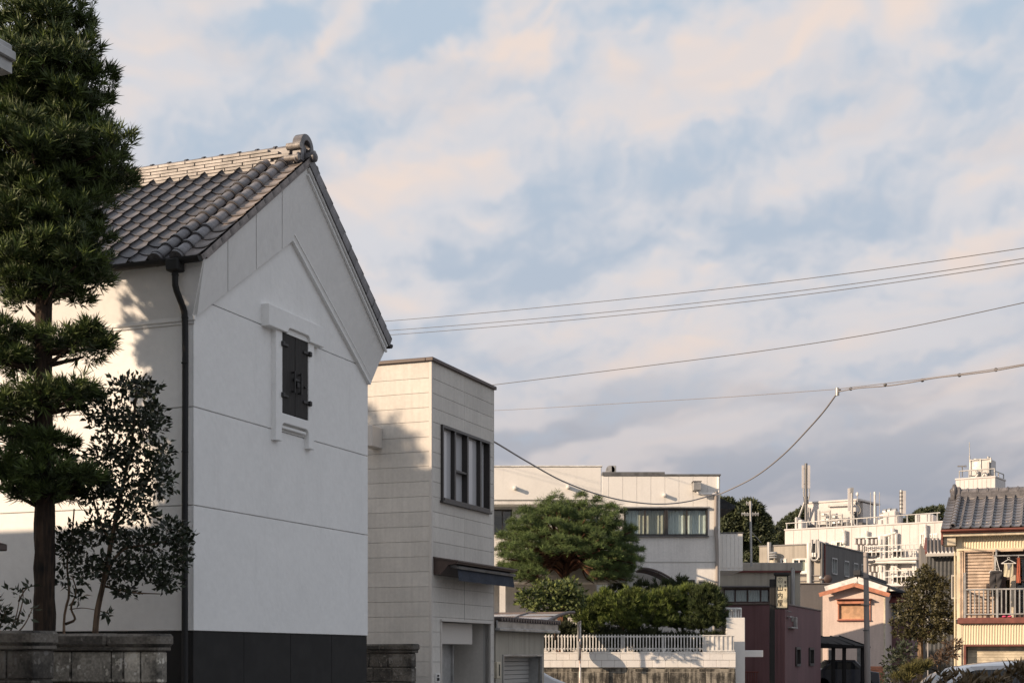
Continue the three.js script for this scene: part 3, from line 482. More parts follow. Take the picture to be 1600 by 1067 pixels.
// ---------------------------------------------------------------- block wall in front of the storehouse garden
function stoneWall(label, f, x0, x1, z0, z1, top, capH, rowH, mats, capMat, seed, lens, over = .05) {
  const o = thing('block_wall', label, 'wall', f), r = rng(seed);
  let y = top - capH - .05;
  part(o, 'core', box(x0 + .02, x1 - .02, 0, top - capH, Math.min(z0, z1) + .02, Math.max(z0, z1) - .02), M.blockDark[0]);
  part(o, 'ledge', box(x0 - over * .5, x1 + over * .5, y + .008, y + .05, z0 - over * .5, z1 + over * .5, .01), capMat);
  const along = Math.abs(z1 - z0) > Math.abs(x1 - x0);
  for (let row = 0; y > .02; row++, y -= rowH) {
    let s = along ? z1 : x1; const end = along ? z0 : x0; let k = row * 3;
    while (s > end + .03) { const w = lens[k++ % lens.length] * (.9 + .2 * r()), e = Math.max(end, s - w), q = (r() - .5) * .012, m = mats[Math.floor(r() * mats.length)], yb = Math.max(0, y - rowH + .012);
      part(o, 'stone', along ? box(x0 + q, x1 + q, yb, y, e + .006, s - .006, .012) : box(e + .006, s - .006, yb, y, z0 + q, z1 + q, .012), m); s = e; }
  }
  let s = along ? z1 + over : x1 + over; const end = (along ? z0 : x0) - over, cl = along ? .62 : .55;
  while (s > end + .03) { const e = Math.max(end, s - cl); part(o, 'coping_stone', along ? box(x0 - over, x1 + over, top - capH, top + (r() - .5) * .008, e + .004, s - .004, .025) : box(e + .004, s - .004, top - capH, top + (r() - .5) * .008, z0 - over, z1 + over, .025), capMat); s = e; }
  return o;
}
const wallF = new Frame(246, 13.7, ST);                     // right end of the wall
(() => { const cl = [.20, .21, .16, .45, .42, .38, .46];
  stoneWall('weathered block wall with thick coping, below the trees at the left', wallF, 0, .16, -5.2, 0, wallF.y(989.5), .125, .31, [M.block[2], M.block[1], M.block[3]], M.blockDark[1], 31, cl);
  const fB = new Frame(50, 12.9, ST);
  stoneWall('mossy dark block pillar wall at the lower left corner', fB, 0, .3, -3.2, .0, fB.y(985), .13, .27, M.blockDark, M.blockDark[1], 37, [.3, .34, .26], .035);
  const f2 = new Frame(643, 24.6, ST);
  stoneWall('short dark block wall with coping between storehouse and beige building', f2, 0, .2, -4, 0, f2.y(1006), .11, .25, M.blockDark, M.blockDark[2], 41, [.42, .36, .4], .05);
})();
(() => { const f = new Frame(11, 12.4, ST), o = thing('gate_post', 'dark capped post end at the left edge above the block wall', 'gate post', f);
  part(o, 'post', box(-.13, -.03, 0, f.y(863), -.16, -.06), M.brown); part(o, 'cap', [box(-.16, 0, f.y(861), f.y(851), -.22, 0, .008), poly([[-.16, f.y(851), -.22], [0, f.y(851), -.22], [0, f.y(851), 0], [-.16, f.y(851), 0], [-.08, f.y(844), -.11]], [[3, 2, 4], [2, 1, 4], [1, 0, 4], [0, 3, 4]])], M.brown);
})();

// ---------------------------------------------------------------- beige shop building next to the storehouse
(function beige() {
  const f = new Frame(674, 26, ST), o = thing('shop_building', 'narrow two storey beige panelled building with flat roof and dark awning', 'building', f);
  const H = f.y(563), W = f.x(771), L = 9;
  const wx0 = f.x(688.5), wx1 = f.x(763), wy0 = f.y(800, wx1), wy1 = f.y(663, wx0);
  const gx0 = f.x(689), gx1 = f.x(765), gy = f.y(970, gx0);
  part(o, 'wall', [plate(rect(.01, 0, W - .01, H - .02), [[wx0, wy0, wx1, wy1], [gx0, .001, gx1, gy]], .12).translate(0, 0, -.02), box(.02, .12, 0, H - .02, -L, -.03), box(W - .12, W - .02, 0, H - .02, -L, -.03), box(.02, W - .02, 0, H - .02, -L - .1, -L), box(.05, W - .05, H - .3, H - .1, -L, -.03)], M.greyTrim);
  const rows = [563, 590, 613, 636, 658, 682, 705, 728, 751.5].map((p) => f.y(p)); const d = (rows[0] - rows[8]) / 8;
  while (rows[rows.length - 1] > 0) rows.push(rows[rows.length - 1] - d);
  const r = rng(8), J = f.x(725.5);
  for (let i = 0; i + 1 < rows.length; i++) {
    const a = Math.max(0, rows[i + 1]) + .0028, b = rows[i] - .0028, m = () => M.beige[Math.floor(r() * 4)];
    part(o, 'board', box(0, .022, a, b, -L, -.05, .003), m());
    for (const [p, q] of [[.05, J - .002], [J + .002, W]]) for (const c of cutRects([p, a, q, b], [[wx0, wy0, wx1, wy1], [gx0, 0, gx1, gy]])) part(o, 'board', box(c[0], c[2], c[1], c[3], -.022, 0, .003), m());
  }
  part(o, 'corner_trim', [box(-.006, .05, 0, H, -.05, .008, .004)], M.beigeTrim); part(o, 'corner_trim', [box(W - .004, W + .02, 0, H, -.06, .008, .004)], M.beigeTrim);
  part(o, 'roof_trim', [box(-.05, W + .06, H - .012, H + .055, -.10, .05, .008), box(-.05, .08, H - .012, H + .055, -L - .1, -.10, .008), box(.05, W, H - .02, H + .02, -L, -.1)], M.brown);
  windowUnit(o, wx0, wx1, wy0, wy1, { z: 0, fw: .05, deep: .10, proud: .045, cols: [.26, .52, .80], rows: [[1, .44]], colW: .07, pane: M.frosted });
  part(o, 'sill_trim', box(wx0 - .04, wx1 + .04, wy0 - .045, wy0 - .004, -.02, .07, .005), M.sash);
  // awning
  const ax0 = f.x(677), ax1 = W + .03, ay = f.y(872, ax0), prof = (p, x0, x1, m, n, par) => { const s = new THREE.Shape(p.map(([z, y]) => new THREE.Vector2(-z, ay + y))); const g = new THREE.ExtrudeGeometry(s, { depth: x1 - x0, bevelEnabled: false }).toNonIndexed(); g.rotateY(Math.PI / 2).translate(x0, 0, 0); g.deleteAttribute('uv'); g.computeVertexNormals(); return part(par || o, n, boxUV(g), m); };
  const aw = prof([[0, 0], [0, -.30], [.14, -.30], [.30, -.12], [.46, -.11], [.47, -.06]], ax0, ax1, M.brown, 'awning');
  prof([[.0, .025], [.50, -.05], [.50, -.075], [0, 0]], ax0 - .02, ax1 + .02, M.steelBrown, 'hood', aw);
  prof([[.26, -.10], [.44, -.14], [.47, -.16], [.46, -.20], [.24, -.15]], ax0 + .10, ax1, M.galvDark, 'roller', aw);
  const val = new THREE.PlaneGeometry(ax1 - ax0 - .16, .24, 40, 4), vp = val.attributes.position; for (let i = 0; i < vp.count; i++) vp.setZ(i, .012 * Math.sin(vp.getX(i) * 9) * (.5 - vp.getY(i) / .24) - (vp.getY(i)) * .12); val.computeVertexNormals(); val.translate((ax0 + ax1) / 2 + .06, ay - .29, .43); part(aw, 'valance', val.toNonIndexed(), M.navy);
  part(o, 'panel_joint', box(J - .006, J + .006, gy, ay - .3, 0, .006), M.greyTrim);
  // recessed entrance
  const rz = -1.0, lx = f.x(741, -.12);
  part(o, 'entrance_trim', [box(gx0 - .05, gx1 + .03, gy - .01, gy + .03, -.03, .05, .005), box(gx0 - .03, gx0, 0, gy, -.10, .025, .004), box(gx1, gx1 + .03, 0, gy, -.10, .025, .004)], M.beigeTrim);
  const rec = part(o, 'entrance_recess', [box(gx0, gx1, 0, gy, rz - .1, rz), box(gx0 - .02, gx0, 0, gy, rz, -.14), box(gx1, gx1 + .02, 0, gy, rz, -.14), box(gx0, gx1, gy, gy + .02, rz, -.14)], M.beige[1]);
  part(rec, 'shutter_box', box(gx0 + .02, lx, gy - .42, gy - .015, -.62, -.16, .006), M.beigeTrim);
  part(rec, 'door', [box(gx0 + .05, f.x(707, -.5), 0, gy - .42, -.56, -.52), box(gx0 + .22, gx0 + .24, 0, gy - .42, -.52, -.50), box(f.x(707, -.5) - .03, f.x(707, -.5) + .02, 0, gy - .42, -.58, -.48)], M.galv);
  part(o, 'name_plate', [box(f.x(679), f.x(686.5), f.y(1067, .1), f.y(1052, .1), 0, .02, .004)], M.whitePaint);
  part(o, 'notice', [box(f.x(681), f.x(685), f.y(1064, .1), f.y(1059, .1), .02, .023), box(f.x(681.5), f.x(684.5), f.y(1057.5, .1), f.y(1054.5, .1), .02, .023)], M.dark);
  part(o, 'vent_box', box(-.42, .0, f.y(697), f.y(664), f.z(566, -.4), f.z(582, -.4), .01), M.beigeTrim);
})();

// ---------------------------------------------------------------- single garage with corrugated eave
(function garage() {
  const b = new Frame(674, 26, ST), f = new Frame(774, b.depth(b.x(774, -.2), -.2), ST), o = thing('garage', 'low cream corrugated garage with roller shutter and jagged brown roof edge', 'garage', f);
  const W = f.x(850), H = f.y(986, 0), ox0 = f.x(786), ox1 = f.x(845), oy = f.y(1025.5, ox0);
  const rect0 = [[ox0, 0.001, ox1, oy]];
  part(o, 'wall', [plate(rect(0, 0, W, H + .25), rect0, .06).translate(0, 0, -.02), box(0, .06, 0, H + .2, -5, -.08), box(W - .06, W, 0, H + .2, -5, -.08), box(0, W, 0, H + .2, -5.06, -5)], M.oldBeige);
  for (const c of cutRects([0, 0, W, H + .2], rect0)) part(o, 'cladding', corrugated(c[0], c[2], c[1], c[3], .0, .11, .009), M.oldBeige);
  const fr = part(o, 'door_frame', [box(ox0 - .05, ox0, 0, oy, -.08, .03, .004), box(ox1, ox1 + .05, 0, oy, -.08, .03, .004), box(ox0 - .05, ox1 + .05, oy, oy + .04, -.08, .03, .004)], M.galv);
  const sx = f.x(825, -.3); for (let y = oy - .02, k = 0; y > .02; y -= .095, k++) part(fr, 'shutter_slat', [box(ox0 + .02, sx, Math.max(0, y - .088), y, -.30, -.28, .012)], M.greyTrim);
  part(fr, 'reveal', [box(sx, sx + .04, 0, oy, -.32, -.06), box(sx + .04, ox1, 0, oy, -.9, -.88), box(ox0, ox1, oy - .02, oy, -.9, -.08), box(ox1 - .02, ox1, 0, oy, -.88, -.08)], M.galv);
  const x0 = f.x(777, .15), x1 = f.x(872, .15), ey = f.y(982, f.x(800, .15), .15);
  part(o, 'fascia', [box(x0, x1, ey - .02, ey + .15, .12, .155, .004), box(x0, x1, ey - .06, ey - .0, .10, .21, .01)], M.galv);
  const rf = part(o, 'roof', [box(x0 + .02, x1 - .02, ey + .12, ey + .17, -5, .14)], M.steelBrown);
  for (let i = 0; i < 24; i++) { const x = x0 + (x1 - x0) * (i + .5) / 24; part(rf, 'roof_rib', [new THREE.CylinderGeometry(.05, .05, 5.5, 8).rotateX(Math.PI / 2).translate(x, ey + .18, -2.52)], M.steelBrown); }
  const mx = f.x(777.5, .1); part(o, 'meter_box', [box(mx - .08, mx + .14, f.y(1060, mx), f.y(1034, mx), .01, .12, .01)], M.creamPale); part(o, 'meter_window', box(mx + .02, mx + .07, f.y(1056, mx), f.y(1038, mx), .12, .125), M.dark);
})();
(function carport() {                                        // arched clear roof behind the garage
  const f = new Frame(843, 36, FR), o = thing('carport', 'arched translucent carport roof behind the corrugated garage', 'carport', f);
  const y0 = f.y(981), D = 2.7, y1 = f.y(957.5, 0, -D), pts = [];
  for (let i = 0; i <= 12; i++) { const s = i / 12; pts.push([-D * s, y0 + (y1 - y0) * Math.sin(s * Math.PI / 2 * .98)]); }
  const sheet = (x0, x1) => { const v = [], fc = []; pts.forEach(([z, y]) => v.push([x0, y, z], [x1, y, z])); for (let i = 0; i < 12; i++) fc.push([2 * i, 2 * i + 1, 2 * i + 3, 2 * i + 2]); return poly(v, fc); };
  for (let i = 0; i < 4; i++) part(o, 'roof_sheet', sheet(-4.4 + i * 1.1 + .02, -4.4 + (i + 1) * 1.1 - .02), M.poly);
  for (let i = 0; i <= 4; i++) { const x = -4.4 + i * 1.1, rib = part(o, 'rib', tube(pts.map(([z, y]) => V3(x, y + .01, z)), i === 4 ? .045 : .03, 24, 6), M.steelBrown); if (i % 2 === 0 && i < 4) part(rib, 'post', box(x - .05, x + .05, 0, y1, -D - .05, -D + .05), M.steelBrown); }
  for (const k of [0, 3, 6, 9, 12]) part(o, 'purlin', bar(V3(-4.4, pts[k][1] + .01, pts[k][0]), V3(0, pts[k][1] + .01, pts[k][0]), k % 12 ? .016 : .03, 6), M.steelBrown);
})();

// ---------------------------------------------------------------- white two storey house
(function whiteHouse() {
  const f = new Frame(945, 52, 0), o = thing('white_house', 'large white flat roofed house with curtained windows behind the pine', 'house', f);
  const x = (p, z = 0) => f.x(p, z), y = (p, z = 0) => f.y(p, 0, z), xr = x(1124), H = y(743.5), xl = x(640), zf = 3;
  const wins = [[x(975), y(837), x(1041), y(794.5)], [x(1041.5), y(837), x(1106), y(794.5)]], low = [[x(1058), y(925), x(1086), y(906)], [x(1090), y(922), x(1105), y(906)]];
  part(o, 'wall', [plate(rect(xl, 0, xr, H), [...wins, ...low], .15), box(xl, xr, 0, H, -9.2, -9), box(xl, xl + .15, 0, H, -9, -.15), box(xr - .15, xr, 0, H, -9, -.15), box(xl + .15, xr - .15, H - .35, H - .15, -9, -.15)], M.whiteDirty);
  const pw = x(988.5) - x(966.5);
  for (let k = -2; k < 9; k++) { const a = x(951.5) + pw * (k - .0) - pw + .008, b = a + pw - .016; if (b < x(941) || a > xr - .1) continue; for (const c of cutRects([Math.max(a, x(941)), y(838), Math.min(b, xr - .02), H - .02], wins)) part(o, 'wall_panel', box(c[0], c[2], c[1], c[3], 0, .014, .004), M.white); }
  part(o, 'roof_trim', [box(x(941), xr + .06, H, H + .06, -9.2, .06, .01), box(x(941), x(1039), H + .06, H + .14, -9, .03, .01)], M.galvDark);
  // left block, carried forward on a slab
  const bx = x(940, zf), by0 = y(786, zf), by1 = y(729.5, zf), sx = x(977, zf);
  const pz = 2, blk = part(o, 'parapet_screen', [box(xl, bx, by0 + .10, by1, zf - .2, zf, .02)], M.white); part(blk, 'coping', box(xl - .02, bx + .03, by1, by1 + .05, zf - .23, zf + .03, .01), M.whitePaint);
  part(o, 'terrace_roof', [poly([[xl, by0 - .03, zf - .06], [sx, by0 - .03, zf - .06], [bx + .12, by0 - .03, pz - .3], [xl, by0 - .03, pz - .3], [xl, by0 + .10, zf - .06], [sx, by0 + .10, zf - .06], [bx + .12, by0 + .10, pz - .3], [xl, by0 + .10, pz - .3]], [[0, 3, 2, 1], [4, 5, 6, 7], [0, 1, 5, 4], [1, 2, 6, 5]])], M.whiteDirty);
  const pwin = [x(770, pz), y(835, pz), x(800, pz), y(796, pz)], sy = y(838) - .1;
  part(o, 'porch_wall', [plate(rect(xl, 0, bx - .12, by0 - .032), [pwin], .12).translate(0, 0, pz), plate([[-pz + .1, 0], [-.03, 0], [-.03, sy], [-pz + .1, by0 - .05]], [], .12).rotateY(Math.PI / 2).translate(bx - .1, 0, 0)], M.whiteDirty);
  part(o, 'porch_roof_slope', poly([[xl, by0 - .04, pz - .1], [bx, by0 - .04, pz - .1], [bx, sy, .02], [xl, sy, .02]], [[0, 1, 2, 3]]), M.galvDark);
  windowUnit(o, pwin[0], pwin[2], pwin[1], pwin[3], { z: pz, cols: [.5] });
  for (const [p, q, z] of [[805, 763, zf], [888, 761.5, zf], [1038.5, 774, .014]]) part(o, 'vent', [new THREE.CylinderGeometry(.062, .07, .20, 14).rotateX(Math.PI / 2).translate(x(p, z), y(q, z), z + .10), new THREE.SphereGeometry(.07, 12, 8).scale(1, 1, .5).translate(x(p, z), y(q, z), z + .2)], M.whitePaint);
  // terrace with parapet
  const tz = zf + .9, tx = x(993, tz), ty1 = y(866, tz), ty0 = y(905, tz);
  part(o, 'terrace', [box(xl, tx, ty0, ty1, tz - .15, tz, .015), box(xl, tx, ty0 - .1, ty0 + .05, pz + .02, tz - .15), box(tx - .15, tx, ty0, ty1, pz + .02, tz - .15)], M.white);
  const rail = part(o, 'terrace_rail', [bar(V3(x(960, tz), ty1 + .48, tz - .07), V3(tx, ty1 + .48, tz - .07), .035), bar(V3(tx - .07, ty1 + .48, tz - .07), V3(tx - .07, ty1 + .48, .3), .035)], M.whitePaint);
  for (let i = 0; i < 4; i++) part(rail, 'baluster', bar(V3(tx - .05 - i * .2, ty1, tz - .07), V3(tx - .05 - i * .2, ty1 + .48, tz - .07), .03), M.whitePaint);
  for (const p of [785, 985]) part(o, 'porch_post', box(x(p, tz) - .1, x(p, tz) + .1, 0, ty0, tz - .3, tz - .1), M.whiteDirty);
  // windows
  const C = M.curtain, CW = M.curtainWarm;
  windowUnit(o, ...[wins[0][0], wins[0][2], wins[0][1], wins[0][3]], { fw: .055, proud: .05, cols: [.5], curtains: [[[0, .7, C], [.72, 1, CW]], [[0, 1, CW]]] });
  windowUnit(o, ...[wins[1][0], wins[1][2], wins[1][1], wins[1][3]], { fw: .055, proud: .05, cols: [.5], curtains: [[[0, .85, C], [.86, 1, CW]], [[.04, 1, C]]] });
  part(o, 'window_hood', box(wins[0][0] - .06, wins[1][2] + .06, wins[0][3] + .004, wins[0][3] + .06, .014, .16, .008), M.galv);
  part(o, 'window_ledge', box(wins[0][0] - .04, wins[1][2] + .04, wins[0][1] - .05, wins[0][1] - .004, .014, .10, .008), M.galvDark);
  windowUnit(o, low[0][0], low[0][2], low[0][1], low[0][3], { cols: [.5], curtains: [[[0, 1, C]], null] }); windowUnit(o, low[1][0], low[1][2], low[1][1], low[1][3], { cols: [], curtains: [[[0, 1, CW]]], frame: M.galv });
  part(o, 'floor_band', box(x(941), xr - .02, y(879), y(877.5), 0, .012), M.greyTrim);
  // duct box, downpipes
  const dx0 = x(1084, .45), dx1 = x(1096, .45), dy0 = y(765.5, .45), dy1 = y(752.5, .45);
  const du = part(o, 'duct_box', box(dx0, dx1, dy0, dy1, .014, .45, .012), M.galv); part(du, 'duct_lid', box(dx0 - .03, dx1 + .02, dy1, dy1 + .025, .014, .48, .006), M.galvDark);
  part(du, 'duct_pipe', tube([V3(x(1090), dy0 + .02, .25), V3(x(1090), dy0 - .08, .25), V3(x(1095), dy0 - .12, .2), V3(x(1116), dy0 - .12, .15), V3(x(1119), dy0 - .16, .12)], .055, 30, 10), M.whiteDirty);
  part(o, 'downpipe', tube([V3(x(1118.5), y(769), .12), V3(x(1118.5), y(838), .09), V3(x(1119.5), y(842), .09), V3(x(1119.5), 0, .09)], .06, 30, 10), M.pole, 'rusty upper downpipe at the right corner');
  part(o, 'downpipe', tube([V3(x(1123), H - .05, .05), V3(x(1123), 0, .05)], .05, 8, 10), M.whiteDirty);
  // rear roof corner and side balcony
  part(o, 'rear_eave', [poly([[xr + .01, y(767), -1.2], [xr + .75, y(785.5), -1.0], [xr + .75, y(785.5), -6], [xr + .01, y(767), -6], [xr + .01, y(790), -1.2], [xr + .72, y(790), -1.0], [xr + .72, y(790), -6], [xr + .01, y(790), -6]], [[0, 1, 2, 3], [4, 5, 1, 0], [5, 6, 2, 1], [4, 5, 6, 7]])], M.slate);
  const bz = -.3, b0 = xr + .005, b1 = x(1161, bz), bal = part(o, 'side_balcony', [box(b0, b1, y(889, bz), y(833.5, bz), bz - .06, bz, .008), box(b1 - .06, b1, y(889, bz), y(833.5, bz), bz - 3, bz - .06, .008), box(b0, b1, y(889, bz) - .06, y(889, bz), bz - 3, bz)], M.whiteDirty);
  part(bal, 'balcony_rail', box(b0, b1 + .03, y(833.5, bz), y(833.5, bz) + .04, bz - .08, bz + .03, .008), M.galvDark);
  const bw = (b1 - b0) / 6; for (let i = 0; i < 6; i++) part(bal, 'balcony_panel', box(b0 + i * bw + .006, b0 + (i + 1) * bw - .006, y(887.5, bz), y(835, bz), bz, bz + .012, .004), M.white);
  part(o, 'roof_fan', [new THREE.CylinderGeometry(.16, .16, .4, 16).rotateX(Math.PI / 2).translate(x(955), H + .26, -.5), box(x(956), x(964), H + .14, H + .42, -.7, -.3, .02), box(x(952), x(964), H + .06, H + .14, -.7, -.3)], M.galv);
  // arched porch roof
  const az = 1.6, ax = x(1000, az), ap = []; for (let i = 0; i <= 10; i++) { const s = i / 10; ap.push([ax + s * (x(1058, az) - ax), y(888, az) - (y(888, az) - y(914, az)) * s * s]); }
  const pr = part(o, 'porch_roof', (() => { const v = [], fc = []; ap.forEach(([X, Y]) => v.push([X, Y, .1], [X, Y, az + .6])); for (let i = 0; i < 10; i++) fc.push([2 * i, 2 * i + 2, 2 * i + 3, 2 * i + 1]); return poly(v, fc); })(), M.poly);
  for (const z of [.1, .7, 1.3, az + .6]) part(pr, 'rib', tube(ap.map(([X, Y]) => V3(X, Y - .03, z)), .04, 20, 6), M.steelBrown);
  for (const k of [0, 5, 10]) part(pr, 'purlin', bar(V3(ap[k][0], ap[k][1] - .02, .1), V3(ap[k][0], ap[k][1] - .02, az + .6), .03, 6), M.steelBrown);
})();

// ---------------------------------------------------------------- retaining wall, block course and white picket fence
(function garden() {
  const f = new Frame(848, 45, 0), x = (p, z = 0) => f.x(p, z), y = (p, z = 0) => f.y(p, 0, z), xe = x(1150), xm = x(980), xl = x(700);
  const w = thing('retaining_wall', 'stained concrete retaining wall topped with white blocks below the picket fence', 'wall', f);
  part(w, 'footing', [box(xl, xm, 0, y(1043), -.5, -.05, .02), box(xm, xe, 0, y(1043) - .02, -.5, -.02, .02), box(xl, xe, 0, y(1022), -3.5, -.5)], M.concrete);
  for (let i = 0, a = xl; a < xe; i++) { const b = Math.min(a + 1.15, xe); part(w, 'concrete_panel', box(a + .006, b - .006, 0, y(1050), -.06, a > xm - .5 ? .012 : -.025, .01), M.concrete); a = b; }
  const top = y(1019), mid = y(1031.5), bot = y(1043), r = rng(6);
  for (const [a0, a1, off] of [[bot + .004, mid - .004, 0], [mid + .004, top - .05, .2]]) for (let a = xl + off; a < xe - .01; a += .4) { const b = Math.min(a + .4, xe); part(w, 'white_block', box(a + .003, b - .003, a0, a1, -.15, a > xm ? .012 : 0, .005), r() < .5 ? M.white : M.whiteDirty); }
  for (let a = xl; a < xe - .01; a += .6) part(w, 'coping_block', box(a + .003, Math.min(a + .6, xe) - .003, top - .046, top, -.16, a > xm ? .022 : .012, .006), M.white);
  const fe = thing('picket_fence', 'white metal picket fence standing on the white block wall', 'fence', f), z = -.06, yb = y(1017.5), yt = y(991.5);
  for (const py of [994.5, 1013.5]) part(fe, 'rail', box(xl, x(1101), y(py) - .022, y(py) + .022, z - .03, z - .01, .004), M.whitePaint);
  for (let p = 848, i = 0; p < 1101; p += 4.93, i++) part(fe, 'picket', box(x(p) - .019, x(p) + .019, yb, yt, z - .008, z + .012, .004), M.whitePaint);
  const hid = []; for (let p = 704; p < 846; p += 4.93) hid.push(box(x(p) - .019, x(p) + .019, yb, yt, z - .008, z + .012)); part(fe, 'picket', hid, M.whitePaint).userData.kind = 'stuff';
  for (const p of [878, 974, 1037, 1100]) part(fe, 'post', [box(x(p) - .03, x(p) + .03, top, yt - .02, z - .09, z - .035, .005), box(x(p) - .02, x(p) + .05, top, top + .1, z - .05, z + .04, .01)], M.whitePaint);
  const pn = part(fe, 'end_panel', [box(x(1101), x(1148), y(1017), y(992), z - .03, z - .01, .004), box(x(1101), x(1149), y(994), y(992), z - .05, z + .02, .004), box(x(1101), x(1149), y(1018), y(1016), z - .05, z + .02, .004)], M.whitePaint);
  for (let i = 0; i < 6; i++) part(pn, 'panel_rib', box(x(1107 + i * 7), x(1107 + i * 7) + .05, y(1016), y(994), z - .01, z + .012, .004), M.whitePaint);
  // white gate pier with a stub beam at the end of the garden
  const g = thing('gate_pier', 'plain white wall end with stub beam beside the burgundy building', 'wall', f);
  part(g, 'pier', box(x(1135, -.4), x(1164.5, -.4), 0, y(965, -.4), -3.5, -.4, .012), M.white); part(g, 'beam', box(x(1164, -.6), x(1193, -.6), y(1026.5, -.6), y(1016, -.6), -.9, -.6, .01), M.white);
  const rl = part(g, 'railing', [bar(V3(x(1118, -1.2), y(951, -1.2), -1.2), V3(x(1158, -1.2), y(951, -1.2), -1.2), .035), bar(V3(x(1158, -1.2), y(951, -1.2), -1.2), V3(x(1158, -1.2), y(951, -1.2), -3.2), .035)], M.whitePaint);
  for (let i = 0; i < 5; i++) part(rl, 'baluster', bar(V3(x(1158 - i * 9, -1.2), y(966, -1.2), -1.2), V3(x(1158 - i * 9, -1.2), y(951, -1.2), -1.2), .03), M.whitePaint);
  for (let i = 1; i < 5; i++) part(rl, 'baluster', bar(V3(x(1158, -1.2), y(966, -1.2), -1.2 - i * .5), V3(x(1158, -1.2), y(951, -1.2), -1.2 - i * .5), .03), M.whitePaint);
  // house wall seen between the shrubs
  const c = thing('garden_pillar', 'small white pillar among the shrubs above the fence', 'pillar', f); part(c, 'shaft', box(x(884, -3), x(897.5, -3), 0, y(955, -3), -3.4, -3, .02), M.white); part(c, 'cap', box(x(883, -3), x(898.5, -3), y(955, -3), y(953.5, -3), -3.43, -2.97, .01), M.whitePaint);
})();
(function sign() {
  const f = new Frame(906.5, 44.5, 0), o = thing('road_sign', 'rusty white pole with two road signs turned edge-on, before the fence', 'road sign', f), y = (p) => f.y(p);
  part(o, 'pole', [bar(V3(0, 0, 0), V3(0, y(970), 0), .032, 12)], M.rustyPole);
  const s = new THREE.Shape(); const t = y(971.5), b = y(999); s.moveTo(-.38, t - .03); s.lineTo(-.35, t); s.lineTo(.35, t); s.lineTo(.38, t - .03); s.lineTo(.03, b); s.lineTo(-.03, b); s.closePath();
  const turn = 1.55, gz = (g, dx) => { g.rotateY(-turn).translate(dx, 0, 0); return g; };
  part(o, 'stop_plate', gz(new THREE.ExtrudeGeometry(s, { depth: .02, bevelEnabled: false }).toNonIndexed(), -.05), M.galv);
  part(o, 'round_plate', [gz(new THREE.CylinderGeometry(.30, .30, .02, 32).rotateX(Math.PI / 2), -.05).translate(0, y(1016.5), 0)], M.galv);
  part(o, 'clamp', [bar(V3(-.05, y(978), 0), V3(.03, y(978), 0), .04, 8), bar(V3(-.05, y(1012), 0), V3(.03, y(1012), 0), .04, 8)], M.rustyPole);
})();

// ---------------------------------------------------------------- burgundy building, its sign, the old beige building behind
(function burgundy() {
  const f = new Frame(1227, 56, FR), o = thing('burgundy_building', 'low windowless burgundy building with two slit windows on its right face', 'building', f);
  const H = f.y(945), zb = f.z(1283), hb = f.y(956, 0, zb), xl = f.x(1100), s0 = [[f.z(1243), f.z(1250)], [f.z(1264), f.z(1271)]];
  const sy0 = f.y(1041, 0, s0[0][0]), sy1 = f.y(1011, 0, s0[0][0]);
  const side = plate([[0, 0], [-zb, 0], [-zb, H], [0, H]], s0.map(([a, b]) => [-a, sy0, -b, sy1]), .15).rotateY(Math.PI / 2);
  part(o, 'wall', [side, box(xl, -.16, 0, H, -.15, 0), box(xl, -.02, 0, H, zb - .15, zb), box(xl, -.16, H - .3, H - .15, zb, -.16)], M.burgundy);
  part(o, 'roof_trim', [box(xl, .03, H, H + .06, -.2, .03, .01), box(-.2, .03, H, H + .06, zb, -.2, .01)], M.brown);
  part(o, 'wall_joint', [box(f.x(1214), f.x(1214) + .025, 0, H, 0, .012), box(xl, 0, f.y(1017), f.y(1015), 0, .012)], M.burgundy);
  for (const [a, b] of s0) windowUnit(o, 0, a - b, sy0, sy1, { at: V3(0, sy0, a), ry: Math.PI / 2, fw: .10, proud: .06, cols: [], frame: M.sash, label: undefined });
  const tz = f.z(1235), ty = f.y(970, .1, tz), fx = part(o, 'lamp_bracket', [box(.0, .08, ty - .02, ty + .18, tz - .3, tz - .2, .01), box(.0, .16, ty - .30, ty - .25, tz - .9, tz + .5, .01), box(.03, .16, ty - .28, ty + .16, tz - .75, tz - .62, .01), box(.02, .14, ty + .12, ty + .16, tz + .3, tz + .8, .01)], M.galv);
  part(fx, 'lamp_arm', bar(V3(.08, ty + .36, tz + 1.0), V3(.12, ty + .34, tz + .4), .02), M.galvDark);
  part(o, 'gate_rail', [...[0, 1, 2, 3, 4, 5, 6].map((i) => bar(V3(f.x(1166 + i * 3.5), 0, .5), V3(f.x(1166 + i * 3.5), f.y(1050), .5), .02, 6)), bar(V3(f.x(1166), f.y(1050), .5), V3(f.x(1190), f.y(1050), .5), .03, 6)], M.redTrim);
})();
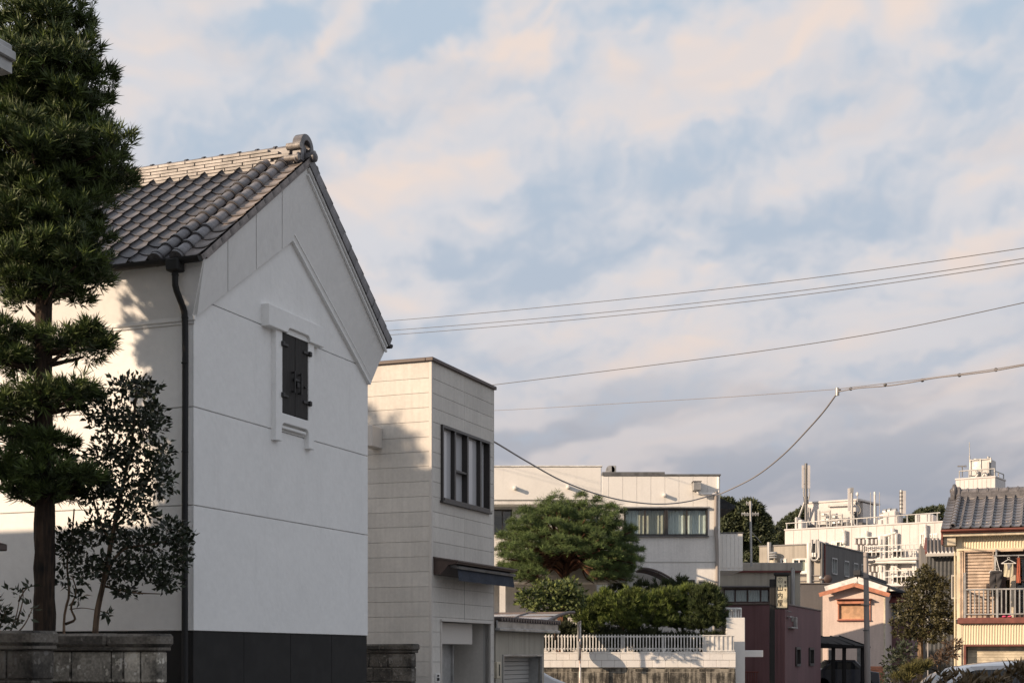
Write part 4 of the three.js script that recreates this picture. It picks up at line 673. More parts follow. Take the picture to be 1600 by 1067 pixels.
(function signboard() {
  const f = new Frame(1207, 53, -4), o = thing('shop_sign', 'tall lit-box shop sign with black brush lettering hung from a black pole', 'sign', f), y = (p) => f.y(p), x = (p) => f.x(p);
  part(o, 'pole', [box(-.09, .09, 0, y(905), -.09, .09, .01), box(.09, x(1213), y(907.5), y(905), -.05, .05), box(.09, x(1213), y(941), y(938.5), -.05, .05)], M.black);
  const x0 = x(1211.5), x1 = x(1232), y0 = y(952), y1 = y(899), d = .16;
  const bx = part(o, 'sign_box', [plate(rect(x0, y0, x1, y1), [[x0 + .045, y0 + .05, x1 - .045, y1 - .04]], d, .008).translate(0, 0, .10), box(x0 + .02, x1 - .02, y0 + .02, y1 - .02, -.04, .06)], M.black);
  part(bx, 'sign_cap', box(x0 - .04, x1 + .05, y1 - .01, y(895), -.1, .14, .015), M.black);
  const W = 192, Hh = 512, cv = document.createElement('canvas'); cv.width = W; cv.height = Hh; const c = cv.getContext('2d');
  c.fillStyle = '#d8cfb4'; c.fillRect(0, 0, W, Hh); const rn = rng(3); for (let i = 0; i < 500; i++) { c.fillStyle = `rgba(${90 + rn() * 60 | 0},${80 + rn() * 60 | 0},60,${.05 * rn()})`; c.fillRect(rn() * W, rn() * Hh, 2 + rn() * 14, 2 + rn() * 30); }
  c.strokeStyle = c.fillStyle = '#141210'; c.lineCap = 'round'; c.lineJoin = 'round';
  const stroke = (w, ...ls) => { c.lineWidth = w; for (const l of ls) { c.beginPath(); l.forEach(([a, b], i) => i ? c.lineTo(a, b) : c.moveTo(a, b)); c.stroke(); } };
  c.lineWidth = 6; c.strokeStyle = '#4a443c'; c.beginPath(); c.arc(68, 66, 42, 0, 7); c.stroke();
  stroke(7, [[60, 32], [56, 62], [36, 92]], [[74, 38], [82, 66], [102, 90]], [[52, 96], [68, 78], [84, 96]]); c.strokeStyle = '#141210';
  const at3 = (X, Y, k) => (l) => l.map(([a, b]) => [X + a * k, Y + b * k]);
  let g = at3(22, 140, .9); stroke(15, g([[50, 0], [50, 92]]), g([[8, 38], [8, 94], [94, 94], [94, 36]]));             // 山
  g = at3(22, 262, .9); stroke(13, g([[10, 100], [10, 24], [92, 24], [92, 92], [78, 96]]), g([[50, 0], [50, 42], [24, 78]]), g([[50, 42], [76, 74]])); // 内
  g = at3(22, 378, .9); stroke(12, g([[16, 6], [90, 6], [90, 28], [16, 28]]), g([[16, 6], [16, 50], [4, 100]]), g([[32, 46], [92, 46]]), g([[58, 46], [40, 64], [84, 64]]), g([[36, 82], [88, 82]]), g([[60, 64], [60, 104]]), g([[26, 104], [98, 104]])); // 屋
  for (const [k, col] of [[0, '#3a2018'], [1, '#2c2622'], [2, '#3a2a20']]) { c.strokeStyle = col; const h = at3(140, 78 + k * 62, .34); if (k === 0) stroke(6, h([[0, 12], [100, 12]]), h([[30, 0], [30, 24]]), h([[70, 0], [70, 24]]), h([[14, 36], [86, 36], [86, 70], [14, 70], [14, 36]]), h([[50, 36], [50, 108]]), h([[6, 90], [94, 90]])); if (k === 1) stroke(6, h([[12, 8], [84, 8], [84, 36], [12, 36]]), h([[12, 8], [12, 90], [40, 80]]), h([[50, 36], [92, 96]]), h([[20, 58], [92, 58]])); if (k === 2) stroke(6, h([[50, 0], [50, 14]]), h([[4, 34], [4, 16], [96, 16], [96, 34]]), h([[30, 40], [80, 40]]), h([[34, 56], [80, 56], [80, 92], [34, 92], [34, 56]])); }
  const t = new THREE.CanvasTexture(cv); t.colorSpace = THREE.SRGBColorSpace;
  const pg = new THREE.PlaneGeometry(x1 - x0 - .07, y1 - y0 - .07).translate((x0 + x1) / 2, (y0 + y1) / 2, .066).toNonIndexed();
  part(bx, 'sign_face', pg, new THREE.MeshStandardMaterial({ map: t, roughness: .5 }));
})();
(function oldBeige() {
  const f = new Frame(1127, 61, 0), o = thing('flat_building', 'old beige flat roofed building with red roof line behind the shop sign', 'building', f), x = (p) => f.x(p), y = (p) => f.y(p);
  const xl = x(1090), xr = x(1251), H = y(880), w = [x(1131), y(942), x(1204), y(919.5)];
  part(o, 'wall', [plate(rect(xl, 0, xr, H), [w], .15), box(xl, xr, 0, H, -7.2, -7), box(xl, xl + .15, 0, H, -7, -.15), box(xr - .15, xr, 0, H, -7, -.15), box(xl + .15, xr - .15, H - .4, H - .2, -7, -.15)], M.oldBeige);
  part(o, 'parapet', [box(xl - .05, xr + .03, y(892), H + .02, 0, .10, .015)], M.greyWall);
  part(o, 'red_band', [box(xl, xr + .02, y(894.5), y(892.2), 0, .13, .005)], M.redTrim);
  part(o, 'ledge', [box(xl, xr - .9, y(918.5), y(916), 0, .35, .02)], M.cement);
  windowUnit(o, w[0], w[2], w[1], w[3], { fw: .06, proud: .03, cols: [.255, .52, .80], frame: M.brown, curtains: [[[0, 1, M.curtain]], [[0, 1, M.curtain]], [[0, 1, M.curtain]], [[0, 1, M.curtain]]] });
  part(o, 'wall_pipe', [bar(V3(x(1238.5), 0, .12), V3(x(1238.5), y(891), .12), .09, 12), bar(V3(x(1238.5), y(891), .12), V3(x(1238.5), y(887), .12), .05, 10)], M.galv);
})();

// ---------------------------------------------------------------- grey building and low cement block behind
(function greyBuilding() {
  const f = new Frame(1290, 88, -29), o = thing('grey_building', 'grey rendered building with lit front, dark side and bare pipes', 'building', f);
  const H = f.y(850.5), xl = f.x(1187), zb = f.z(1353.5), x = (p) => f.x(p), y = (p, q = 1290) => f.y(p, f.x(q));
  const wf = [[x(1220), y(890, 1225), x(1229.5), y(872.5, 1225)], [x(1239), y(895, 1250), x(1261.5), y(872.5, 1250)]];
  const ws = [[1300, 1308, 897, 871], [1319.5, 1326.5, 901, 875.5], [1334, 1340.5, 905, 879], [1345.5, 1350, 907, 881]].map(([a, b, c, d]) => [f.z(a), f.z(b), f.y(c, 0, f.z(a)), f.y(d, 0, f.z(a))]);
  part(o, 'wall', [plate(rect(xl, 0, 0, H), wf, .15), box(xl, xl + .15, 0, H, zb, -.15), box(xl, 0, 0, H, zb - .15, zb), box(xl + .15, -.3, H - .4, H - .2, zb, -.15)], M.greyWall);
  part(o, 'side_wall', [plate(rect(0.16, 0, -zb, H - .002), ws.map(([a, b, c, d]) => [-a, c, -b, d]), .15).rotateY(Math.PI / 2).translate(-.001, 0, 0)], M.greyShade);
  part(o, 'coping', [box(xl - .04, .05, H, H + .08, -.25, .05, .01), box(-.2, .05, H, H + .08, zb, -.25, .01)], M.galvDark);
  part(o, 'corner_strip', box(-.06, .02, 0, H - .01, -.06, .02), M.redTrim);
  for (const [i, w] of wf.entries()) windowUnit(o, w[0], w[2], w[1], w[3], { fw: .10, proud: .05, cols: i ? [.46] : [.6], frame: M.whitePaint, curtains: [[[0, .5, M.curtain]], [[.1, .9, M.curtainWarm]]] });
  for (const [a, b, c, d] of ws) windowUnit(o, 0, a - b, c, d, { at: V3(0, c, a), ry: Math.PI / 2, fw: .08, proud: .05, cols: [.5], frame: M.galv, curtains: [[[0, 1, M.curtain]], [[0, 1, M.curtain]]] });
  part(o, 'window_sill', box(wf[1][0] - .1, wf[1][2] + .1, wf[1][1] - .1, wf[1][1], 0, .2, .02), M.whitePaint);
  const pipe = (n, p, y0, y1, r, m, z = .15) => part(o, n, bar(V3(x(p), y0, z), V3(x(p), y1, z), r, 10), m);
  pipe('wall_pipe', 1203.5, 0, H + .25, .13, M.galv); pipe('wall_pipe', 1266, 0, H + .1, .15, M.whitePaint); pipe('wall_pipe', 1286, 0, H + .1, .10, M.galvDark); pipe('wall_pipe', 1269.8, y(863), H + .1, .07, M.whitePaint);
  const fl = part(o, 'stack', [bar(V3(x(1212), y(882, 1212), .4), V3(x(1212), y(876, 1212), .4), .24, 16)], M.creamPale); for (let k = 0; k < 3; k++) part(fl, 'stack_ring', new THREE.CylinderGeometry(.22, .28, .10, 16).translate(x(1212), y(871.5 - k * 3.6, 1212), .4), M.galv);
  part(o, 'stack', bar(V3(x(1212), 0, .4), V3(x(1212), y(882, 1212), .4), .2, 12), M.greyWall);
  const fr = part(o, 'duct_frame', [tube([V3(x(1271.5), H + .3, .25), V3(x(1271.5), y(874), .25), V3(x(1280), y(874), .25), V3(x(1280), H + .3, .25)], .08, 30, 8), bar(V3(x(1278), y(872), .3), V3(x(1278), H + .3, .3), .05), bar(V3(x(1283), y(872), .3), V3(x(1283), H + .2, .3), .06)], M.galv);
  for (const [p, q] of [[1271.5, 1274.5], [1275.5, 1278.5]]) part(fr, 'duct_unit', box(x(p), x(q), y(870.5), y(863.5), .1, .4, .02), M.whitePaint);
  part(o, 'roof_unit', [box(x(1266), x(1269.5), H + .08, y(842.5), -1.6, -.9, .03), box(x(1271.5), x(1275), H + .08, y(843), -1.6, -.9, .03), box(x(1277), x(1284), H + .08, y(845), -1.6, -.9, .03)], M.galv);
  part(o, 'conduit', [[873.5, 1262, 1289], [899, 1231, 1289], [907, 1245, 1289]].map(([p, a, b]) => bar(V3(x(a), y(p), .06), V3(x(b), y(p), .06), .03, 6)), M.wireGrey);
  const dz = f.z(1296, .6), d = part(o, 'satellite_dish', [new THREE.SphereGeometry(.5, 20, 8, 0, 6.29, 0, .75).scale(.75, .55, .75).rotateX(Math.PI / 2).rotateY(.5).translate(.55, f.y(905, .6, dz), dz + .2), bar(V3(0, f.y(905, .6, dz), dz), V3(.5, f.y(905, .6, dz), dz), .05)], M.brown);
  part(d, 'dish_feed', [new THREE.SphereGeometry(.10, 8, 6).translate(.25, f.y(903, .6, dz), dz + .55), bar(V3(.3, f.y(904, .6, dz), dz + .1), V3(.25, f.y(903, .6, dz), dz + .55), .03)], M.whitePaint);
  const g = new Frame(1252, 80, 0), c = thing('cement_block', 'plain dark grey cement building wall below the grey building', 'building', g);
  part(c, 'wall', box(g.x(1215), g.x(1312), 0, g.y(912.5), -5, 0), M.cement); part(c, 'coping', box(g.x(1215), g.x(1313), g.y(912.5), g.y(911), -5.1, .08, .02), M.cement);
})();

// ---------------------------------------------------------------- white hospital-like block with rooftop plant
(function whiteBlock() {
  const A = -34, f = new Frame(1227, 125, A), o = thing('white_block', 'big sunlit white block with rooftop plant, masts and pipe-covered facade', 'building', f);
  const x = (p, z = 0) => f.x(p, z), y = (p, q, z = 0) => f.y(p, f.x(q, z), z), H = y(829, 1227), xr = x(1500), D = -11;
  const wn = [[1300, 1306, 855, 846, 2], [1306.5, 1322, 855, 845.5, 2], [1438.5, 1446, 853, 834, 2], [1446.5, 1450, 852, 834, 1], [1453, 1458, 841, 834, 1], [1459, 1466, 841, 833.5, 2], [1410, 1417, 897, 890, 1]];
  const holes = wn.map(([a, b, c, d]) => [x(a), y(c, a), x(b), y(d, a)]);
  part(o, 'wall', [plate(rect(0, 0, xr, H), holes, .2), box(0, .2, 0, H, D, -.2), box(xr - .2, xr, 0, H, D, -.2), box(0, xr, 0, H, D - .2, D), box(.2, xr - .2, H - .6, H - .35, D, -.2)], M.hospital);
  part(o, 'coping', [box(-.06, xr + .06, H, H + .12, -.4, .08, .02), box(-.06, .3, H, H + .12, D, -.4, .02)], M.hospital);
  holes.forEach((h, i) => windowUnit(o, h[0], h[2], h[1], h[3], { fw: .10, proud: .06, cols: wn[i][4] === 2 ? [.5] : [], frame: M.whitePaint, curtains: [[[0, 1, M.curtainWarm]], [[0, 1, M.curtain]]] }));
  for (let p = 1240, k = 0; p < 1470; p += 13, k++) part(o, 'facade_joint', box(x(p), x(p) + .03, y(862, p), H - .05, 0, .02), M.greyTrim);
  // sun louvres in two fields
  for (const [a, b, rows, yy, hh] of [[1337, 1381, 2, 842, 19], [1358, 1382, 2, 884, 21]]) {
    const lf = part(o, 'louvre_frame', [box(x(a), x(b), y(yy, a), y(yy - 1.5, a), 0, .5, .02), box(x(a), x(b), y(yy + hh + 1, a), y(yy + hh, a), 0, .4, .02)], M.whitePaint);
    for (let r = 0; r < rows; r++) for (let p = a + 2 + r * 3; p < b - 2; p += 6.6) part(lf, 'louvre_fin', box(x(p), x(p + 3.2), y(yy + (r + .95) * hh / 2, p), y(yy + r * hh / 2 + 1, p), .05, .65, .03), M.hospital);
  }
  // access balconies with rails and air conditioners
  for (const [a, b, py] of [[1357, 1440, 874.5], [1390, 1440, 913]]) {
    const z = 1.1, yb = y(py, a), g = part(o, 'balcony', [box(x(a), x(b), yb - .22, yb, 0, z, .02)], M.hospital);
    part(g, 'balcony_rail', [1.05, .55].map((h) => bar(V3(x(a), yb + h, z - .05), V3(x(b), yb + h, z - .05), .05, 6)), M.whitePaint);
    for (let p = a; p <= b; p += 6.5) part(g, 'rail_post', bar(V3(x(p), yb, z - .05), V3(x(p), yb + 1.05, z - .05), .04, 6), M.whitePaint);
    for (const [q, w] of a === 1357 ? [[1362, 6], [1374, 6], [1401, 5], [1409, 5]] : [[1402, 5], [1411, 5], [1418, 5]]) { const u = part(g, 'air_conditioner', box(x(q), x(q + w), yb, yb + .75, .2, .6, .03), M.whitePaint); part(u, 'fan_grille', new THREE.CylinderGeometry(.26, .26, .03, 14).rotateX(Math.PI / 2).translate(x(q + w * .38), yb + .37, .61), M.dark); }
  }
  part(o, 'air_conditioner', box(x(1415), x(1422), y(897, 1415), y(890, 1415), .0, .5, .03), M.whitePaint);
  const pipes = [[1379.5, 838, 930, .30], [1384, 838, 930, .20], [1397.5, 826, 940, .18], [1403, 833, 940, .14], [1357, 830, 870, .16], [1321.5, 829, 850, .20], [1448.5, 820, 845, .16], [1430, 862, 915, .12], [1434, 862, 915, .10], [1392, 838, 875, .1]];
  for (const [p, a, b, r] of pipes) part(o, 'drain_pipe', bar(V3(x(p), y(b, p), .3), V3(x(p), y(a, p), .3), r, 8), M.whitePaint);
  part(o, 'drain_pipe', [bar(V3(x(1384), y(838, 1384), .4), V3(x(1403), y(833, 1403), .4), .12, 8), bar(V3(x(1358), y(879, 1358), .9), V3(x(1438), y(879, 1438), .9), .14, 8), bar(V3(x(1397), y(884, 1397), .4), V3(x(1415), y(893, 1415), .4), .06, 6)], M.whitePaint);
  // roof: dark plinth, plant room, rails
  const P = -5, px = (p) => f.x(p, P), pyy = (v, q) => f.y(v, f.x(q, P), P), rf = H + .02;
  part(o, 'roof_kerb', box(px(1256), px(1352), rf - .5, pyy(821.5, 1262), D + .5, P + .6, .03), M.cement);
  const pr = part(o, 'plant_room', [box(px(1262), px(1338), rf - .4, pyy(787, 1262), D + 1, P, .03)], M.hospital);
  part(pr, 'plant_room_side', box(px(1338) - .01, px(1343), rf - .4, pyy(784, 1338), D + 1.5, P - 1, .03), M.hospital);
  part(pr, 'plant_room_coping', box(px(1261.5), px(1345), pyy(787, 1262), pyy(787, 1262) + .16, D + .9, P + .1, .02), M.hospital);
  part(pr, 'wall_pipe', [bar(V3(px(1296), pyy(791, 1296), P + .2), V3(px(1337), pyy(789.5, 1337), P + .2), .10, 8), bar(V3(px(1265), pyy(823, 1265), P + .2), V3(px(1265), pyy(793, 1265), P + .2), .07, 8)], M.galv);
  const lad = (a, b, c, d, n, m) => { const g = part(o, 'rooftop_frame', [a, b].map((p) => bar(V3(px(p), pyy(c, a), P + .7), V3(px(p), pyy(d, a), P + .7), .07, 6)), M.galv); for (let i = 0; i < n; i++) part(g, 'frame_rung', bar(V3(px(a), pyy(d + (c - d) * (i + .3) / n, a), P + .7), V3(px(b), pyy(d + (c - d) * (i + .3) / n, a), P + .7), .05, 6), M.galv); return g; };
  const l1 = lad(1286, 1302, 825, 799, 4), l2 = lad(1304.5, 1321, 823, 805, 3);
  for (const [p, q, c] of [[1289, 1294, 803], [1289, 1295, 812], [1296, 1301, 811], [1306, 1311, 807], [1312, 1318, 815], [1306, 1311, 816]]) part(l1, 'junction_box', box(px(p), px(q), pyy(c + 4, p), pyy(c, p), P + .5, P + .8, .03), M.galv);
  for (const [p, q, c, d] of [[1338, 1340.5, 800, 821], [1342, 1345, 800, 821]]) part(o, 'rooftop_unit', box(px(p), px(q), pyy(d, p), pyy(c, p), P + .1, P + .6, .03), M.galvDark);
  part(o, 'cable_loop', tube([V3(px(1341), pyy(787, 1341), P + .5), V3(px(1347), pyy(792, 1347), P + .5), V3(px(1349), pyy(799, 1349), P + .5), V3(px(1346), pyy(804, 1346), P + .5)], .09, 20, 7), M.galvDark);
  const R0 = -.6, rr = (p) => f.x(p, R0), ry = (v, q) => f.y(v, f.x(q, R0), R0), rail = part(o, 'roof_rail', [bar(V3(rr(1228), ry(818, 1228), R0), V3(rr(1470), ry(801, 1470), R0), .055, 6)], M.galv);
  for (let p = 1230; p < 1478; p += 15.7) part(rail, 'rail_post', bar(V3(rr(p), H, R0), V3(rr(p), ry(818 - (p - 1228) * .0702, p), R0), .06, 6), M.galv);
  const boxes = [[1242, 1246, 822, 808], [1247, 1254, 824, 812], [1370, 1379, 822, 812], [1387, 1400, 819, 798], [1380, 1391, 803, 800], [1400, 1404, 819, 806], [1430, 1437, 815, 803.5], [1438, 1455, 816, 803], [1456, 1459, 815, 804]];
  for (const [a, b, c, d] of boxes) part(o, 'rooftop_unit', box(f.x(a, -3), f.x(b, -3), H - .2, f.y(d, f.x(a, -3), -3), -4, -3, .08), M.hospital);
  for (const [a, b, d] of [[1377, 1388, 806], [1381, 1386, 800.5], [1388.5, 1393, 799], [1395, 1402, 799.5]]) part(o, 'vent_hood', [new THREE.CylinderGeometry(.28, .28, f.x(b, -4) - f.x(a, -4), 12).rotateZ(Math.PI / 2).translate((f.x(a, -4) + f.x(b, -4)) / 2, f.y(d, f.x(a, -4), -4), -4), box(f.x(a, -4), f.x(b, -4), H, f.y(d, f.x(a, -4), -4), -4.2, -3.9)], M.galv);
  // masts: each stands on the roof, a thing of its own
  const mast = (label, p, base, top, r, mtl, extra) => { const m = thing('antenna_mast', label, 'antenna', null); const w = (q, v, z = P + 1) => f.world(f.x(q, z), f.y(v, f.x(q, z), z), z); part(m, 'pole', bar(w(p, base), w(p, top), r, 10), mtl); extra(m, w); return m; };
  const pan = (m, w, q, a, b, rx, mt) => part(m, 'antenna_panel', sbar(w(q, a), w(q, b), rx, rx * .8), mt);
  mast('tall antenna mast with two pale side panels left of the plant room', 1260, 823, 724, .13, M.galvDark, (m, w) => { pan(m, w, 1255.3, 727, 763, .19, M.hospital); pan(m, w, 1264.6, 727, 763, .19, M.hospital);
    part(m, 'strut', [bar(w(1259, 781), w(1249, 808), .10, 8), tube([w(1256, 762), w(1256.5, 775), w(1259, 779)], .06, 12), tube([w(1264.5, 762), w(1265, 775), w(1262, 785)], .06, 12)], M.galv); part(m, 'clamp', [bar(w(1259.5, 776), w(1260.5, 787), .22, 8), ...[732, 756].map((v) => bar(w(1255, v), w(1265, v), .05, 6))], M.galvDark); });
  mast('short antenna pole with one pale panel in front of the plant room', 1332, 822, 763, .10, M.galv, (m, w) => { pan(m, w, 1327.5, 763, 798, .22, M.hospital); pan(m, w, 1331.5, 762, 770, .28, M.galv); part(m, 'cable', tube([w(1329, 800), w(1331, 803), w(1334, 805), w(1335, 818), w(1338, 822)], .06, 20), M.galv); });
  mast('thin pole with a small white ball above the plant room', 1340.5, 784, 773, .04, M.galv, (m, w) => part(m, 'ball', new THREE.SphereGeometry(.14, 12, 8).scale(1, 1.3, 1).translate(...w(1340.3, 772).toArray()), M.whitePaint));
  mast('pale rod aerial between two thin whips on the roof', 1367.5, 818, 768.5, .09, M.whitePaint, (m, w) => { for (const q of [1361, 1375]) part(m, 'whip', bar(w(q, 812), w(q, 769), .03, 6), M.galv); });
  mast('banded dark antenna pole beside one white panel, right roof', 1409, 818, 766, .15, M.galv, (m, w) => { pan(m, w, 1413.8, 767, 803, .22, M.hospital); part(m, 'band', [769, 775, 781, 787, 793].map((v) => bar(w(1409, v), w(1409, v + 2.2), .17, 10)), M.galvDark); part(m, 'bracket', [772, 797].map((v) => bar(w(1409, v), w(1414, v), .05, 6)), M.galv); });

  // stair tower with water tanks behind the yellow house
  const g = new Frame(1556, 118, A), t = thing('roof_tower', 'white tower with railing and boxy water tank above the tiled roof', 'tower', g);
  const th = g.y(746), gx = g.x(1494), gz = g.z(1572);
  part(t, 'wall', box(gx, 0, 0, th, gz, 0, .02), M.hospital); part(t, 'coping', [box(gx - .05, .05, th, th + .14, gz - .05, .06, .03)], M.hospital);
  for (let k = 1; k < 9; k++) part(t, 'tile_joint', box(gx * k / 9 - .015, gx * k / 9 + .015, th - 4, th - .05, 0, .02), M.greyTrim);
  const tx = (p, z = -1.2) => g.x(p, z), tyy = (v, q, z = -1.2) => g.y(v, g.x(q, z), z), Z = -1.2;
  const tank = thing('water_tank', 'boxy white rooftop water tank with pipes on the tower', 'tank', null), W = (q, v, z = Z) => g.world(g.x(q, z), g.y(v, g.x(q, z), z), z);
  const lg = (geo) => { const b2 = geo; b2.rotateY(g.a).translate(g.X, 0, -g.Z); return b2; };
  part(tank, 'tank_body', lg(box(tx(1517), tx(1549), th + .35, tyy(719, 1517), Z - 1.6, Z, .08)), M.hospital);
  for (const q of [1517, 1533, 1549]) part(tank, 'tank_frame', lg(box(tx(q) - .07, tx(q) + .07, th + .1, tyy(717.5, 1517), Z, Z + .1, .02)), M.galv);
  part(tank, 'tank_frame', lg(join([box(tx(1516), tx(1550), tyy(720, 1517), tyy(718.5, 1517), Z, Z + .12, .02), box(tx(1516), tx(1550), th + .1, th + .35, Z - 1.6, Z + .1, .02)])), M.galv);
  part(tank, 'hatch', [lg(new THREE.CylinderGeometry(.36, .36, .05, 18).rotateX(Math.PI / 2).translate(tx(1527), tyy(728, 1527), Z + .05)), lg(new THREE.CylinderGeometry(.4, .4, .2, 18).translate(tx(1524), tyy(718, 1524), Z - .6)), lg(new THREE.CylinderGeometry(.12, .12, .4, 12).translate(tx(1542), tyy(716, 1542), Z - .6))], M.galv);
  part(tank, 'pipe', [tube([W(1527, 735, Z + .3), W(1529, 741, Z + .3), W(1526, 745, Z + .3)], .12, 16), tube([W(1537, 744, Z + .3), W(1540, 740, Z + .3), W(1543, 744, Z + .3)], .14, 16), tube([W(1546, 722, Z + .2), W(1546, 740, Z + .2)], .10, 8)], M.galv);
  const trl = part(t, 'roof_rail', [[736.5, 1500, 1516, 0], [735.5, 1556, 1570, 1]].map(([v, a, b, k]) => k ? bar(V3(-.1, tyy(v, a, -.1), -.1), V3(-.1, tyy(v, a, -.1), gz + .2), .05, 6) : bar(V3(g.x(1500, -.2), g.y(736.5, gx, -.2), -.2), V3(-.1, g.y(736.5, gx, -.2), -.2), .05, 6)), M.galv);
  for (const p of [1500, 1515, 1535, 1555]) part(trl, 'rail_post', bar(V3(g.x(p, -.2), th, -.2), V3(g.x(p, -.2), g.y(736.5, gx, -.2), -.2), .05, 6), M.galv);
  for (const k of [.5, 1]) part(trl, 'rail_post', bar(V3(-.1, th, gz * k + .2), V3(-.1, tyy(735.5, 1556, -.1), gz * k + .2), .05, 6), M.galv);
  const wp = thing('whip_aerial', 'thin tall whip aerial left of the rooftop water tank', 'antenna', null); part(wp, 'rod', [bar(W(1516, 745), W(1516, 712), .06, 6), bar(W(1516, 712), W(1515.7, 691), .03, 6)], M.galv);
  const ta = thing('tv_antenna', 'small television antenna on the white tower railing', 'antenna', null); part(ta, 'boom', [bar(W(1497, 728.5), W(1511, 728.5), .04, 6), bar(W(1504.5, 745), W(1504.5, 728), .04, 6)], M.galvDark); for (let i = 0; i < 6; i++) part(ta, 'element', bar(W(1498 + i * 2.4, 727 - (i > 4 ? 1 : 0)), W(1498 + i * 2.4, 730 + (i > 4 ? 1 : 0)), .025, 5), M.galvDark);
})();

// ---------------------------------------------------------------- pink house with orange barge boards
(function pinkHouse() {
  const f = new Frame(1336, 72, -22), o = thing('pink_house', 'pinkish gabled house with orange barge boards and closed shutter window', 'house', f);
  const x = (p, z = 0) => f.x(p, z), y = (p, q = 1336, z = 0) => f.y(p, f.x(q, z), z), xl = x(1286), xr = x(1383.5), ya = y(913), yl = y(929, 1286), D = -9;
  const w = [x(1312), y(967, 1312), x(1359), y(938.5, 1335)];
  part(o, 'wall', [plate([[xl, 0], [xr, 0], [xr, yl], [0, ya - .05], [xl, yl]], [w], .15), box(xl, xl + .15, 0, yl, D, -.15), box(xr - .15, xr, 0, yl, D, -.15), plate([[xl, 0], [xr, 0], [xr, yl], [0, ya - .05], [xl, yl]], [], .15).translate(0, 0, D)], M.pink);
  part(o, 'corner_board', box(xr - .06, xr + .02, 0, yl - .1, -.06, .02, .005), M.creamPale);
  const z = .5, zz = .35, bl = x(1280, z), brr = x(1391, z), pk = x(1335, z), m = (yl - ya) / -(0 - xl);
  const Q = (p, v, zq) => V3(f.x(p, zq), f.y(v, f.x(p, zq), zq), zq);
  part(o, 'barge_board', [sbar(Q(1280.5, 929.5, z), Q(1335.5, 913.5, z), .20, .05), sbar(Q(1335.5, 913.5, z), Q(1391, 930, z), .20, .05)], M.orange);
  part(o, 'gable_fascia', [sbar(Q(1290.5, 921, zz), Q(1341, 906, zz), .30, .3), sbar(Q(1341, 906, zz), Q(1387, 922, zz), .30, .3)], M.whitePaint);
  const slab = (a, b, c, d, t) => poly([[...a, zz + .1], [...b, zz + .1], [...b, D - .4], [...a, D - .4], [a[0], a[1] + t, zz + .1], [b[0], b[1] + t, zz + .1], [b[0], b[1] + t, D - .4], [a[0], a[1] + t, D - .4]], [[0, 1, 2, 3], [4, 7, 6, 5], [0, 4, 5, 1], [3, 2, 6, 7], [0, 3, 7, 4], [1, 5, 6, 2]]);
  const L0 = Q(1288, 919.5, zz), P0 = Q(1341, 901.5, zz), R0 = Q(1393, 921, zz);
  const roof = part(o, 'roof', [slab([L0.x, L0.y], [P0.x, P0.y], 0, 0, .10), slab([P0.x, P0.y], [R0.x, R0.y], 0, 0, .10)], M.slate);
  for (let i = 0; i < 14; i++) part(roof, 'roof_batten', bar(V3(P0.x + (R0.x - P0.x) * (i + .5) / 14, P0.y + (R0.y - P0.y) * (i + .5) / 14 + .11, zz + .1), V3(P0.x + (R0.x - P0.x) * (i + .5) / 14, P0.y + (R0.y - P0.y) * (i + .5) / 14 + .11, D - .4), .035, 6), M.slate);
  part(roof, 'ridge_tile', [box(P0.x - .16, P0.x + .16, P0.y + .06, P0.y + .28, D - .4, zz + .15, .05), box(P0.x - .2, P0.x + .2, P0.y + .04, P0.y + .36, zz + .0, zz + .2, .06)], M.slate);
  // shuttered window
  const wn = part(o, 'window', [plate(rect(w[0] - .06, w[1] - .06, w[2] + .06, w[3] + .02), [[w[0], w[1], w[2], w[3] - .12]], .1).translate(0, 0, .08)], M.orange);
  part(wn, 'shutter_box', box(w[0] - .08, w[2] + .08, w[3] - .16, w[3] + .04, .0, .22, .01), M.orange); part(wn, 'hood', box(w[0] - .14, w[2] + .14, w[3] + .04, w[3] + .09, 0, .42, .01), M.redBrown);
  for (let v = w[1], k = 0; v < w[3] - .18; v += .10, k++) part(wn, 'shutter_slat', box(w[0], w[2], v, Math.min(v + .097, w[3] - .17), -.06, -.045, .004), M.shutterOrange);
  part(wn, 'ledge', box(w[0] - .1, w[2] + .1, w[1] - .12, w[1] - .06, 0, .12, .01), M.redBrown);
  for (let v = 0; v < 1.05; v += .11) part(o, 'brick_course', box(x(1358), xr + .01, v, v + .1, 0, .02, .006), M.orange);
  part(o, 'door_panel', [box(x(1286) + .3, x(1300), 0, 1.9, 0, .03), box(x(1340), x(1357), .9, 2.0, 0, .03)], M.galvDark);
  // red roofed side wing
  const g = new Frame(1384, 74, -22), s = thing('side_wing', 'dim reddish house wing with red lean-to eave behind the small tree', 'house', g), gy = (v, q) => g.y(v, g.x(q)), sx = g.x(1425);
  const ww = [g.x(1394), gy(963, 1394), g.x(1413), gy(938, 1394)];
  part(s, 'wall', [plate(rect(0, 0, sx, gy(928, 1384)), [ww], .12), box(0, sx, 0, gy(928, 1384), -6, -5.8), box(0, .12, 0, gy(928, 1384), -5.8, -.12), box(sx - .12, sx, 0, gy(928, 1384), -5.8, -.12)], M.burgundy);
  windowUnit(s, ww[0], ww[2], ww[1], ww[3], { cols: [.5], frame: M.galv, curtains: [[[0, .6, M.curtain]], [[.4, 1, M.curtain]]] });
  part(s, 'eave', [poly([[g.x(1386), gy(932, 1386), .1], [sx, gy(932, 1386), .1], [sx, gy(941, 1386), 1.1], [g.x(1392), gy(941, 1386), 1.1], [g.x(1386), gy(934, 1386), .1], [sx, gy(934, 1386), .1], [sx, gy(943, 1386), 1.1], [g.x(1392), gy(943, 1386), 1.1]], [[0, 1, 2, 3], [4, 7, 6, 5], [3, 2, 6, 7], [0, 3, 7, 4]])], M.redTrim);
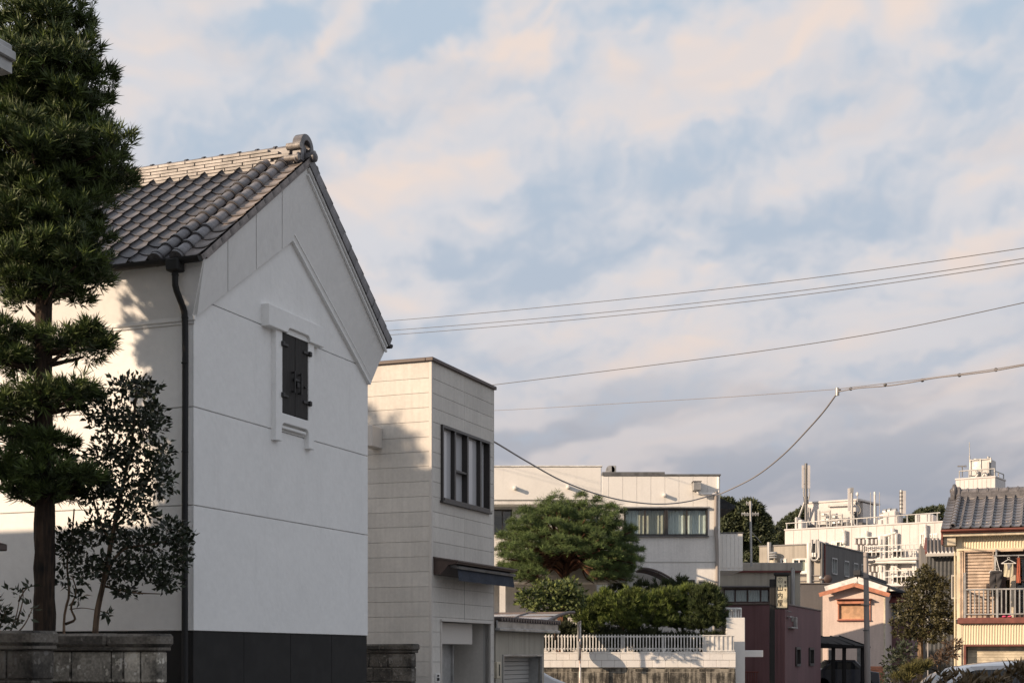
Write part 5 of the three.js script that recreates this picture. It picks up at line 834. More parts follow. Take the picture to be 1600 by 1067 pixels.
  part(s, 'upper_roof', [box(-.4, sx + .3, gy(928, 1384), gy(924, 1384), -6, .5, .03)], M.slate);
  part(s, 'downpipe', bar(V3(g.x(1391.5), 0, .3), V3(g.x(1391.5), gy(930, 1391), .3), .07, 8), M.galv);
  part(s, 'lower_band', box(0, sx, gy(968, 1384), gy(963.5, 1384), 0, .08, .01), M.greyTrim);
  // black car shelter
  const c = new Frame(1283, 65, 0), sh = thing('car_shelter', 'black flat car shelter on thin posts in front of the pink house', 'shelter', c), cx = (p, q = 0) => c.x(p, q), cy = (v, q = 0) => c.y(v, 0, q);
  part(sh, 'roof', poly([[cx(1270), cy(1004), -.0], [cx(1361), cy(1010), 0], [cx(1335), cy(993), -2.6], [cx(1270), cy(993), -2.6], [cx(1270), cy(1011), 0], [cx(1361), cy(1012.5), 0], [cx(1361), cy(1012.5), -5], [cx(1270), cy(1011), -5], [cx(1361), cy(1010), -5], [cx(1270), cy(1004), -5]], [[0, 1, 2, 3], [0, 4, 5, 1], [4, 7, 6, 5], [1, 5, 6, 8], [2, 1, 8], [3, 2, 8, 9]]), M.shelter);
  for (const p of [1305, 1322, 1351]) part(sh, 'post', box(cx(p) - .09, cx(p) + .06, 0, cy(1011), -.3, -.15, .01), M.shelter);
  for (let i = 0; i < 5; i++) part(sh, 'roof_rib', sbar(V3(cx(1275 + i * 20), cy(1005 + i), .02), V3(cx(1273 + i * 15), cy(992.5), -2.6), .05, .05), M.shelter);
  const bike = thing('parked_car', 'dark parked car half hidden under the black car shelter', 'car', c), K = -1.2; 
  const prof = (pts, z0, z1) => { const s2 = new THREE.Shape(pts.map(([a, b]) => new THREE.Vector2(a, b))); const e = new THREE.ExtrudeGeometry(s2, { depth: z1 - z0, bevelEnabled: true, bevelSize: .05, bevelThickness: .05, bevelOffset: -.05, bevelSegments: 2 }).toNonIndexed().translate(0, 0, z0); e.deleteAttribute('uv'); return boxUV(e); };
  const X0 = cx(1262, K);
  part(bike, 'body', prof([[X0, .3], [X0, .85], [X0 + .6, .95], [X0 + 1.1, 1.42], [X0 + 2.2, 1.42], [X0 + 2.7, .95], [X0 + 3.3, .85], [X0 + 3.35, .3]], K - 1.5, K), mat(.018, .020, .032, { clearcoat: .6, roughness: .4 }));
  for (const q of [.7, 2.7]) part(bike, 'wheel', new THREE.CylinderGeometry(.3, .3, .2, 20).rotateX(Math.PI / 2).translate(X0 + q, .3, K - .05), M.rubber);
  part(bike, 'window', prof([[X0 + .75, .98], [X0 + 1.15, 1.36], [X0 + 2.1, 1.36], [X0 + 2.5, .98]], K - .05, K + .01), M.carGlass);
})();
(function utilityPole() {
  const f = new Frame(1354.5, 63, 0), o = thing('utility_pole', 'pale steel utility pole in front of the pink house gable', 'pole', f), y = (v) => f.y(v);
  part(o, 'shaft', taper([V3(.06, 0, 0), V3(0, y(940), 0), V3(-.03, y(863), 0)], .14, .105, 12, 14), M.pole);
  part(o, 'band', [870, 904, 946, 985].map((v) => new THREE.CylinderGeometry(.135, .135, .06, 14).translate(0, y(v), 0)), M.galvDark);
  part(o, 'bracket', [box(.1, .35, y(873), y(869), -.06, .06, .01), box(.1, .28, y(880), y(876), -.06, .06, .01), bar(V3(-.08, y(863), 0), V3(-.08, y(853), 0), .03, 6), new THREE.SphereGeometry(.07, 8, 6).translate(.4, y(870), 0), new THREE.SphereGeometry(.07, 8, 6).translate(.33, y(877), 0)], M.galvDark);
})();

// ---------------------------------------------------------------- yellow house with balcony
(function yellowHouse() {
  const f = new Frame(1498, 46, FR), o = thing('yellow_house', 'cream corrugated house with grey tiled roof and laundry balcony', 'house', f);
  const x = (p, z = 0) => f.x(p, z), y = (p, q = 1498, z = 0) => f.y(p, f.x(q, z), z), xr = x(1690), D = -6;
  const e = .5, ex0 = x(1471, e), ey = y(826, 1480, e), rz = -2.6, ridge = y(779, 1476, rz);
  const b0 = y(921, 1600), bt = y(861, 1500), bf = y(966, 1498, .9);
  // shell with an upper opening behind the balcony and a garage opening below
  const door = [x(1507), bf + .02, x(1680), y(861.5, 1510)], lz = .74, gar = [x(1510.5, lz), .001, x(1670, lz), y(1010, 1510, lz)];
  part(o, 'wall', [plate(rect(0, bf - .2, xr, ey - .1), [door], .12).translate(0, 0, -.03), box(0, .12, 0, ey - .1, D, -.15), box(xr - .1, xr, 0, ey - .1, D, -.15), box(0, xr, 0, ey - .1, D - .1, D), box(.1, xr - .1, bf - .1, bf, D, -.15), box(.1, xr - .1, ey - .3, ey - .2, D, -.15)], M.creamPale);
  part(o, 'lower_wall', [plate(rect(0, 0, xr, bf - .175), [gar], .12).translate(0, 0, lz - .02), box(0, .12, 0, bf - .175, -.02, lz - .14)], M.creamPale);
  part(o, 'corner_post', box(-.04, .12, bf, ey - .15, -.04, .06, .008), M.cream); part(o, 'corner_post', box(x(1498, lz), x(1503.5, lz), 0, bf - .175, lz - .1, lz + .04, .008), M.cream);
  const p1 = [x(1503), y(858, 1500), xr, y(832, 1500)];
  part(o, 'cladding', corrugated(p1[0], p1[2], p1[1], p1[3] + .3, .03, .085, .022), M.cream, 'cream corrugated strip under the eave');
  part(o, 'trim', [box(0, xr, p1[1] - .06, p1[1], -.02, .10, .006)], M.cream);
  part(o, 'cladding', corrugated(x(1503.5, lz), xr, y(1010, 1503, lz) + .06, bf - .18, lz + .022, .080, .022), M.cream, 'cream corrugated strip over the garage');
  part(o, 'garage_frame', [box(gar[0] - .07, gar[0], 0, gar[3] + .05, lz - .1, lz + .05, .006), box(gar[0], xr, gar[3], gar[3] + .05, lz - .1, lz + .05, .006)], M.redBrown);
  for (let v = gar[3] - .01; v > 0; v -= .085) part(o, 'garage_slat', box(gar[0] + .02, gar[2], Math.max(0, v - .081), v, lz - .33, lz - .315, .006), M.creamPale);
  // roof
  const sl = Math.hypot(e + .05 - rz, ridge - ey), ph = Math.atan2(ridge - ey, e - rz), eyv = V3(0, Math.sin(ph), -Math.cos(ph)), ezv = V3(0, Math.cos(ph), Math.sin(ph)), exv = V3(1, 0, 0);
  const roof = part(o, 'roof', [poly([[ex0, ey - .03, e], [xr + .5, ey - .03, e], [xr + .5, ridge - .03, rz], [ex0, ridge - .03, rz], [ex0, ey - .03, 2 * rz - e], [xr + .5, ey - .03, 2 * rz - e]], [[0, 1, 2, 3], [3, 2, 5, 4], [0, 3, 4], [1, 5, 2]])], M.slate);
  const nr = 11, rl = sl / nr, cw = .30, pan = panTile(cw, rl, .03, .055, .022), r = rng(55), nc = Math.ceil((xr + .4 - ex0) / cw);
  for (let c = 0; c < nc; c++) for (let k = 0; k < nr; k++) { const q = ex0 + .17 + c * cw; if (q > x(1625)) continue; placed(roof, 'roof_tile', pan, M.tile[Math.floor(r() * 4)], basis(exv, eyv, ezv, V3(q, ey, e).addScaledVector(eyv, k * rl))); }
  const tbg = tubeTile(.085, rl); for (let k = 0; k < nr; k++) placed(roof, 'cover_tile', tbg, M.tile[1], basis(exv, eyv, ezv, V3(ex0 + .36, ey + .02, e).addScaledVector(eyv, k * rl).addScaledVector(ezv, .05)));
  const rid = part(o, 'ridge', [box(ex0 + .2, xr + .4, ridge - .05, ridge + .12, rz - .14, rz + .14, .01), box(ex0 + .2, xr + .4, ridge + .12, ridge + .19, rz - .11, rz + .12, .01)], M.tile[0]);
  for (let q = ex0 + .3, i = 0; q < xr; q += .32, i++) part(rid, 'ridge_cap', [new THREE.CylinderGeometry(.11, .11, .31, 10).rotateZ(Math.PI / 2).translate(q + .15, ridge + .19, rz), new THREE.CylinderGeometry(.135, .135, .05, 10).rotateZ(Math.PI / 2).translate(q, ridge + .19, rz)], M.tile[i % 3]);
  for (let q = ex0 + .45, i = 0; q < xr; q += cw, i++) part(rid, 'ridge_face_tile', box(q - .11, q + .11, ridge - .12, ridge - .045, rz + .12, rz + .24, .01), M.noshi[i % 4]);
  part(rid, 'ridge_end_tile', [new THREE.TorusGeometry(.17, .07, 8, 18).rotateY(Math.PI / 2).translate(ex0 + .2, ridge + .24, rz + .02), box(ex0 + .08, ex0 + .24, ridge - .15, ridge + .2, rz - .2, rz + .22, .03), new THREE.SphereGeometry(.12, 10, 8).translate(ex0 + .16, ridge + .24, rz), box(ex0 + .22, ex0 + .42, ridge - .05, ridge + .36, rz - .1, rz + .16, .04)], M.tile[2]);
  part(o, 'fascia', [box(ex0, xr + .4, ey - .15, ey - .03, e - .06, e + .03, .008), box(ex0, ex0 + .06, ey - .5, ey - .03, .02, e - .06, .005)], M.redBrown);
  part(o, 'gutter', [new THREE.CylinderGeometry(.055, .055, xr + .4 - ex0, 10, 1, false, 0, Math.PI).rotateZ(Math.PI / 2).rotateX(Math.PI).translate((ex0 + xr + .4) / 2, ey - .06, e + .08)], M.redBrown);
  part(o, 'soffit', [box(ex0 + .04, xr, ey - .24, ey - .15, -.0, e - .07), box(ex0 + .06, -.05, ey - .52, ey - .24, -.4, .3, .01)], M.creamPale);
  // balcony
  const bz = .9, bx0 = x(1498, bz), lip = part(o, 'balcony_floor', [box(bx0 - .02, xr, bf - .17, bf, .03, bz, .012), box(bx0, xr, bf - .02, bf + .015, .03, bz - .05)], M.redBrown);
  const rb = x(1507, bz), rt = y(921, 1600, bz), rl2 = part(o, 'balcony_rail', [box(rb, xr, rt, rt + .05, bz - .11, bz - .06, .008), box(rb, xr, bf + .10, bf + .14, bz - .11, bz - .06, .008), box(rb, rb + .05, rt, rt + .05, .1, bz - .11, .008)], M.galv);
  for (let p = 1516.5, i = 0; p < 1612; p += 7.05, i++) part(rl2, 'baluster', box(x(p, bz) - .02, x(p, bz) + .02, bf + .13, rt + .01, bz - .10, bz - .07, .005), M.galv);
  for (const p of [1508, 1559]) part(rl2, 'rail_post', box(x(p, bz) - .035, x(p, bz) + .035, bf, rt + (p < 1510 ? .55 : .03), bz - .12, bz - .05, .006), M.galv);
  for (let i = 0; i < 3; i++) part(rl2, 'baluster', box(rb + .01, rb + .04, bf + .12, rt, .2 + i * .2, .23 + i * .2, .005), M.galv);
  const dn = part(o, 'storm_shutter', [box(x(1507.5), x(1509.5), bf, y(861.5, 1510), -.05, .14, .005), box(x(1552), x(1554.5), bf, y(861.5, 1510), -.05, .14, .005), box(x(1507.5), x(1600), y(863.5, 1510), y(861, 1510), -.05, .16, .005)], M.shutterTan);
  const sv = (y(863.5, 1510) - bf) / 21; for (let i = 0; i < 21; i++) part(dn, 'shutter_slat', [box(x(1509.5), x(1552), bf + i * sv + .004, bf + (i + 1) * sv - .012, .0, .05, .012)], M.shutterTan);
  part(o, 'side_frame', [box(x(1500.5), x(1502.5), bf, y(862, 1500), -.02, .09, .006), box(x(1503.2), x(1506), bf, y(862, 1500), -.02, .06, .006)], M.shutterTan);
  part(o, 'inner_door', [plate(rect(x(1554.5), bf, x(1680), y(861.5, 1510)), [[x(1572), bf + .1, x(1578), y(905, 1575)], [x(1590), bf + .2, x(1640), y(872, 1575)]], .04).translate(0, 0, -.30)], M.brown);
  part(o, 'door_leaf', [box(x(1579), x(1588), bf, y(898, 1580), -.27, -.2, .01), box(x(1554.5), x(1560), bf, y(862, 1580), -.28, -.2, .01)], M.creamPale);
  part(o, 'pane', box(x(1589), x(1640), bf + .2, y(872, 1575), -.33, -.325), M.glass); part(o, 'window_rail', box(x(1589), x(1640), y(909, 1590), y(905, 1590), -.30, -.2, .01), M.sash);
  const pole = y(868.5, 1560, .5); part(o, 'drying_pole', [bar(V3(x(1553, .5), pole, .5), V3(xr, pole, .5), .022, 8), box(x(1556, .5), x(1559, .5), pole - .05, y(858, 1557, .4), .02, .5, .01)], M.galv);
  // mirror-like side window unit on the left edge
  part(o, 'side_window', [plate(rect(x(1487.5, -.6), y(936, 1490, -.6), x(1495.5, -.6), y(898.5, 1490, -.6)), [[x(1489.2, -.6), y(933.5, 1490, -.6), x(1493.8, -.6), y(901, 1490, -.6)]], .08).translate(0, 0, -.5), box(x(1487.8, -.6), x(1495.2, -.6), y(935.5, 1490, -.6), y(899, 1490, -.6), -.62, -.60)], M.greyTrim);
  part(o, 'downpipe', [box(x(1491.5, -.3), x(1494, -.3), 0, ey - .5, -.4, -.3, .01)], M.cream);

  // laundry hung on the drying pole: each piece a thing of its own
  const hangY = pole, world = (lx, ly, lz) => f.world(lx, ly, lz);
  const hanger = (o2, w, m) => part(o2, 'hanger', [bar(V3(-w / 2, -.16, 0), V3(w / 2, -.16, 0), .016, 6), bar(V3(-w / 2, -.16, 0), V3(0, -.03, 0), .012, 6), bar(V3(w / 2, -.16, 0), V3(0, -.03, 0), .012, 6), new THREE.TorusGeometry(.035, .007, 6, 14, 4.4).translate(0, 0, 0)], m);
  const place = (name, label, cat, p, dy = 0) => { const t = thing(name, label, cat, null); t.position.copy(world(x(p, .5), hangY - dy - .035, .5)); t.rotation.y = f.a; return t; };
  const cloth = (w, h, fn, n = 14, k = 18) => { const g = new THREE.PlaneGeometry(w, h, n, k), p = g.attributes.position; for (let i = 0; i < p.count; i++) { const u = p.getX(i) / w + .5, v = .5 - p.getY(i) / h, q = fn(u, v); p.setXYZ(i, q[0], q[1], q[2]); } g.computeVertexNormals(); return g.toNonIndexed(); };
  const denim = mat(.055, .053, .056, { map: 'fibre', roughness: .95 }), shirtM = mat(.66, .60, .44, { map: 'fibre', roughness: .95 }), red = mat(.52, .15, .085, { map: 'fibre', roughness: .95 });
  const tr = place('trousers', 'dark grey trousers hanging by the waist from a white hanger on the balcony', 'trousers', 1557, .28);
  part(tr, 'hanger', [bar(V3(-.17, -.16, .02), V3(.17, -.16, .02), .02, 8), bar(V3(-.16, -.16, .02), V3(-.20, -.22, .02), .016, 6), bar(V3(-.02, .3, 0), V3(-.02, -.16, .02), .02, 6), bar(V3(.0, .3, 0), V3(.12, -.16, .02), .012, 6)], M.whitePaint);
  for (const s of [-1, 1]) part(tr, 'trouser_leg', [0, 1].map((b) => cloth(.17, .98, (u, v) => { const a = u * Math.PI, wd = .098 - .02 * v + .018 * Math.sin(v * 7 + s); return [s * (.085 + .02 * v) - Math.cos(a) * wd * (1 - .12 * v), -.18 - v * .78, (b ? -1 : 1) * Math.sin(a) * .05 + .02 * Math.sin(v * 17 + u * 6 + s)]; })), denim);
  part(tr, 'waistband', [0, 1].map((b) => cloth(.36, .1, (u, v) => [-.175 * Math.cos(u * Math.PI), -.15 - v * .06, (b ? -1 : 1) * (.055 * Math.sin(u * Math.PI)) + .01])), denim);
  const shirt = place('hanging_shirt', 'small pale yellowish shirt on a white hanger beside the trousers', 'shirt', 1577, .05); hanger(shirt, .44, M.whitePaint);
  part(shirt, 'shirt_body', [0, 1].map((b) => cloth(.3, .52, (u, v) => [(u - .5) * (.26 + .04 * v), -.16 - v * .40 - .03 * Math.sin(u * 3.14) * v, (b ? -1 : 1) * .03 * Math.sin(u * Math.PI) + .012 * Math.sin(u * 19 + v * 4)])), shirtM);
  part(shirt, 'shirt_print', cloth(.12, .2, (u, v) => [(u - .45) * .11 * (1.2 - v), -.17 - v * .19, .048 + .004 * Math.sin(u * 9)], 6, 6), mat(.16, .16, .17, { roughness: .95 }));
  const tw = place('red_cloth', 'orange red cloth folded narrow, hanging right of the shirt', 'cloth', 1592.5, .02);
  part(tw, 'cloth', [0, 1].map((b) => cloth(.12, .86, (u, v) => [(u - .5) * (.07 + .05 * Math.sin(Math.min(1, v * 1.6) * 1.5)), -v * .80, (b ? -.012 : .012) * Math.sin(u * 3.14) + .012 * Math.sin(u * 14 + v * 5)])), red); part(tw, 'peg', box(-.012, .012, -.03, .06, -.02, .02, .004), M.whitePaint);
  const sp = thing('slippers', 'pair of pink slippers on the balcony edge under the rail', 'slippers', null); sp.position.copy(world(x(1574.5, .82), bf + .016, .82)); sp.rotation.y = f.a;
  for (const s of [-1, 1]) part(sp, 'slipper', [new THREE.SphereGeometry(.06, 14, 8).scale(1.15, .22, 1.6).translate(s * .085, .014, 0), new THREE.SphereGeometry(.062, 14, 8, 0, 6.29, 0, 1.5).scale(1.1, .75, .9).translate(s * .085, .012, .03)], mat(.55, .06, .14, { roughness: .8 }));
  // shed with corrugated roof to its left
  const g = new Frame(1450, 53, FR), s = thing('shed', 'dark blue grey corrugated shed with ribbed roof left of the cream house', 'shed', g), gx = (p, z = 0) => g.x(p, z), gy = (v, q, z = 0) => g.y(v, g.x(q, z), z);
  const sx1 = gx(1512), sH = gy(866, 1450), sD = -3.4, rt2 = gy(843, 1444, -2.2), xl = gx(1439.5);
  part(s, 'wall', [corrugated(0, sx1, gy(967, 1450), sH, 0, .14, .012, false), box(.02, sx1, 0, sH - .05, -.12, -.02), corrugated(.03, sx1, 0, gy(969, 1450), -.02 + .03, .16, .01, false)], M.shedBlue);
  part(s, 'mid_band', box(0, sx1, gy(968.5, 1470), gy(966.5, 1470), 0, .07, .01), M.whitePaint);
  part(s, 'side_wall', [poly([[0, 0, 0], [0, sH, 0], [-.35, sH + .5, -1.1], [-.42, sH + .2, -1.1], [-.42, 0, -1.1]], [[0, 1, 2, 3, 4]]), box(-.06, .0, 0, sH, -.06, .02)], M.shedGrey);
  const v = [], fc = [], n = 42; for (let i = 0; i <= n; i++) { const t = i / n, a = .05 * Math.sin(t * n / 4 * 2 * Math.PI); v.push([-.02 + (sx1 + .02) * t, sH + .04 + a, .34], [-.22 + (sx1 + .02) * t, rt2 + a, -2.0]); } for (let i = 0; i < n; i++) fc.push([2 * i, 2 * i + 2, 2 * i + 3, 2 * i + 1]);
  part(s, 'roof_sheet', poly(v, fc), M.sheetBrown); part(s, 'gutter', box(-.02, sx1, sH - .11, sH + .0, .28, .40, .01), M.greyTrim); part(s, 'verge', [sbar(V3(-.02, sH + .02, .34), V3(-.22, rt2, -2), .07, .12), sbar(V3(-.22, rt2, -2), V3(-.5, rt2 - 1.6, -2.4), .06, .06)], M.redBrown);
})();

// ---------------------------------------------------------------- plants
const leafQuad = (len, wid, bend = .25) => {                 // one pointed leaf along +y
  const v = [[0, 0, 0], [-wid / 2, len * .4, bend * len * .10], [wid / 2, len * .4, bend * len * .10], [0, len, -bend * len * .35]];
  const g = new THREE.BufferGeometry(); g.setAttribute('position', new THREE.Float32BufferAttribute([...v[0], ...v[2], ...v[1], ...v[1], ...v[2], ...v[3]], 3)); g.computeVertexNormals(); return g;
};
function tuft(n, len, wid, open, seed, bend = .25) {         // a whorl of leaves about +y
  const r = rng(seed), gs = [];
  for (let i = 0; i < n; i++) { const g = leafQuad(len * (.7 + .5 * r()), wid, bend), t = open * Math.sqrt((i + .5) / n) * (.85 + .3 * r()), a = i * 2.4 + r() * .6; g.rotateY(r() * 6).rotateX(t).rotateY(a).translate(0, (r() - .35) * len * .5, 0); gs.push(g); }
  return mergeGeometries(gs);
}
const UP = V3(0, 1, 0), qa = new THREE.Quaternion(), qb = new THREE.Quaternion(), mm = new THREE.Matrix4();
function foliage(parent, name, geos, m, list) {              // leaves set out through the crown, each shoot its own place, turn, size and tone
  geos.forEach((g, k) => {
    const l = list.filter((_, i) => i % geos.length === k), im = new THREE.InstancedMesh(g, m, l.length); im.name = name; im.userData.kind = 'stuff';
    l.forEach((s, i) => { qa.setFromUnitVectors(UP, s.d); qb.setFromAxisAngle(UP, s.t); mm.compose(s.p, qa.multiply(qb), V3(s.s, s.s, s.s)); im.setMatrixAt(i, mm); im.setColorAt(i, s.c); });
    parent.add(im);
  });
}
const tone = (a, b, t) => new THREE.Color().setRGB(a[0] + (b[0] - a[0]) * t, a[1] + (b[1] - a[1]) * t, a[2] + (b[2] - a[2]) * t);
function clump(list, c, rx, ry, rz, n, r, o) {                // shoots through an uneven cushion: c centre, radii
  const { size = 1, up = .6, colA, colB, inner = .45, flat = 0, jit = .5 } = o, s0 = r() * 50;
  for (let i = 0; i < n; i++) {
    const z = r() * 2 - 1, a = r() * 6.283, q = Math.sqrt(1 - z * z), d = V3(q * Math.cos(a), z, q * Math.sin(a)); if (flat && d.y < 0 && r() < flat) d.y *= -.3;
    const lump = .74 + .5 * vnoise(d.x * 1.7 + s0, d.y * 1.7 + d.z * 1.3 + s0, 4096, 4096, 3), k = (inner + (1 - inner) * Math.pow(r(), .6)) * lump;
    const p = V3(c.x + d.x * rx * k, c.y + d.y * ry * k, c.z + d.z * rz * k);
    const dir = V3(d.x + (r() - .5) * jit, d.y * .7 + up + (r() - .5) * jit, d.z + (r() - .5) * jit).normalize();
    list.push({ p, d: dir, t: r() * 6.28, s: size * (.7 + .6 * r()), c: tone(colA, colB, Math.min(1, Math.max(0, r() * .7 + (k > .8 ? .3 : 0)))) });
  }
}
const limb = (pts, r0, r1, r, seg = 14, rad = 7) => taper(pts, r0, r1, seg, rad, .18, r);

(function podocarpus() {                                     // clipped in tiers, by the wall at the left
  const Z = 14.95, r = rng(21), o = thing('podocarpus_tree', 'tall dark evergreen with tiered narrow-leaved crown and straight trunk at left', 'tree', null);
  const base = at(68, 1025, Z); base.y = 0; const P = (x, y, dz = 0) => at(x, y, Z).add(V3(0, 0, dz));
  part(o, 'trunk', [limb([V3(base.x, 0, base.z), P(68, 985), P(69, 800), P(67, 560), P(70, 300), P(58, 50), P(62, -150)], .135, .05, r, 60, 14)], M.bark);
  // clipped cushions set out through the crown's outline (right-hand edge by height; the trunk stands at 66)
  const EDGE = [[-170, 74], [-100, 92], [-40, 108], [0, 116], [25, 136], [50, 154], [66, 140], [80, 142], [98, 172], [118, 180], [140, 178], [165, 166], [190, 150], [215, 176], [240, 212], [262, 222], [285, 200], [310, 180], [350, 172], [400, 180], [420, 182], [445, 160], [472, 134], [490, 96]];
  const edge = (y) => { for (let i = 0; i + 1 < EDGE.length; i++) if (y <= EDGE[i + 1][0]) { const t = (y - EDGE[i][0]) / (EDGE[i + 1][0] - EDGE[i][0]); return EDGE[i][1] + (EDGE[i + 1][1] - EDGE[i][1]) * t; } return 90; };
  const X_edge = (x, y) => edge(y) - x, CL = [];
  for (let tries = 0; tries < 9000 && CL.length < 210; tries++) {
    const y = -160 + r() * 635, R = edge(y) - 66, a = r() * 6.283, q = Math.sqrt(r()), X = 66 + (R - 20) * q * Math.cos(a), zz = (R * .92 - 16) * q * Math.sin(a), rx = 24 + 14 * r();
    if (R < 22 || X + rx * .8 > edge(y) + 3 || CL.some((c) => Math.hypot(c[0] - X, (c[1] - y) * 1.2, c[4] - zz) < 40)) continue;
    CL.push([X, y, rx, rx * .62, zz]);
  }
  const TI = [[20, 528, 44, 16], [-25, 548, 46, 20], [118, 543, 40, 18], [150, 528, 16, 16], [20, 566, 34, 12], [30, 638, 34, 18], [75, 622, 50, 20], [125, 618, 32, 18], [28, 690, 32, 12], [82, 692, 26, 10], [22, 738, 36, 22], [80, 748, 50, 22], [130, 752, 34, 16], [60, 712, 34, 10], [40, 775, 28, 12], [90, 772, 28, 10], [-30, 640, 40, 18], [-34, 745, 40, 20]];
  const list = [], A = [.020, .034, .010], B = [.080, .118, .020], k = Z / F, limbs = [];
  for (const [cx, cy, rx, ry, zz] of CL) {
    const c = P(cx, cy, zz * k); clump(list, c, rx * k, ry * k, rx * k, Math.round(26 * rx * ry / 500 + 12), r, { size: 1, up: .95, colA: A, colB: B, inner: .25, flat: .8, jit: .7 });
    if (X_edge(cx, cy) < 30) for (let q = 0; q < 2; q++) { const p = c.clone().add(V3((r() * .9) * rx * k, (r() * .9 - .2) * ry * k, (r() - .5) * rx * k)); for (let m = 0; m < 5; m++) list.push({ p: p.clone().add(V3(m * .018 * r(), m * .052, 0)), d: V3(.35 * (r() - .2), 1, .4 * (r() - .5)).normalize(), t: r() * 6, s: 1.0 - m * .10, c: tone(A, B, .4 + .6 * r()) }); } // long shoots at the rim
    if (r() < .6) limbs.push(limb([P(67, cy + 26, 0), P((67 + cx) / 2, cy + 20, zz * k * .5), P(cx, cy + 6, zz * k)], .03, .010, r, 8, 6));
  }
  for (const [cx, cy, rx, ry] of TI) {
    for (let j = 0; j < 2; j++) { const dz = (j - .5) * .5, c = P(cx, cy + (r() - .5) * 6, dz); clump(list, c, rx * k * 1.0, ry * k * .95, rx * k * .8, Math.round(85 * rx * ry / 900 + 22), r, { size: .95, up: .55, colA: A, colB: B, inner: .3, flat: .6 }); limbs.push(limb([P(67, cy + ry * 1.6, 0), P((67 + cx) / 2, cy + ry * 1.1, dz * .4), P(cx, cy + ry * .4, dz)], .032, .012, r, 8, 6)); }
  }
  part(o, 'limb', limbs, M.bark);
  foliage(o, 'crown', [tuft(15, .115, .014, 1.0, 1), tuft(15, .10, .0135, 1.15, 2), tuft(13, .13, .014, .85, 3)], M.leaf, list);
})();
(function camellia() {
  const Z = 15.25, r = rng(33), o = thing('camellia_shrub', 'broad-leaved dark shrub with thin stems between the trunk and the black downpipe', 'shrub', null);
  const P = (x, y, dz = 0) => at(x, y, Z).add(V3(0, 0, dz));
  const b = P(146, 1000), st = [limb([V3(b.x, .9, b.z), P(150, 965), P(163, 900), P(182, 800), P(205, 690), P(212, 610)], .045, .012, r, 30, 8), limb([P(163, 900), P(190, 860), P(240, 850), P(285, 840)], .02, .006, r), limb([P(172, 850), P(150, 800), P(140, 750)], .02, .006, r), limb([P(160, 915), P(200, 925), P(250, 928)], .014, .005, r), limb([P(180, 810), P(220, 760), P(255, 720)], .018, .006, r), limb([P(195, 740), P(170, 690), P(165, 650)], .015, .006, r)];
  part(o, 'stem', st, M.barkGrey);
  const CL = [[200, 606, 34, 18], [228, 606, 22, 18], [240, 648, 18, 24], [168, 652, 34, 32], [218, 665, 40, 28], [165, 712, 36, 30], [215, 712, 36, 26], [252, 705, 18, 18], [245, 752, 30, 30], [200, 765, 40, 24], [148, 770, 28, 24], [215, 802, 36, 18], [268, 832, 30, 24], [160, 830, 36, 26], [218, 850, 40, 26], [118, 842, 22, 20], [180, 890, 40, 24], [235, 890, 40, 24], [284, 850, 14, 20], [262, 912, 22, 14], [140, 885, 26, 18], [275, 880, 18, 16], [105, 860, 16, 22], [195, 925, 16, 10]];
  const list = [], k = Z / F; for (const [x, y, rx, ry] of CL) for (const dz of [-.14, .16]) clump(list, P(x, y, dz), rx * k, ry * k, rx * k * .9, Math.round(rx * ry * .17) + 26, r, { size: .88, up: .15, colA: [.007, .012, .005], colB: [.021, .034, .010], inner: .1, jit: 1.6 });
  foliage(o, 'leaves', [leafQuad(.078, .040, .5), leafQuad(.066, .036, .8), leafQuad(.08, .038, .3)], M.leafGloss, list);
  const q = thing('thin_shrub', 'thin twisting twin stems with a few leaves beside the big trunk', 'shrub', null), g = P(104, 985);
  part(q, 'stem', [limb([V3(g.x, .9, g.z), P(100, 960), P(107, 930), P(104, 880), P(112, 830), P(115, 795)], .022, .008, r, 24, 7), limb([P(101, 975), P(116, 968), P(110, 950), P(118, 925), P(112, 900)], .016, .006, r, 20, 7), limb([P(108, 952), P(130, 950), P(170, 958)], .006, .003, r)], M.barkGrey);
  const l2 = []; for (const [x, y, rx, ry] of [[108, 915, 18, 12], [122, 935, 10, 12], [95, 905, 10, 10], [168, 960, 5, 5], [112, 830, 12, 14], [130, 905, 14, 10], [105, 880, 12, 12]]) clump(l2, P(x, y), rx * k, ry * k, rx * k, 20, r, { up: .1, colA: [.012, .020, .010], colB: [.034, .052, .022], inner: .1, jit: 1.6 });
  foliage(q, 'leaves', [leafQuad(.085, .042, .5)], M.leafGloss, l2);
  const w = thing('garden_shrub', 'low twiggy shrub above the wall at the far left', 'shrub', null), Z2 = 14.2, R = (x, y) => at(x, y, Z2), kk = Z2 / F, l3 = [];
  part(w, 'stem', [[[-6, 1000], [4, 965], [12, 950]], [[10, 1000], [25, 960], [30, 930]], [[16, 1000], [38, 975], [50, 950]], [[25, 975], [35, 935], [34, 918]], [[28, 940], [40, 920], [52, 915]]].map((l) => limb(l.map(([x, y]) => R(x, y)), .010, .004, r, 10, 6)), M.barkGrey);
  for (const [x, y, rx, ry, n] of [[2, 962, 16, 18, 60], [16, 972, 14, 12, 40], [28, 928, 8, 8, 10], [44, 916, 10, 5, 10], [48, 950, 6, 10, 10], [40, 965, 10, 8, 10], [12, 922, 6, 4, 6], [-10, 950, 14, 20, 50]]) clump(l3, R(x, y), rx * kk, ry * kk, rx * kk, n, r, { up: .3, colA: [.02, .028, .013], colB: [.05, .06, .03], inner: .1, jit: 1.4 });
  foliage(w, 'leaves', [leafQuad(.075, .03, .4)], M.leaf, l3);
})();
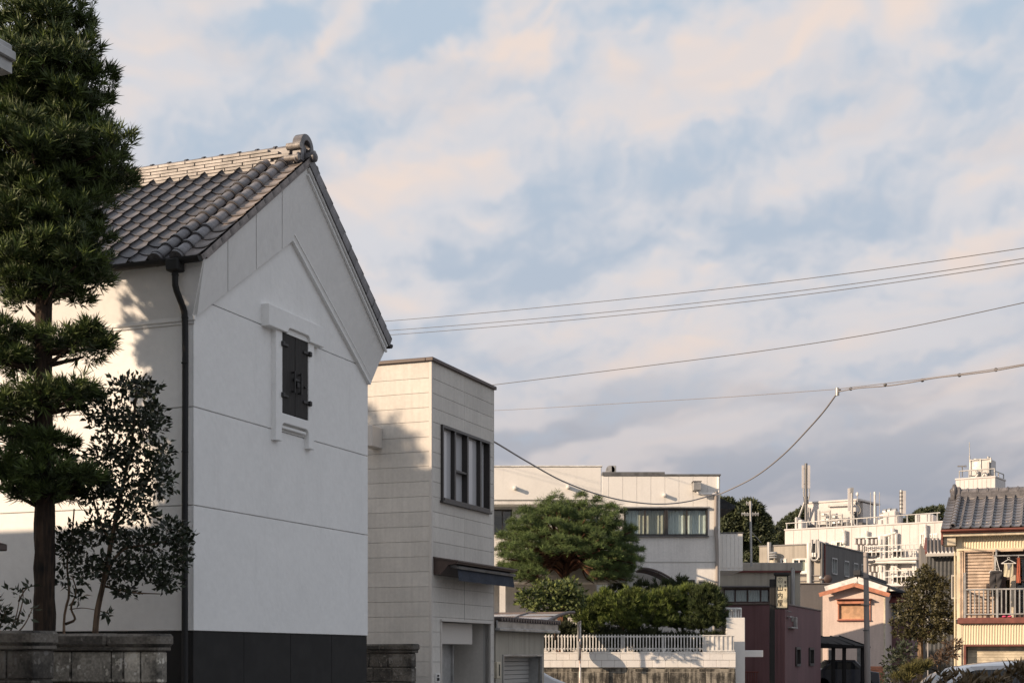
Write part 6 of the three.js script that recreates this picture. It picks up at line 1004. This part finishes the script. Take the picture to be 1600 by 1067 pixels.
(function gardenPine() {
  const Z = 47.3, r = rng(44), o = thing('pine_tree', 'spreading clipped pine with reddish trunk in the white house garden', 'tree', null), P = (x, y, dz = 0) => at(x, y, Z).add(V3(0, 0, dz)), k = Z / F;
  const b = P(880, 1000); b.y = 0;
  const wood = [limb([b, P(879, 960), P(882, 915), P(886, 880), P(889, 850), P(884, 820), P(890, 795)], .26, .08, r, 40, 12)];
  for (const [pts, a] of [[[[883, 905], [866, 888], [845, 889], [828, 897], [806, 903]], .085], [[[884, 895], [862, 874], [838, 872], [812, 880]], .08], [[[888, 868], [868, 846], [840, 840], [812, 842]], .075], [[[885, 895], [905, 884], [935, 886], [968, 890]], .085], [[[888, 870], [915, 858], [950, 858], [982, 868]], .08], [[[888, 850], [912, 832], [945, 826]], .07], [[[886, 835], [868, 812], [845, 800]], .06], [[[845, 889], [836, 905], [820, 912]], .04], [[[828, 897], [815, 890], [795, 898]], .035], [[[862, 874], [850, 862], [835, 860]], .035], [[[935, 886], [950, 899], [972, 906]], .04], [[[905, 884], [920, 896], [932, 902]], .035], [[[870, 880], [872, 866], [860, 855]], .04]]) { const d = (r() - .5) * 1.6; wood.push(limb(pts.map(([x, y], i) => P(x, y, d * i / pts.length)), a, a * .3, r, 16, 7)); }
  part(o, 'trunk', wood, M.barkRed);
  const list = [], A = [.030, .050, .014], B = [.125, .185, .048], CL = [], twigs = [];
  for (let tries = 0; tries < 20000 && CL.length < 250; tries++) {   // needle cushions over the dome
    const a = r() * 6.283, v = r() * 1.5 - .5, q = Math.sqrt(Math.max(0, 1 - Math.min(1, Math.abs(v)) ** 2)), m = .62 + .38 * r();
    const x = 889 + 110 * Math.cos(a) * Math.pow(q, .8) * m, y = 868 - (v > 0 ? (84 + 7 * Math.sin(a * 3 + 1) + 5 * Math.sin(a * 7)) * v * m : 84 * v * .92), z = 92 * Math.sin(a) * q * m;
    if (v < -.10 && Math.hypot((x - 885) * .9, z) < 56 - 16 * r()) continue;
    if (y > 871 && x > 842 && x < 918 && z > -60) continue;
    if (CL.some((c) => Math.hypot(c[0] - x, (c[1] - y) * 1.3, c[2] - z) < 20.5)) continue;
    CL.push([x, y, z]); const c = P(x, y, z * k), rr = 9.5 + 5.5 * r();
    clump(list, c, rr * k, rr * .66 * k, rr * k, 36, r, { size: .95, up: .9, colA: A, colB: B, inner: .15, flat: .8, jit: .6 });
    const bx = 886 + (x - 886) * .35, by = y < 850 ? Math.max(y + 14, 845) : 868 + (y - 868) * .35; twigs.push(limb([P(886 + (x - 886) * .12, by + 10, z * k * .1), P(bx + (r() - .5) * 12, by + (r() - .5) * 6, z * k * .4), P((x + bx) / 2, (y + by) / 2 + 7 * r(), z * k * .72), P(x, y + 4, z * k)], .045, .014, r, 10, 5));
  }
  part(o, 'branch', twigs, M.barkRed);
  foliage(o, 'crown', [tuft(20, .16, .010, 1.2, 5, .1), tuft(20, .15, .010, 1.35, 6, .1)], M.needle, list);
})();
(function shrubs() {
  const r = rng(66);
  const shrub = (name, label, cat, Z, cl, geos, m, A, B, o2, stems, group) => { const o = thing(name, label, cat, null, group), k = Z / F, list = []; for (const [x, y, rx, ry, n] of cl) for (const dz of o2.dz || [-.3, .3]) clump(list, at(x, y, Z).add(V3(0, 0, dz)), rx * k, ry * k, rx * k * .85, n, r, { colA: A, colB: B, ...o2 }); if (stems) part(o, 'trunk', stems.map(([p, a, b]) => limb(p.map(([x, y]) => { const q = at(x, y, Z); return q; }), a, b, r, 12, 7)), M.bark); foliage(o, 'crown', geos, m, list); return o; };
  const spiky = [tuft(20, .20, .020, .7, 11, .1), tuft(20, .17, .020, .85, 12, .1)], G1 = [.024, .036, .010], G2 = [.135, .18, .030], ROW = 'conifer bushes in the row behind the picket fence', FAR = 'trees far behind the houses';
  shrub('broadleaf_bush', 'glossy broad-leaved bush below the pine, left of the conifers', 'bush', 43.5, [[828, 934, 22, 14, 130], [858, 924, 26, 18, 170], [888, 922, 20, 18, 150], [850, 946, 24, 12, 120], [902, 938, 12, 16, 100], [880, 950, 20, 14, 110]], [leafQuad(.17, .09, .5), leafQuad(.14, .08, .8)], M.needle, [.022, .036, .010], [.125, .155, .032], { up: .2, jit: 1.6, inner: .3, dz: [-.4, 0, .4] }, [[[[868, 1000], [866, 960], [862, 935]], .05, .02]]);
  shrub('conifer_bush', 'upright conifer bush at the left end of the fence-top row', 'bush', 46.1, [[925, 958, 22, 22, 150], [945, 942, 18, 18, 110], [922, 980, 22, 12, 110], [910, 962, 14, 18, 80]], spiky, M.needle, G1, G2, { up: 1.1, inner: .3 }, [[[[928, 1015], [928, 985], [930, 960]], .06, .03]], ROW);
  shrub('conifer_bush', 'bright tufted conifer bush second in the fence-top row', 'bush', 45.9, [[975, 950, 24, 20, 170], [988, 935, 16, 14, 90], [970, 968, 22, 12, 110], [985, 978, 16, 8, 60]], spiky, M.needle, G1, G2, { up: 1.1, inner: .3 }, [[[[972, 1015], [974, 985], [978, 955]], .06, .03]], ROW);
  shrub('conifer_bush', 'rounded conifer bush in the middle of the fence-top row', 'bush', 46.0, [[1020, 950, 26, 20, 180], [1042, 935, 18, 14, 100], [1028, 970, 24, 12, 120]], spiky, M.needle, G1, G2, { up: 1.1, inner: .3 }, [[[[1026, 1015], [1027, 985], [1028, 955]], .06, .03]], ROW);
  shrub('conifer_bush', 'low dark conifer bush next to the largest one', 'bush', 46.3, [[1065, 950, 20, 20, 120], [1075, 930, 14, 14, 70], [1062, 975, 18, 10, 70]], spiky, M.needle, G1, G2, { up: 1.1, inner: .3 }, [[[[1066, 1015], [1067, 985], [1068, 955]], .06, .03]], ROW);
  shrub('conifer_bush', 'largest rounded dark conifer at the right end of the fence-top row', 'bush', 45.9, [[1105, 945, 28, 26, 220], [1112, 968, 22, 16, 120], [1090, 975, 20, 10, 80], [1102, 926, 18, 8, 70]], spiky, M.needle, G1, [.06, .085, .02], { up: 1.0, inner: .3 }, [[[[1092, 1015], [1096, 985], [1100, 955]], .06, .03]], ROW);
  shrub('garden_bush', 'dark bush behind the conifer row under the arched porch roof', 'bush', 48.6, [[1000, 920, 20, 10, 60], [1035, 918, 20, 9, 60], [1068, 915, 16, 10, 60], [965, 925, 20, 10, 60]], spiky, M.needle, G1, [.05, .07, .02], { up: .8, inner: .3, dz: [0] }, null);
  shrub('hedge', 'low dark hedge running behind the white picket fence under the conifers', 'hedge', 45.8, [[880, 985, 24, 10, 90], [850, 990, 18, 8, 60], [950, 990, 24, 8, 70], [1000, 992, 26, 7, 70], [856, 1004, 18, 13, 90], [878, 1004, 18, 13, 90], [900, 1004, 18, 13, 90], [922, 1004, 18, 13, 90], [944, 1004, 18, 13, 90], [966, 1004, 18, 13, 90], [988, 1004, 18, 13, 90], [1010, 1004, 18, 13, 90], [1032, 1004, 18, 13, 90], [1054, 1004, 18, 13, 90], [1076, 1004, 18, 13, 90], [1098, 1004, 18, 13, 90], [1120, 1004, 18, 13, 90]], spiky, M.needle, [.014, .02, .008], [.04, .052, .016], { up: .7, inner: .2, dz: [-.2, .2] }, null);
  // far trees
  const big = [tuft(22, .42, .12, 1.4, 15, .4), tuft(22, .36, .11, 1.2, 16, .4)], far = (label, Z, cl, group) => shrub('far_tree', label, 'tree', Z, cl, big, M.leaf, [.022, .032, .016], [.075, .09, .038], { up: .35, inner: .35, dz: [-1.5, 0, 1.5], size: 1 }, [[[[cl[0][0], 1010], [cl[0][0], 940], [cl[0][0], cl[0][1]]], .35, .12]], FAR);
  far('rounded dark green tree right behind the white house corner', 96, [[1145, 815, 18, 18, 120], [1165, 800, 18, 12, 100], [1180, 820, 16, 18, 110], [1150, 850, 22, 22, 140], [1180, 860, 20, 22, 130], [1165, 885, 24, 16, 100], [1192, 845, 10, 16, 60], [1135, 840, 14, 30, 100], [1130, 792, 10, 8, 40]]);
  far('domed tree rising behind the left edge of the white block', 170, [[1250, 810, 20, 10, 150], [1238, 818, 18, 10, 120], [1262, 806, 16, 12, 120], [1225, 828, 14, 9, 80], [1245, 832, 24, 10, 100]]);
  far('dark treetop far behind the rooftop units at right', 175, [[1450, 804, 16, 8, 100], [1462, 800, 9, 6, 60], [1436, 812, 14, 8, 60], [1410, 820, 30, 6, 70], [1455, 815, 22, 8, 60]]);
  far('dim tree mass between dark tree and grey building', 135, [[1205, 838, 14, 12, 90], [1200, 860, 12, 16, 90], [1215, 850, 10, 14, 60], [1210, 870, 14, 14, 60]]);
  // street tree before the shed, and plants round it
  const o = shrub('street_tree', 'small round leafy tree with pale trunk in front of the shed', 'tree', 49.6, [[1447, 902, 16, 8, 71], [1430, 912, 18, 9, 81], [1468, 912, 14, 9, 61], [1450, 925, 28, 12, 132], [1425, 938, 20, 10, 91], [1470, 938, 18, 10, 81], [1445, 952, 28, 12, 142], [1475, 960, 18, 9, 81], [1420, 965, 18, 10, 91], [1450, 978, 28, 12, 142], [1480, 982, 16, 8, 71], [1425, 990, 18, 9, 81], [1452, 998, 22, 7, 81], [1404, 972, 9, 6, 36], [1492, 984, 9, 5, 36], [1490, 962, 8, 5, 30], [1408, 990, 8, 5, 26], [1447, 892, 7, 6, 30], [1408, 952, 10, 8, 40]], [leafQuad(.15, .065, .5), leafQuad(.13, .06, .9), tuft(5, .15, .06, 1.2, 19, .4)], M.leafGloss, [.026, .027, .012], [.085, .076, .028], { up: .3, jit: 1.5, inner: .25, dz: [-.3, .3], size: 1.0 }, null);
  part(o, 'trunk', [limb([at(1438, 1066, 49.6), at(1439, 1030, 49.6), at(1438, 1000, 49.6)], .10, .09, r, 10, 10), limb([at(1438, 1003, 49.6), at(1444, 970, 49.6), at(1449, 920, 49.6)], .07, .02, r), limb([at(1438, 1003, 49.6), at(1425, 975, 49.6), at(1420, 950, 49.6)], .05, .015, r), limb([at(1439, 1000, 49.6), at(1460, 980, 49.6), at(1475, 965, 49.6)], .05, .015, r)], M.barkGrey);
  shrub('roadside_bush', 'yellowish bush at the foot of the small street tree', 'bush', 40, [[1424, 1048, 12, 5, 44], [1440, 1042, 9, 4, 36], [1408, 1060, 12, 6, 40]], spiky, M.needle, [.05, .05, .015], [.11, .10, .026], { up: .8, inner: .2, dz: [0, .3] }, null);
  shrub('dark_bush', 'dark leafy bush between pink house and small street tree', 'bush', 47, [[1400, 1035, 16, 24, 110], [1415, 1020, 16, 18, 90], [1395, 1058, 14, 12, 60]], [leafQuad(.16, .08, .5)], M.leaf, [.012, .018, .009], [.03, .04, .018], { up: .3, jit: 1.5, inner: .2 }, null);
  shrub('reddish_bush', 'reddish leafy shrub before the lower shed wall', 'bush', 42, [[1482, 1020, 14, 8, 60], [1470, 1030, 12, 8, 50], [1490, 1008, 9, 8, 40]], [leafQuad(.15, .06, .5)], M.leaf, [.04, .022, .012], [.10, .06, .03], { up: .3, jit: 1.5, inner: .2 }, null);
  // whorled plants in the foreground, lower right
  const Zf = 13, fo = thing('pieris_shrub', 'foreground shrub of whorled reddish green leaves before the white car', 'shrub', null), fl = [], stems = [], k = Zf / F;
  const fg = [tuft(11, .10, .026, 1.25, 31, .5), tuft(9, .11, .026, 1.0, 32, .5)];
  for (let i = 0; i < 90; i++) { const x = 1405 + r() * 260, top = x > 1575 ? 1044 : x < 1440 ? 1066 : 1060, y = top + (x < 1490 ? 18 : 10) + r() * r() * 70, p = at(x, y, Zf).add(V3(0, 0, (r() - .5) * .7)); fl.push({ p, d: V3((r() - .5) * .8, 1, (r() - .5) * .8).normalize(), t: r() * 6.28, s: .75 + r() * .6, c: tone([.065, .045, .018], [.14, .095, .045], r()) }); stems.push(bar(V3(p.x + (r() - .5) * .1, p.y - .5, p.z), p, .004, 5)); }
  for (const [x, y] of [[1470, 1044], [1494, 1049], [1508, 1050], [1533, 1052], [1553, 1050], [1582, 1045], [1596, 1032], [1590, 1040], [1480, 1056], [1520, 1058], [1565, 1056], [1598, 1045], [1572, 1062], [1448, 1062], [1425, 1066], [1405, 1066]]) { const p = at(x, y + 12, Zf); fl.push({ p, d: V3((r() - .5) * .3, 1, (r() - .5) * .3).normalize(), t: r() * 6.28, s: 1 + r() * .3, c: tone([.065, .045, .018], [.14, .095, .045], r()) }); stems.push(bar(V3(p.x, p.y - .5, p.z), p, .004, 5)); }
  part(fo, 'stem', stems, M.barkGrey); foliage(fo, 'leaves', fg, M.leafGloss, fl);
})();
(function columnTree() {                                     // stands left of the picture; shades the storehouse wall beside the downpipe
  const r = rng(83), o = thing('column_tree', 'narrow clipped garden tree left of the picture beside the storehouse garden', 'tree', null), c = V3(-9.0, 0, -13.8), list = [];
  part(o, 'trunk', [limb([V3(c.x, 0, c.z), V3(c.x, 4, c.z), V3(c.x, 9, c.z)], .12, .04, r, 20, 9)], M.bark);
  for (let i = 0; i < 11; i++) clump(list, V3(c.x + (r() - .5) * .35, 4.2 + i * .42, c.z + (r() - .5) * .35), .34 + .09 * (i % 3), .38, .34, 120, r, { up: .4, colA: [.02, .03, .012], colB: [.06, .08, .025], inner: .1, jit: 1.2 });
  foliage(o, 'crown', [tuft(8, .16, .05, 1.2, 43, .4)], M.leaf, list);
})();
(function hiddenTree() {                                     // stands left of the picture; its shadow falls on the beige building
  const r = rng(81), o = thing('garden_tree', 'big leafy garden tree left of the picture, behind the neighbour\'s house', 'tree', null), c = V3(-16.7, 9.7, -18.9), list = [];
  part(o, 'trunk', [limb([V3(c.x, 0, c.z), V3(c.x + .3, 4, c.z), V3(c.x, 8, c.z - .2), V3(c.x + .1, 10, c.z)], .25, .06, r, 30, 10), limb([V3(c.x, 8, c.z), V3(c.x + 1, 9.3, c.z + .4)], .08, .03, r), limb([V3(c.x, 7, c.z), V3(c.x - 1, 9, c.z - .6)], .08, .03, r)], M.bark);
  for (const [dx, dy, dz, q, n] of [[0, 0, 0, 1.0, 420], [.9, -.8, .3, .8, 300], [-.9, -.5, -.4, .9, 320], [.2, -1.8, 0, 1.1, 360], [-.3, 1.0, .2, .7, 200]]) clump(list, V3(c.x + dx, c.y + dy, c.z + dz), q, q * .8, q, n, r, { up: .3, colA: [.02, .03, .014], colB: [.06, .08, .03], inner: .3, jit: 1.4 });
  foliage(o, 'crown', [tuft(6, .2, .08, 1.2, 41, .4)], M.leaf, list);
})();

// ---------------------------------------------------------------- white car, lower right
(function car() {
  const f = new Frame(1418, 24, FR - 60), o = thing('white_car', 'white car roof and windscreen behind the foreground shrub, lower right', 'car', null);
  const P = (px, py, Z) => at(px, py, Z);
  // lengthwise profile: roof line runs along the picture; x along the car, y up, z across
  const Z = 23, X = (p) => (p - CX) / F * Z, x0 = X(1412), L = 4.3, roofY = EYE - 13 * Z / F;
  const prof = [[0, .45], [.02, .80], [.10, .92], [.30, 1.13], [.55, roofY - .13], [.85, roofY - .03], [1.5, roofY + .055], [2.4, roofY + .06], [3.3, roofY + .0], [3.9, roofY - .12], [4.15, 1.0], [4.25, .8], [4.3, .45]];
  const wid = [.70, .82, .84, .70, .62, .58, .57, .57, .58, .60, .78, .82, .78], n = prof.length, c = new THREE.CatmullRomCurve3(prof.map(([a, b]) => V3(a, b, 0)), false, 'centripetal');
  const v = [], fc = [], NS = 60, NW = 10;
  for (let i = 0; i <= NS; i++) { const t = i / NS, p = c.getPoint(t), q = t * (n - 1), k = Math.min(n - 2, Math.floor(q)), w = wid[k] + (wid[k + 1] - wid[k]) * (q - k); for (let j = 0; j <= NW; j++) { const s = j / NW * 2 - 1; v.push([p.x, p.y - .05 * s * s - .04 * Math.pow(Math.abs(s), 8), s * w]); } }
  for (let i = 0; i < NS; i++) for (let j = 0; j < NW; j++) fc.push([i * (NW + 1) + j, i * (NW + 1) + j + 1, (i + 1) * (NW + 1) + j + 1, (i + 1) * (NW + 1) + j]);
  const g = new THREE.BufferGeometry(), idx = []; for (const q of fc) idx.push(q[0], q[1], q[2], q[0], q[2], q[3]); g.setAttribute('position', new THREE.Float32BufferAttribute(v.flat(), 3)); g.setIndex(idx); g.computeVertexNormals();
  const side = (z) => { const s = new THREE.Shape(c.getPoints(60).map((p) => new THREE.Vector2(p.x, p.y - .085))); s.lineTo(4.3, .35); s.lineTo(0, .35); return s; };
  part(o, 'body', [g.toNonIndexed()], M.car);
  for (const sgn of [-1, 1]) {
    part(o, 'side_panel', [poly([[.0, .40, sgn * .8], [4.3, .40, sgn * .8], [4.25, .98, sgn * .82], [.12, .90, sgn * .82]], [[0, 1, 2, 3]])], M.car);
    part(o, 'side_window', poly([[.42, .96, sgn * .805], [3.95, 1.0, sgn * .805], [3.6, roofY - .10, sgn * .655], [1.0, roofY - .07, sgn * .655]], [[0, 1, 2, 3]]), M.carGlass);
    part(o, 'pillar', [sbar(V3(.26, .98, sgn * .80), V3(.92, roofY - .06, sgn * .66), .07, .05), sbar(V3(.92, roofY - .06, sgn * .66), V3(2.4, roofY - .005, sgn * .625), .06, .04), sbar(V3(2.4, roofY - .005, sgn * .625), V3(3.9, roofY - .16, sgn * .66), .06, .04), sbar(V3(2.2, .98, sgn * .812), V3(2.2, roofY - .05, sgn * .66), .07, .04)], M.car);
    for (const wx of [.85, 3.45]) { const w = part(o, 'wheel', new THREE.CylinderGeometry(.31, .31, .2, 24).rotateX(Math.PI / 2).translate(wx, .31, sgn * .72), M.rubber); part(w, 'rim', new THREE.CylinderGeometry(.19, .19, .21, 18).rotateX(Math.PI / 2).translate(wx, .31, sgn * .72), M.galv); }
  }
  part(o, 'windscreen', (() => { const q = [], fq = []; for (let i = 0; i <= 6; i++) { const t = i / 6, xx = .20 + t * .62, p = c.getPoint((2.4 + t * 2.2) / 12); for (let j = 0; j <= 6; j++) { const s = j / 3 - 1; q.push([p.x - .012, p.y + .014 - .05 * s * s, s * (.74 - .13 * t)]); } } for (let i = 0; i < 6; i++) for (let j = 0; j < 6; j++) fq.push([i * 7 + j, i * 7 + j + 1, i * 7 + j + 8, i * 7 + j + 7]); return poly(q, fq); })(), M.carGlass);
  o.position.set(x0, 0, -Z); o.rotation.y = -.10;
  const s = thing('small_car', 'pale car corner beside the garage, mostly hidden', 'car', null), W = (px, py, z = 38) => at(px, py, z);
  const Z2 = 37, x2 = (p) => (p - CX) / F * Z2, a = x2(848), bb = x2(862.5); const hY = EYE - 20 * Z2 / F;
  const g2 = new THREE.ExtrudeGeometry(new THREE.Shape([[-3.0, .3], [-3.0, 1.2], [-2.4, 1.5], [-.9, 1.5], [-.25, hY + .06], [.25, hY - .22], [.9, .78], [1.1, .3]].map(([q, w]) => new THREE.Vector2(q, w))), { depth: 1.5, bevelEnabled: true, bevelSize: .06, bevelThickness: .06, bevelOffset: -.06, bevelSegments: 2 }).toNonIndexed(); g2.deleteAttribute('uv');
  part(s, 'body', boxUV(g2), M.car); part(s, 'side_window', box(-2.2, -.8, 1.0, 1.42, 1.5, 1.515, .01), M.carGlass);
  for (const q of [-2.2, .4]) for (const z of [.1, 1.4]) part(s, 'wheel', new THREE.CylinderGeometry(.3, .3, .2, 20).rotateX(Math.PI / 2).translate(q, .3, z), M.rubber);
  s.position.set(a, 0, -Z2 - 1.5);
})();

// ---------------------------------------------------------------- wires and the antenna mast by the white house
(function wires() {
  const run = (label, pts, rad, m = M.wire, name = 'power_line') => { const o = thing(name, label, 'cable', null); return [o, part(o, 'cable', tube(pts.map((p) => at(...p)), rad, 90, 6), m)]; };
  const line = (pts) => { const out = []; const zs = pts[0][2], ze = pts[pts.length - 1][2]; for (const p of pts) out.push(p); return out; };
  run('uppermost overhead line across the sky', [[250, 525, 46], [600, 502, 40], [950, 470, 34], [1280, 433, 29], [1600, 387.5, 25], [1900, 340, 22]], .0072, M.wire);
  run('upper wire of the close pair below the uppermost line', [[250, 538, 46], [600, 517, 40], [950, 487.5, 34], [1280, 450.5, 29], [1600, 404, 25], [1900, 354, 22]], .0072, M.wire);
  run('lower wire of the close pair below the uppermost line', [[250, 545, 46], [600, 524, 40], [950, 494.5, 34], [1280, 457.5, 29], [1600, 411, 25], [1900, 361, 22]], .0072, M.wire);
  run('overhead line starting at the beige building roof', [[700, 610, 39], [778, 600.5, 38], [1000, 573, 35], [1200, 547, 32], [1400, 515, 29], [1600, 473, 26.5], [1900, 405, 23]], .0085, M.wire);
  run('faint thin support wire left of the cable junction', [[690, 644, 52], [780, 641, 50], [1000, 628.5, 44], [1150, 619.5, 40], [1309, 608, 36]], .008, M.wireGrey);
  const [o, c] = run('wrapped cable sagging between clips, right of the junction', [[1309, 612, 36], [1345, 606, 35], [1385, 603, 34.3], [1420, 598, 33.6], [1465, 590, 32.6], [1510, 585, 31.8], [1555, 579, 31], [1600, 571, 30.2], [1700, 556, 28.5], [1900, 515, 26]], .016, M.wireGrey);
  part(o, 'support_wire', tube([[1309, 608, 36], [1450, 591, 33], [1600, 569, 30.2], [1900, 508, 26]].map((p) => at(...p)), .010, 60, 6), M.wireGrey);
  for (const [x, y, z] of [[1312, 610, 36], [1330, 607.5, 35.4], [1384, 601.5, 34.3], [1442, 594, 33.2], [1500, 586, 32], [1557, 577.5, 31]]) part(o, 'cable_clip', [new THREE.SphereGeometry(.045, 8, 6).translate(...at(x, y, z).toArray())], M.wire);
  part(o, 'cable_clip', bar(at(1309, 606, 36), at(1309, 618, 36), .05, 8), M.galv);
  run('drop cable curving from the junction down to the white house corner', [[1309, 614, 36], [1290, 640, 37], [1262, 672, 39], [1225, 710, 42], [1180, 745, 46], [1130, 770, 50.5], [1122, 773, 51.8]], .022, M.wireGrey, 'drop_cable');
  run('slack cable hanging from the beige building across the white house front', [[764, 686, 31.5], [775, 692, 32], [825, 722, 36], [880, 752, 40], [940, 774, 44], [990, 784.5, 47], [1035, 787.5, 49], [1075, 783.5, 50.5], [1118, 772.5, 51.8]], .022, M.wireGrey, 'drop_cable');
  const a = thing('tv_aerial', 'tall television aerial mast with cross arms right of the white house', 'antenna', null), W = (x, y) => at(x, y, 60.5);
  part(a, 'mast', [bar(W(1174.5, 885), W(1173, 783), .045, 8)], M.galv); part(a, 'boom', [bar(W(1159, 803), W(1186, 803), .035, 6), bar(W(1166, 785), W(1176, 789), .03, 6), bar(W(1164, 805.5), W(1184, 804), .02, 6)], M.galv);
  for (let i = 0; i < 7; i++) part(a, 'element', bar(W(1160 + i * 4.2, 800.5 - (i % 2)), W(1160 + i * 4.2, 806), .018, 5), M.galv);
  for (let i = 0; i < 4; i++) part(a, 'element', bar(W(1167 + i * 2.7, 783 + i), W(1167 + i * 2.7, 789 + i), .018, 5), M.galv);
  part(a, 'guy_wire', bar(W(1174, 830), W(1190, 848), .015, 5), M.wireGrey);
})();

// ---------------------------------------------------------------- shadows on; groups without a frame get their origin at their base
scene.updateMatrixWorld(true);
for (const o of scene.children) if (o.isGroup && o.position.lengthSq() === 0) {
  const b = new THREE.Box3().setFromObject(o), c = b.getCenter(V3()); c.y = b.min.y; o.position.copy(c); for (const k of o.children) k.position.sub(c);
}
scene.traverse((o) => { if (o.isMesh) { o.castShadow = true; o.receiveShadow = true; } });
renderer.render(scene, camera);
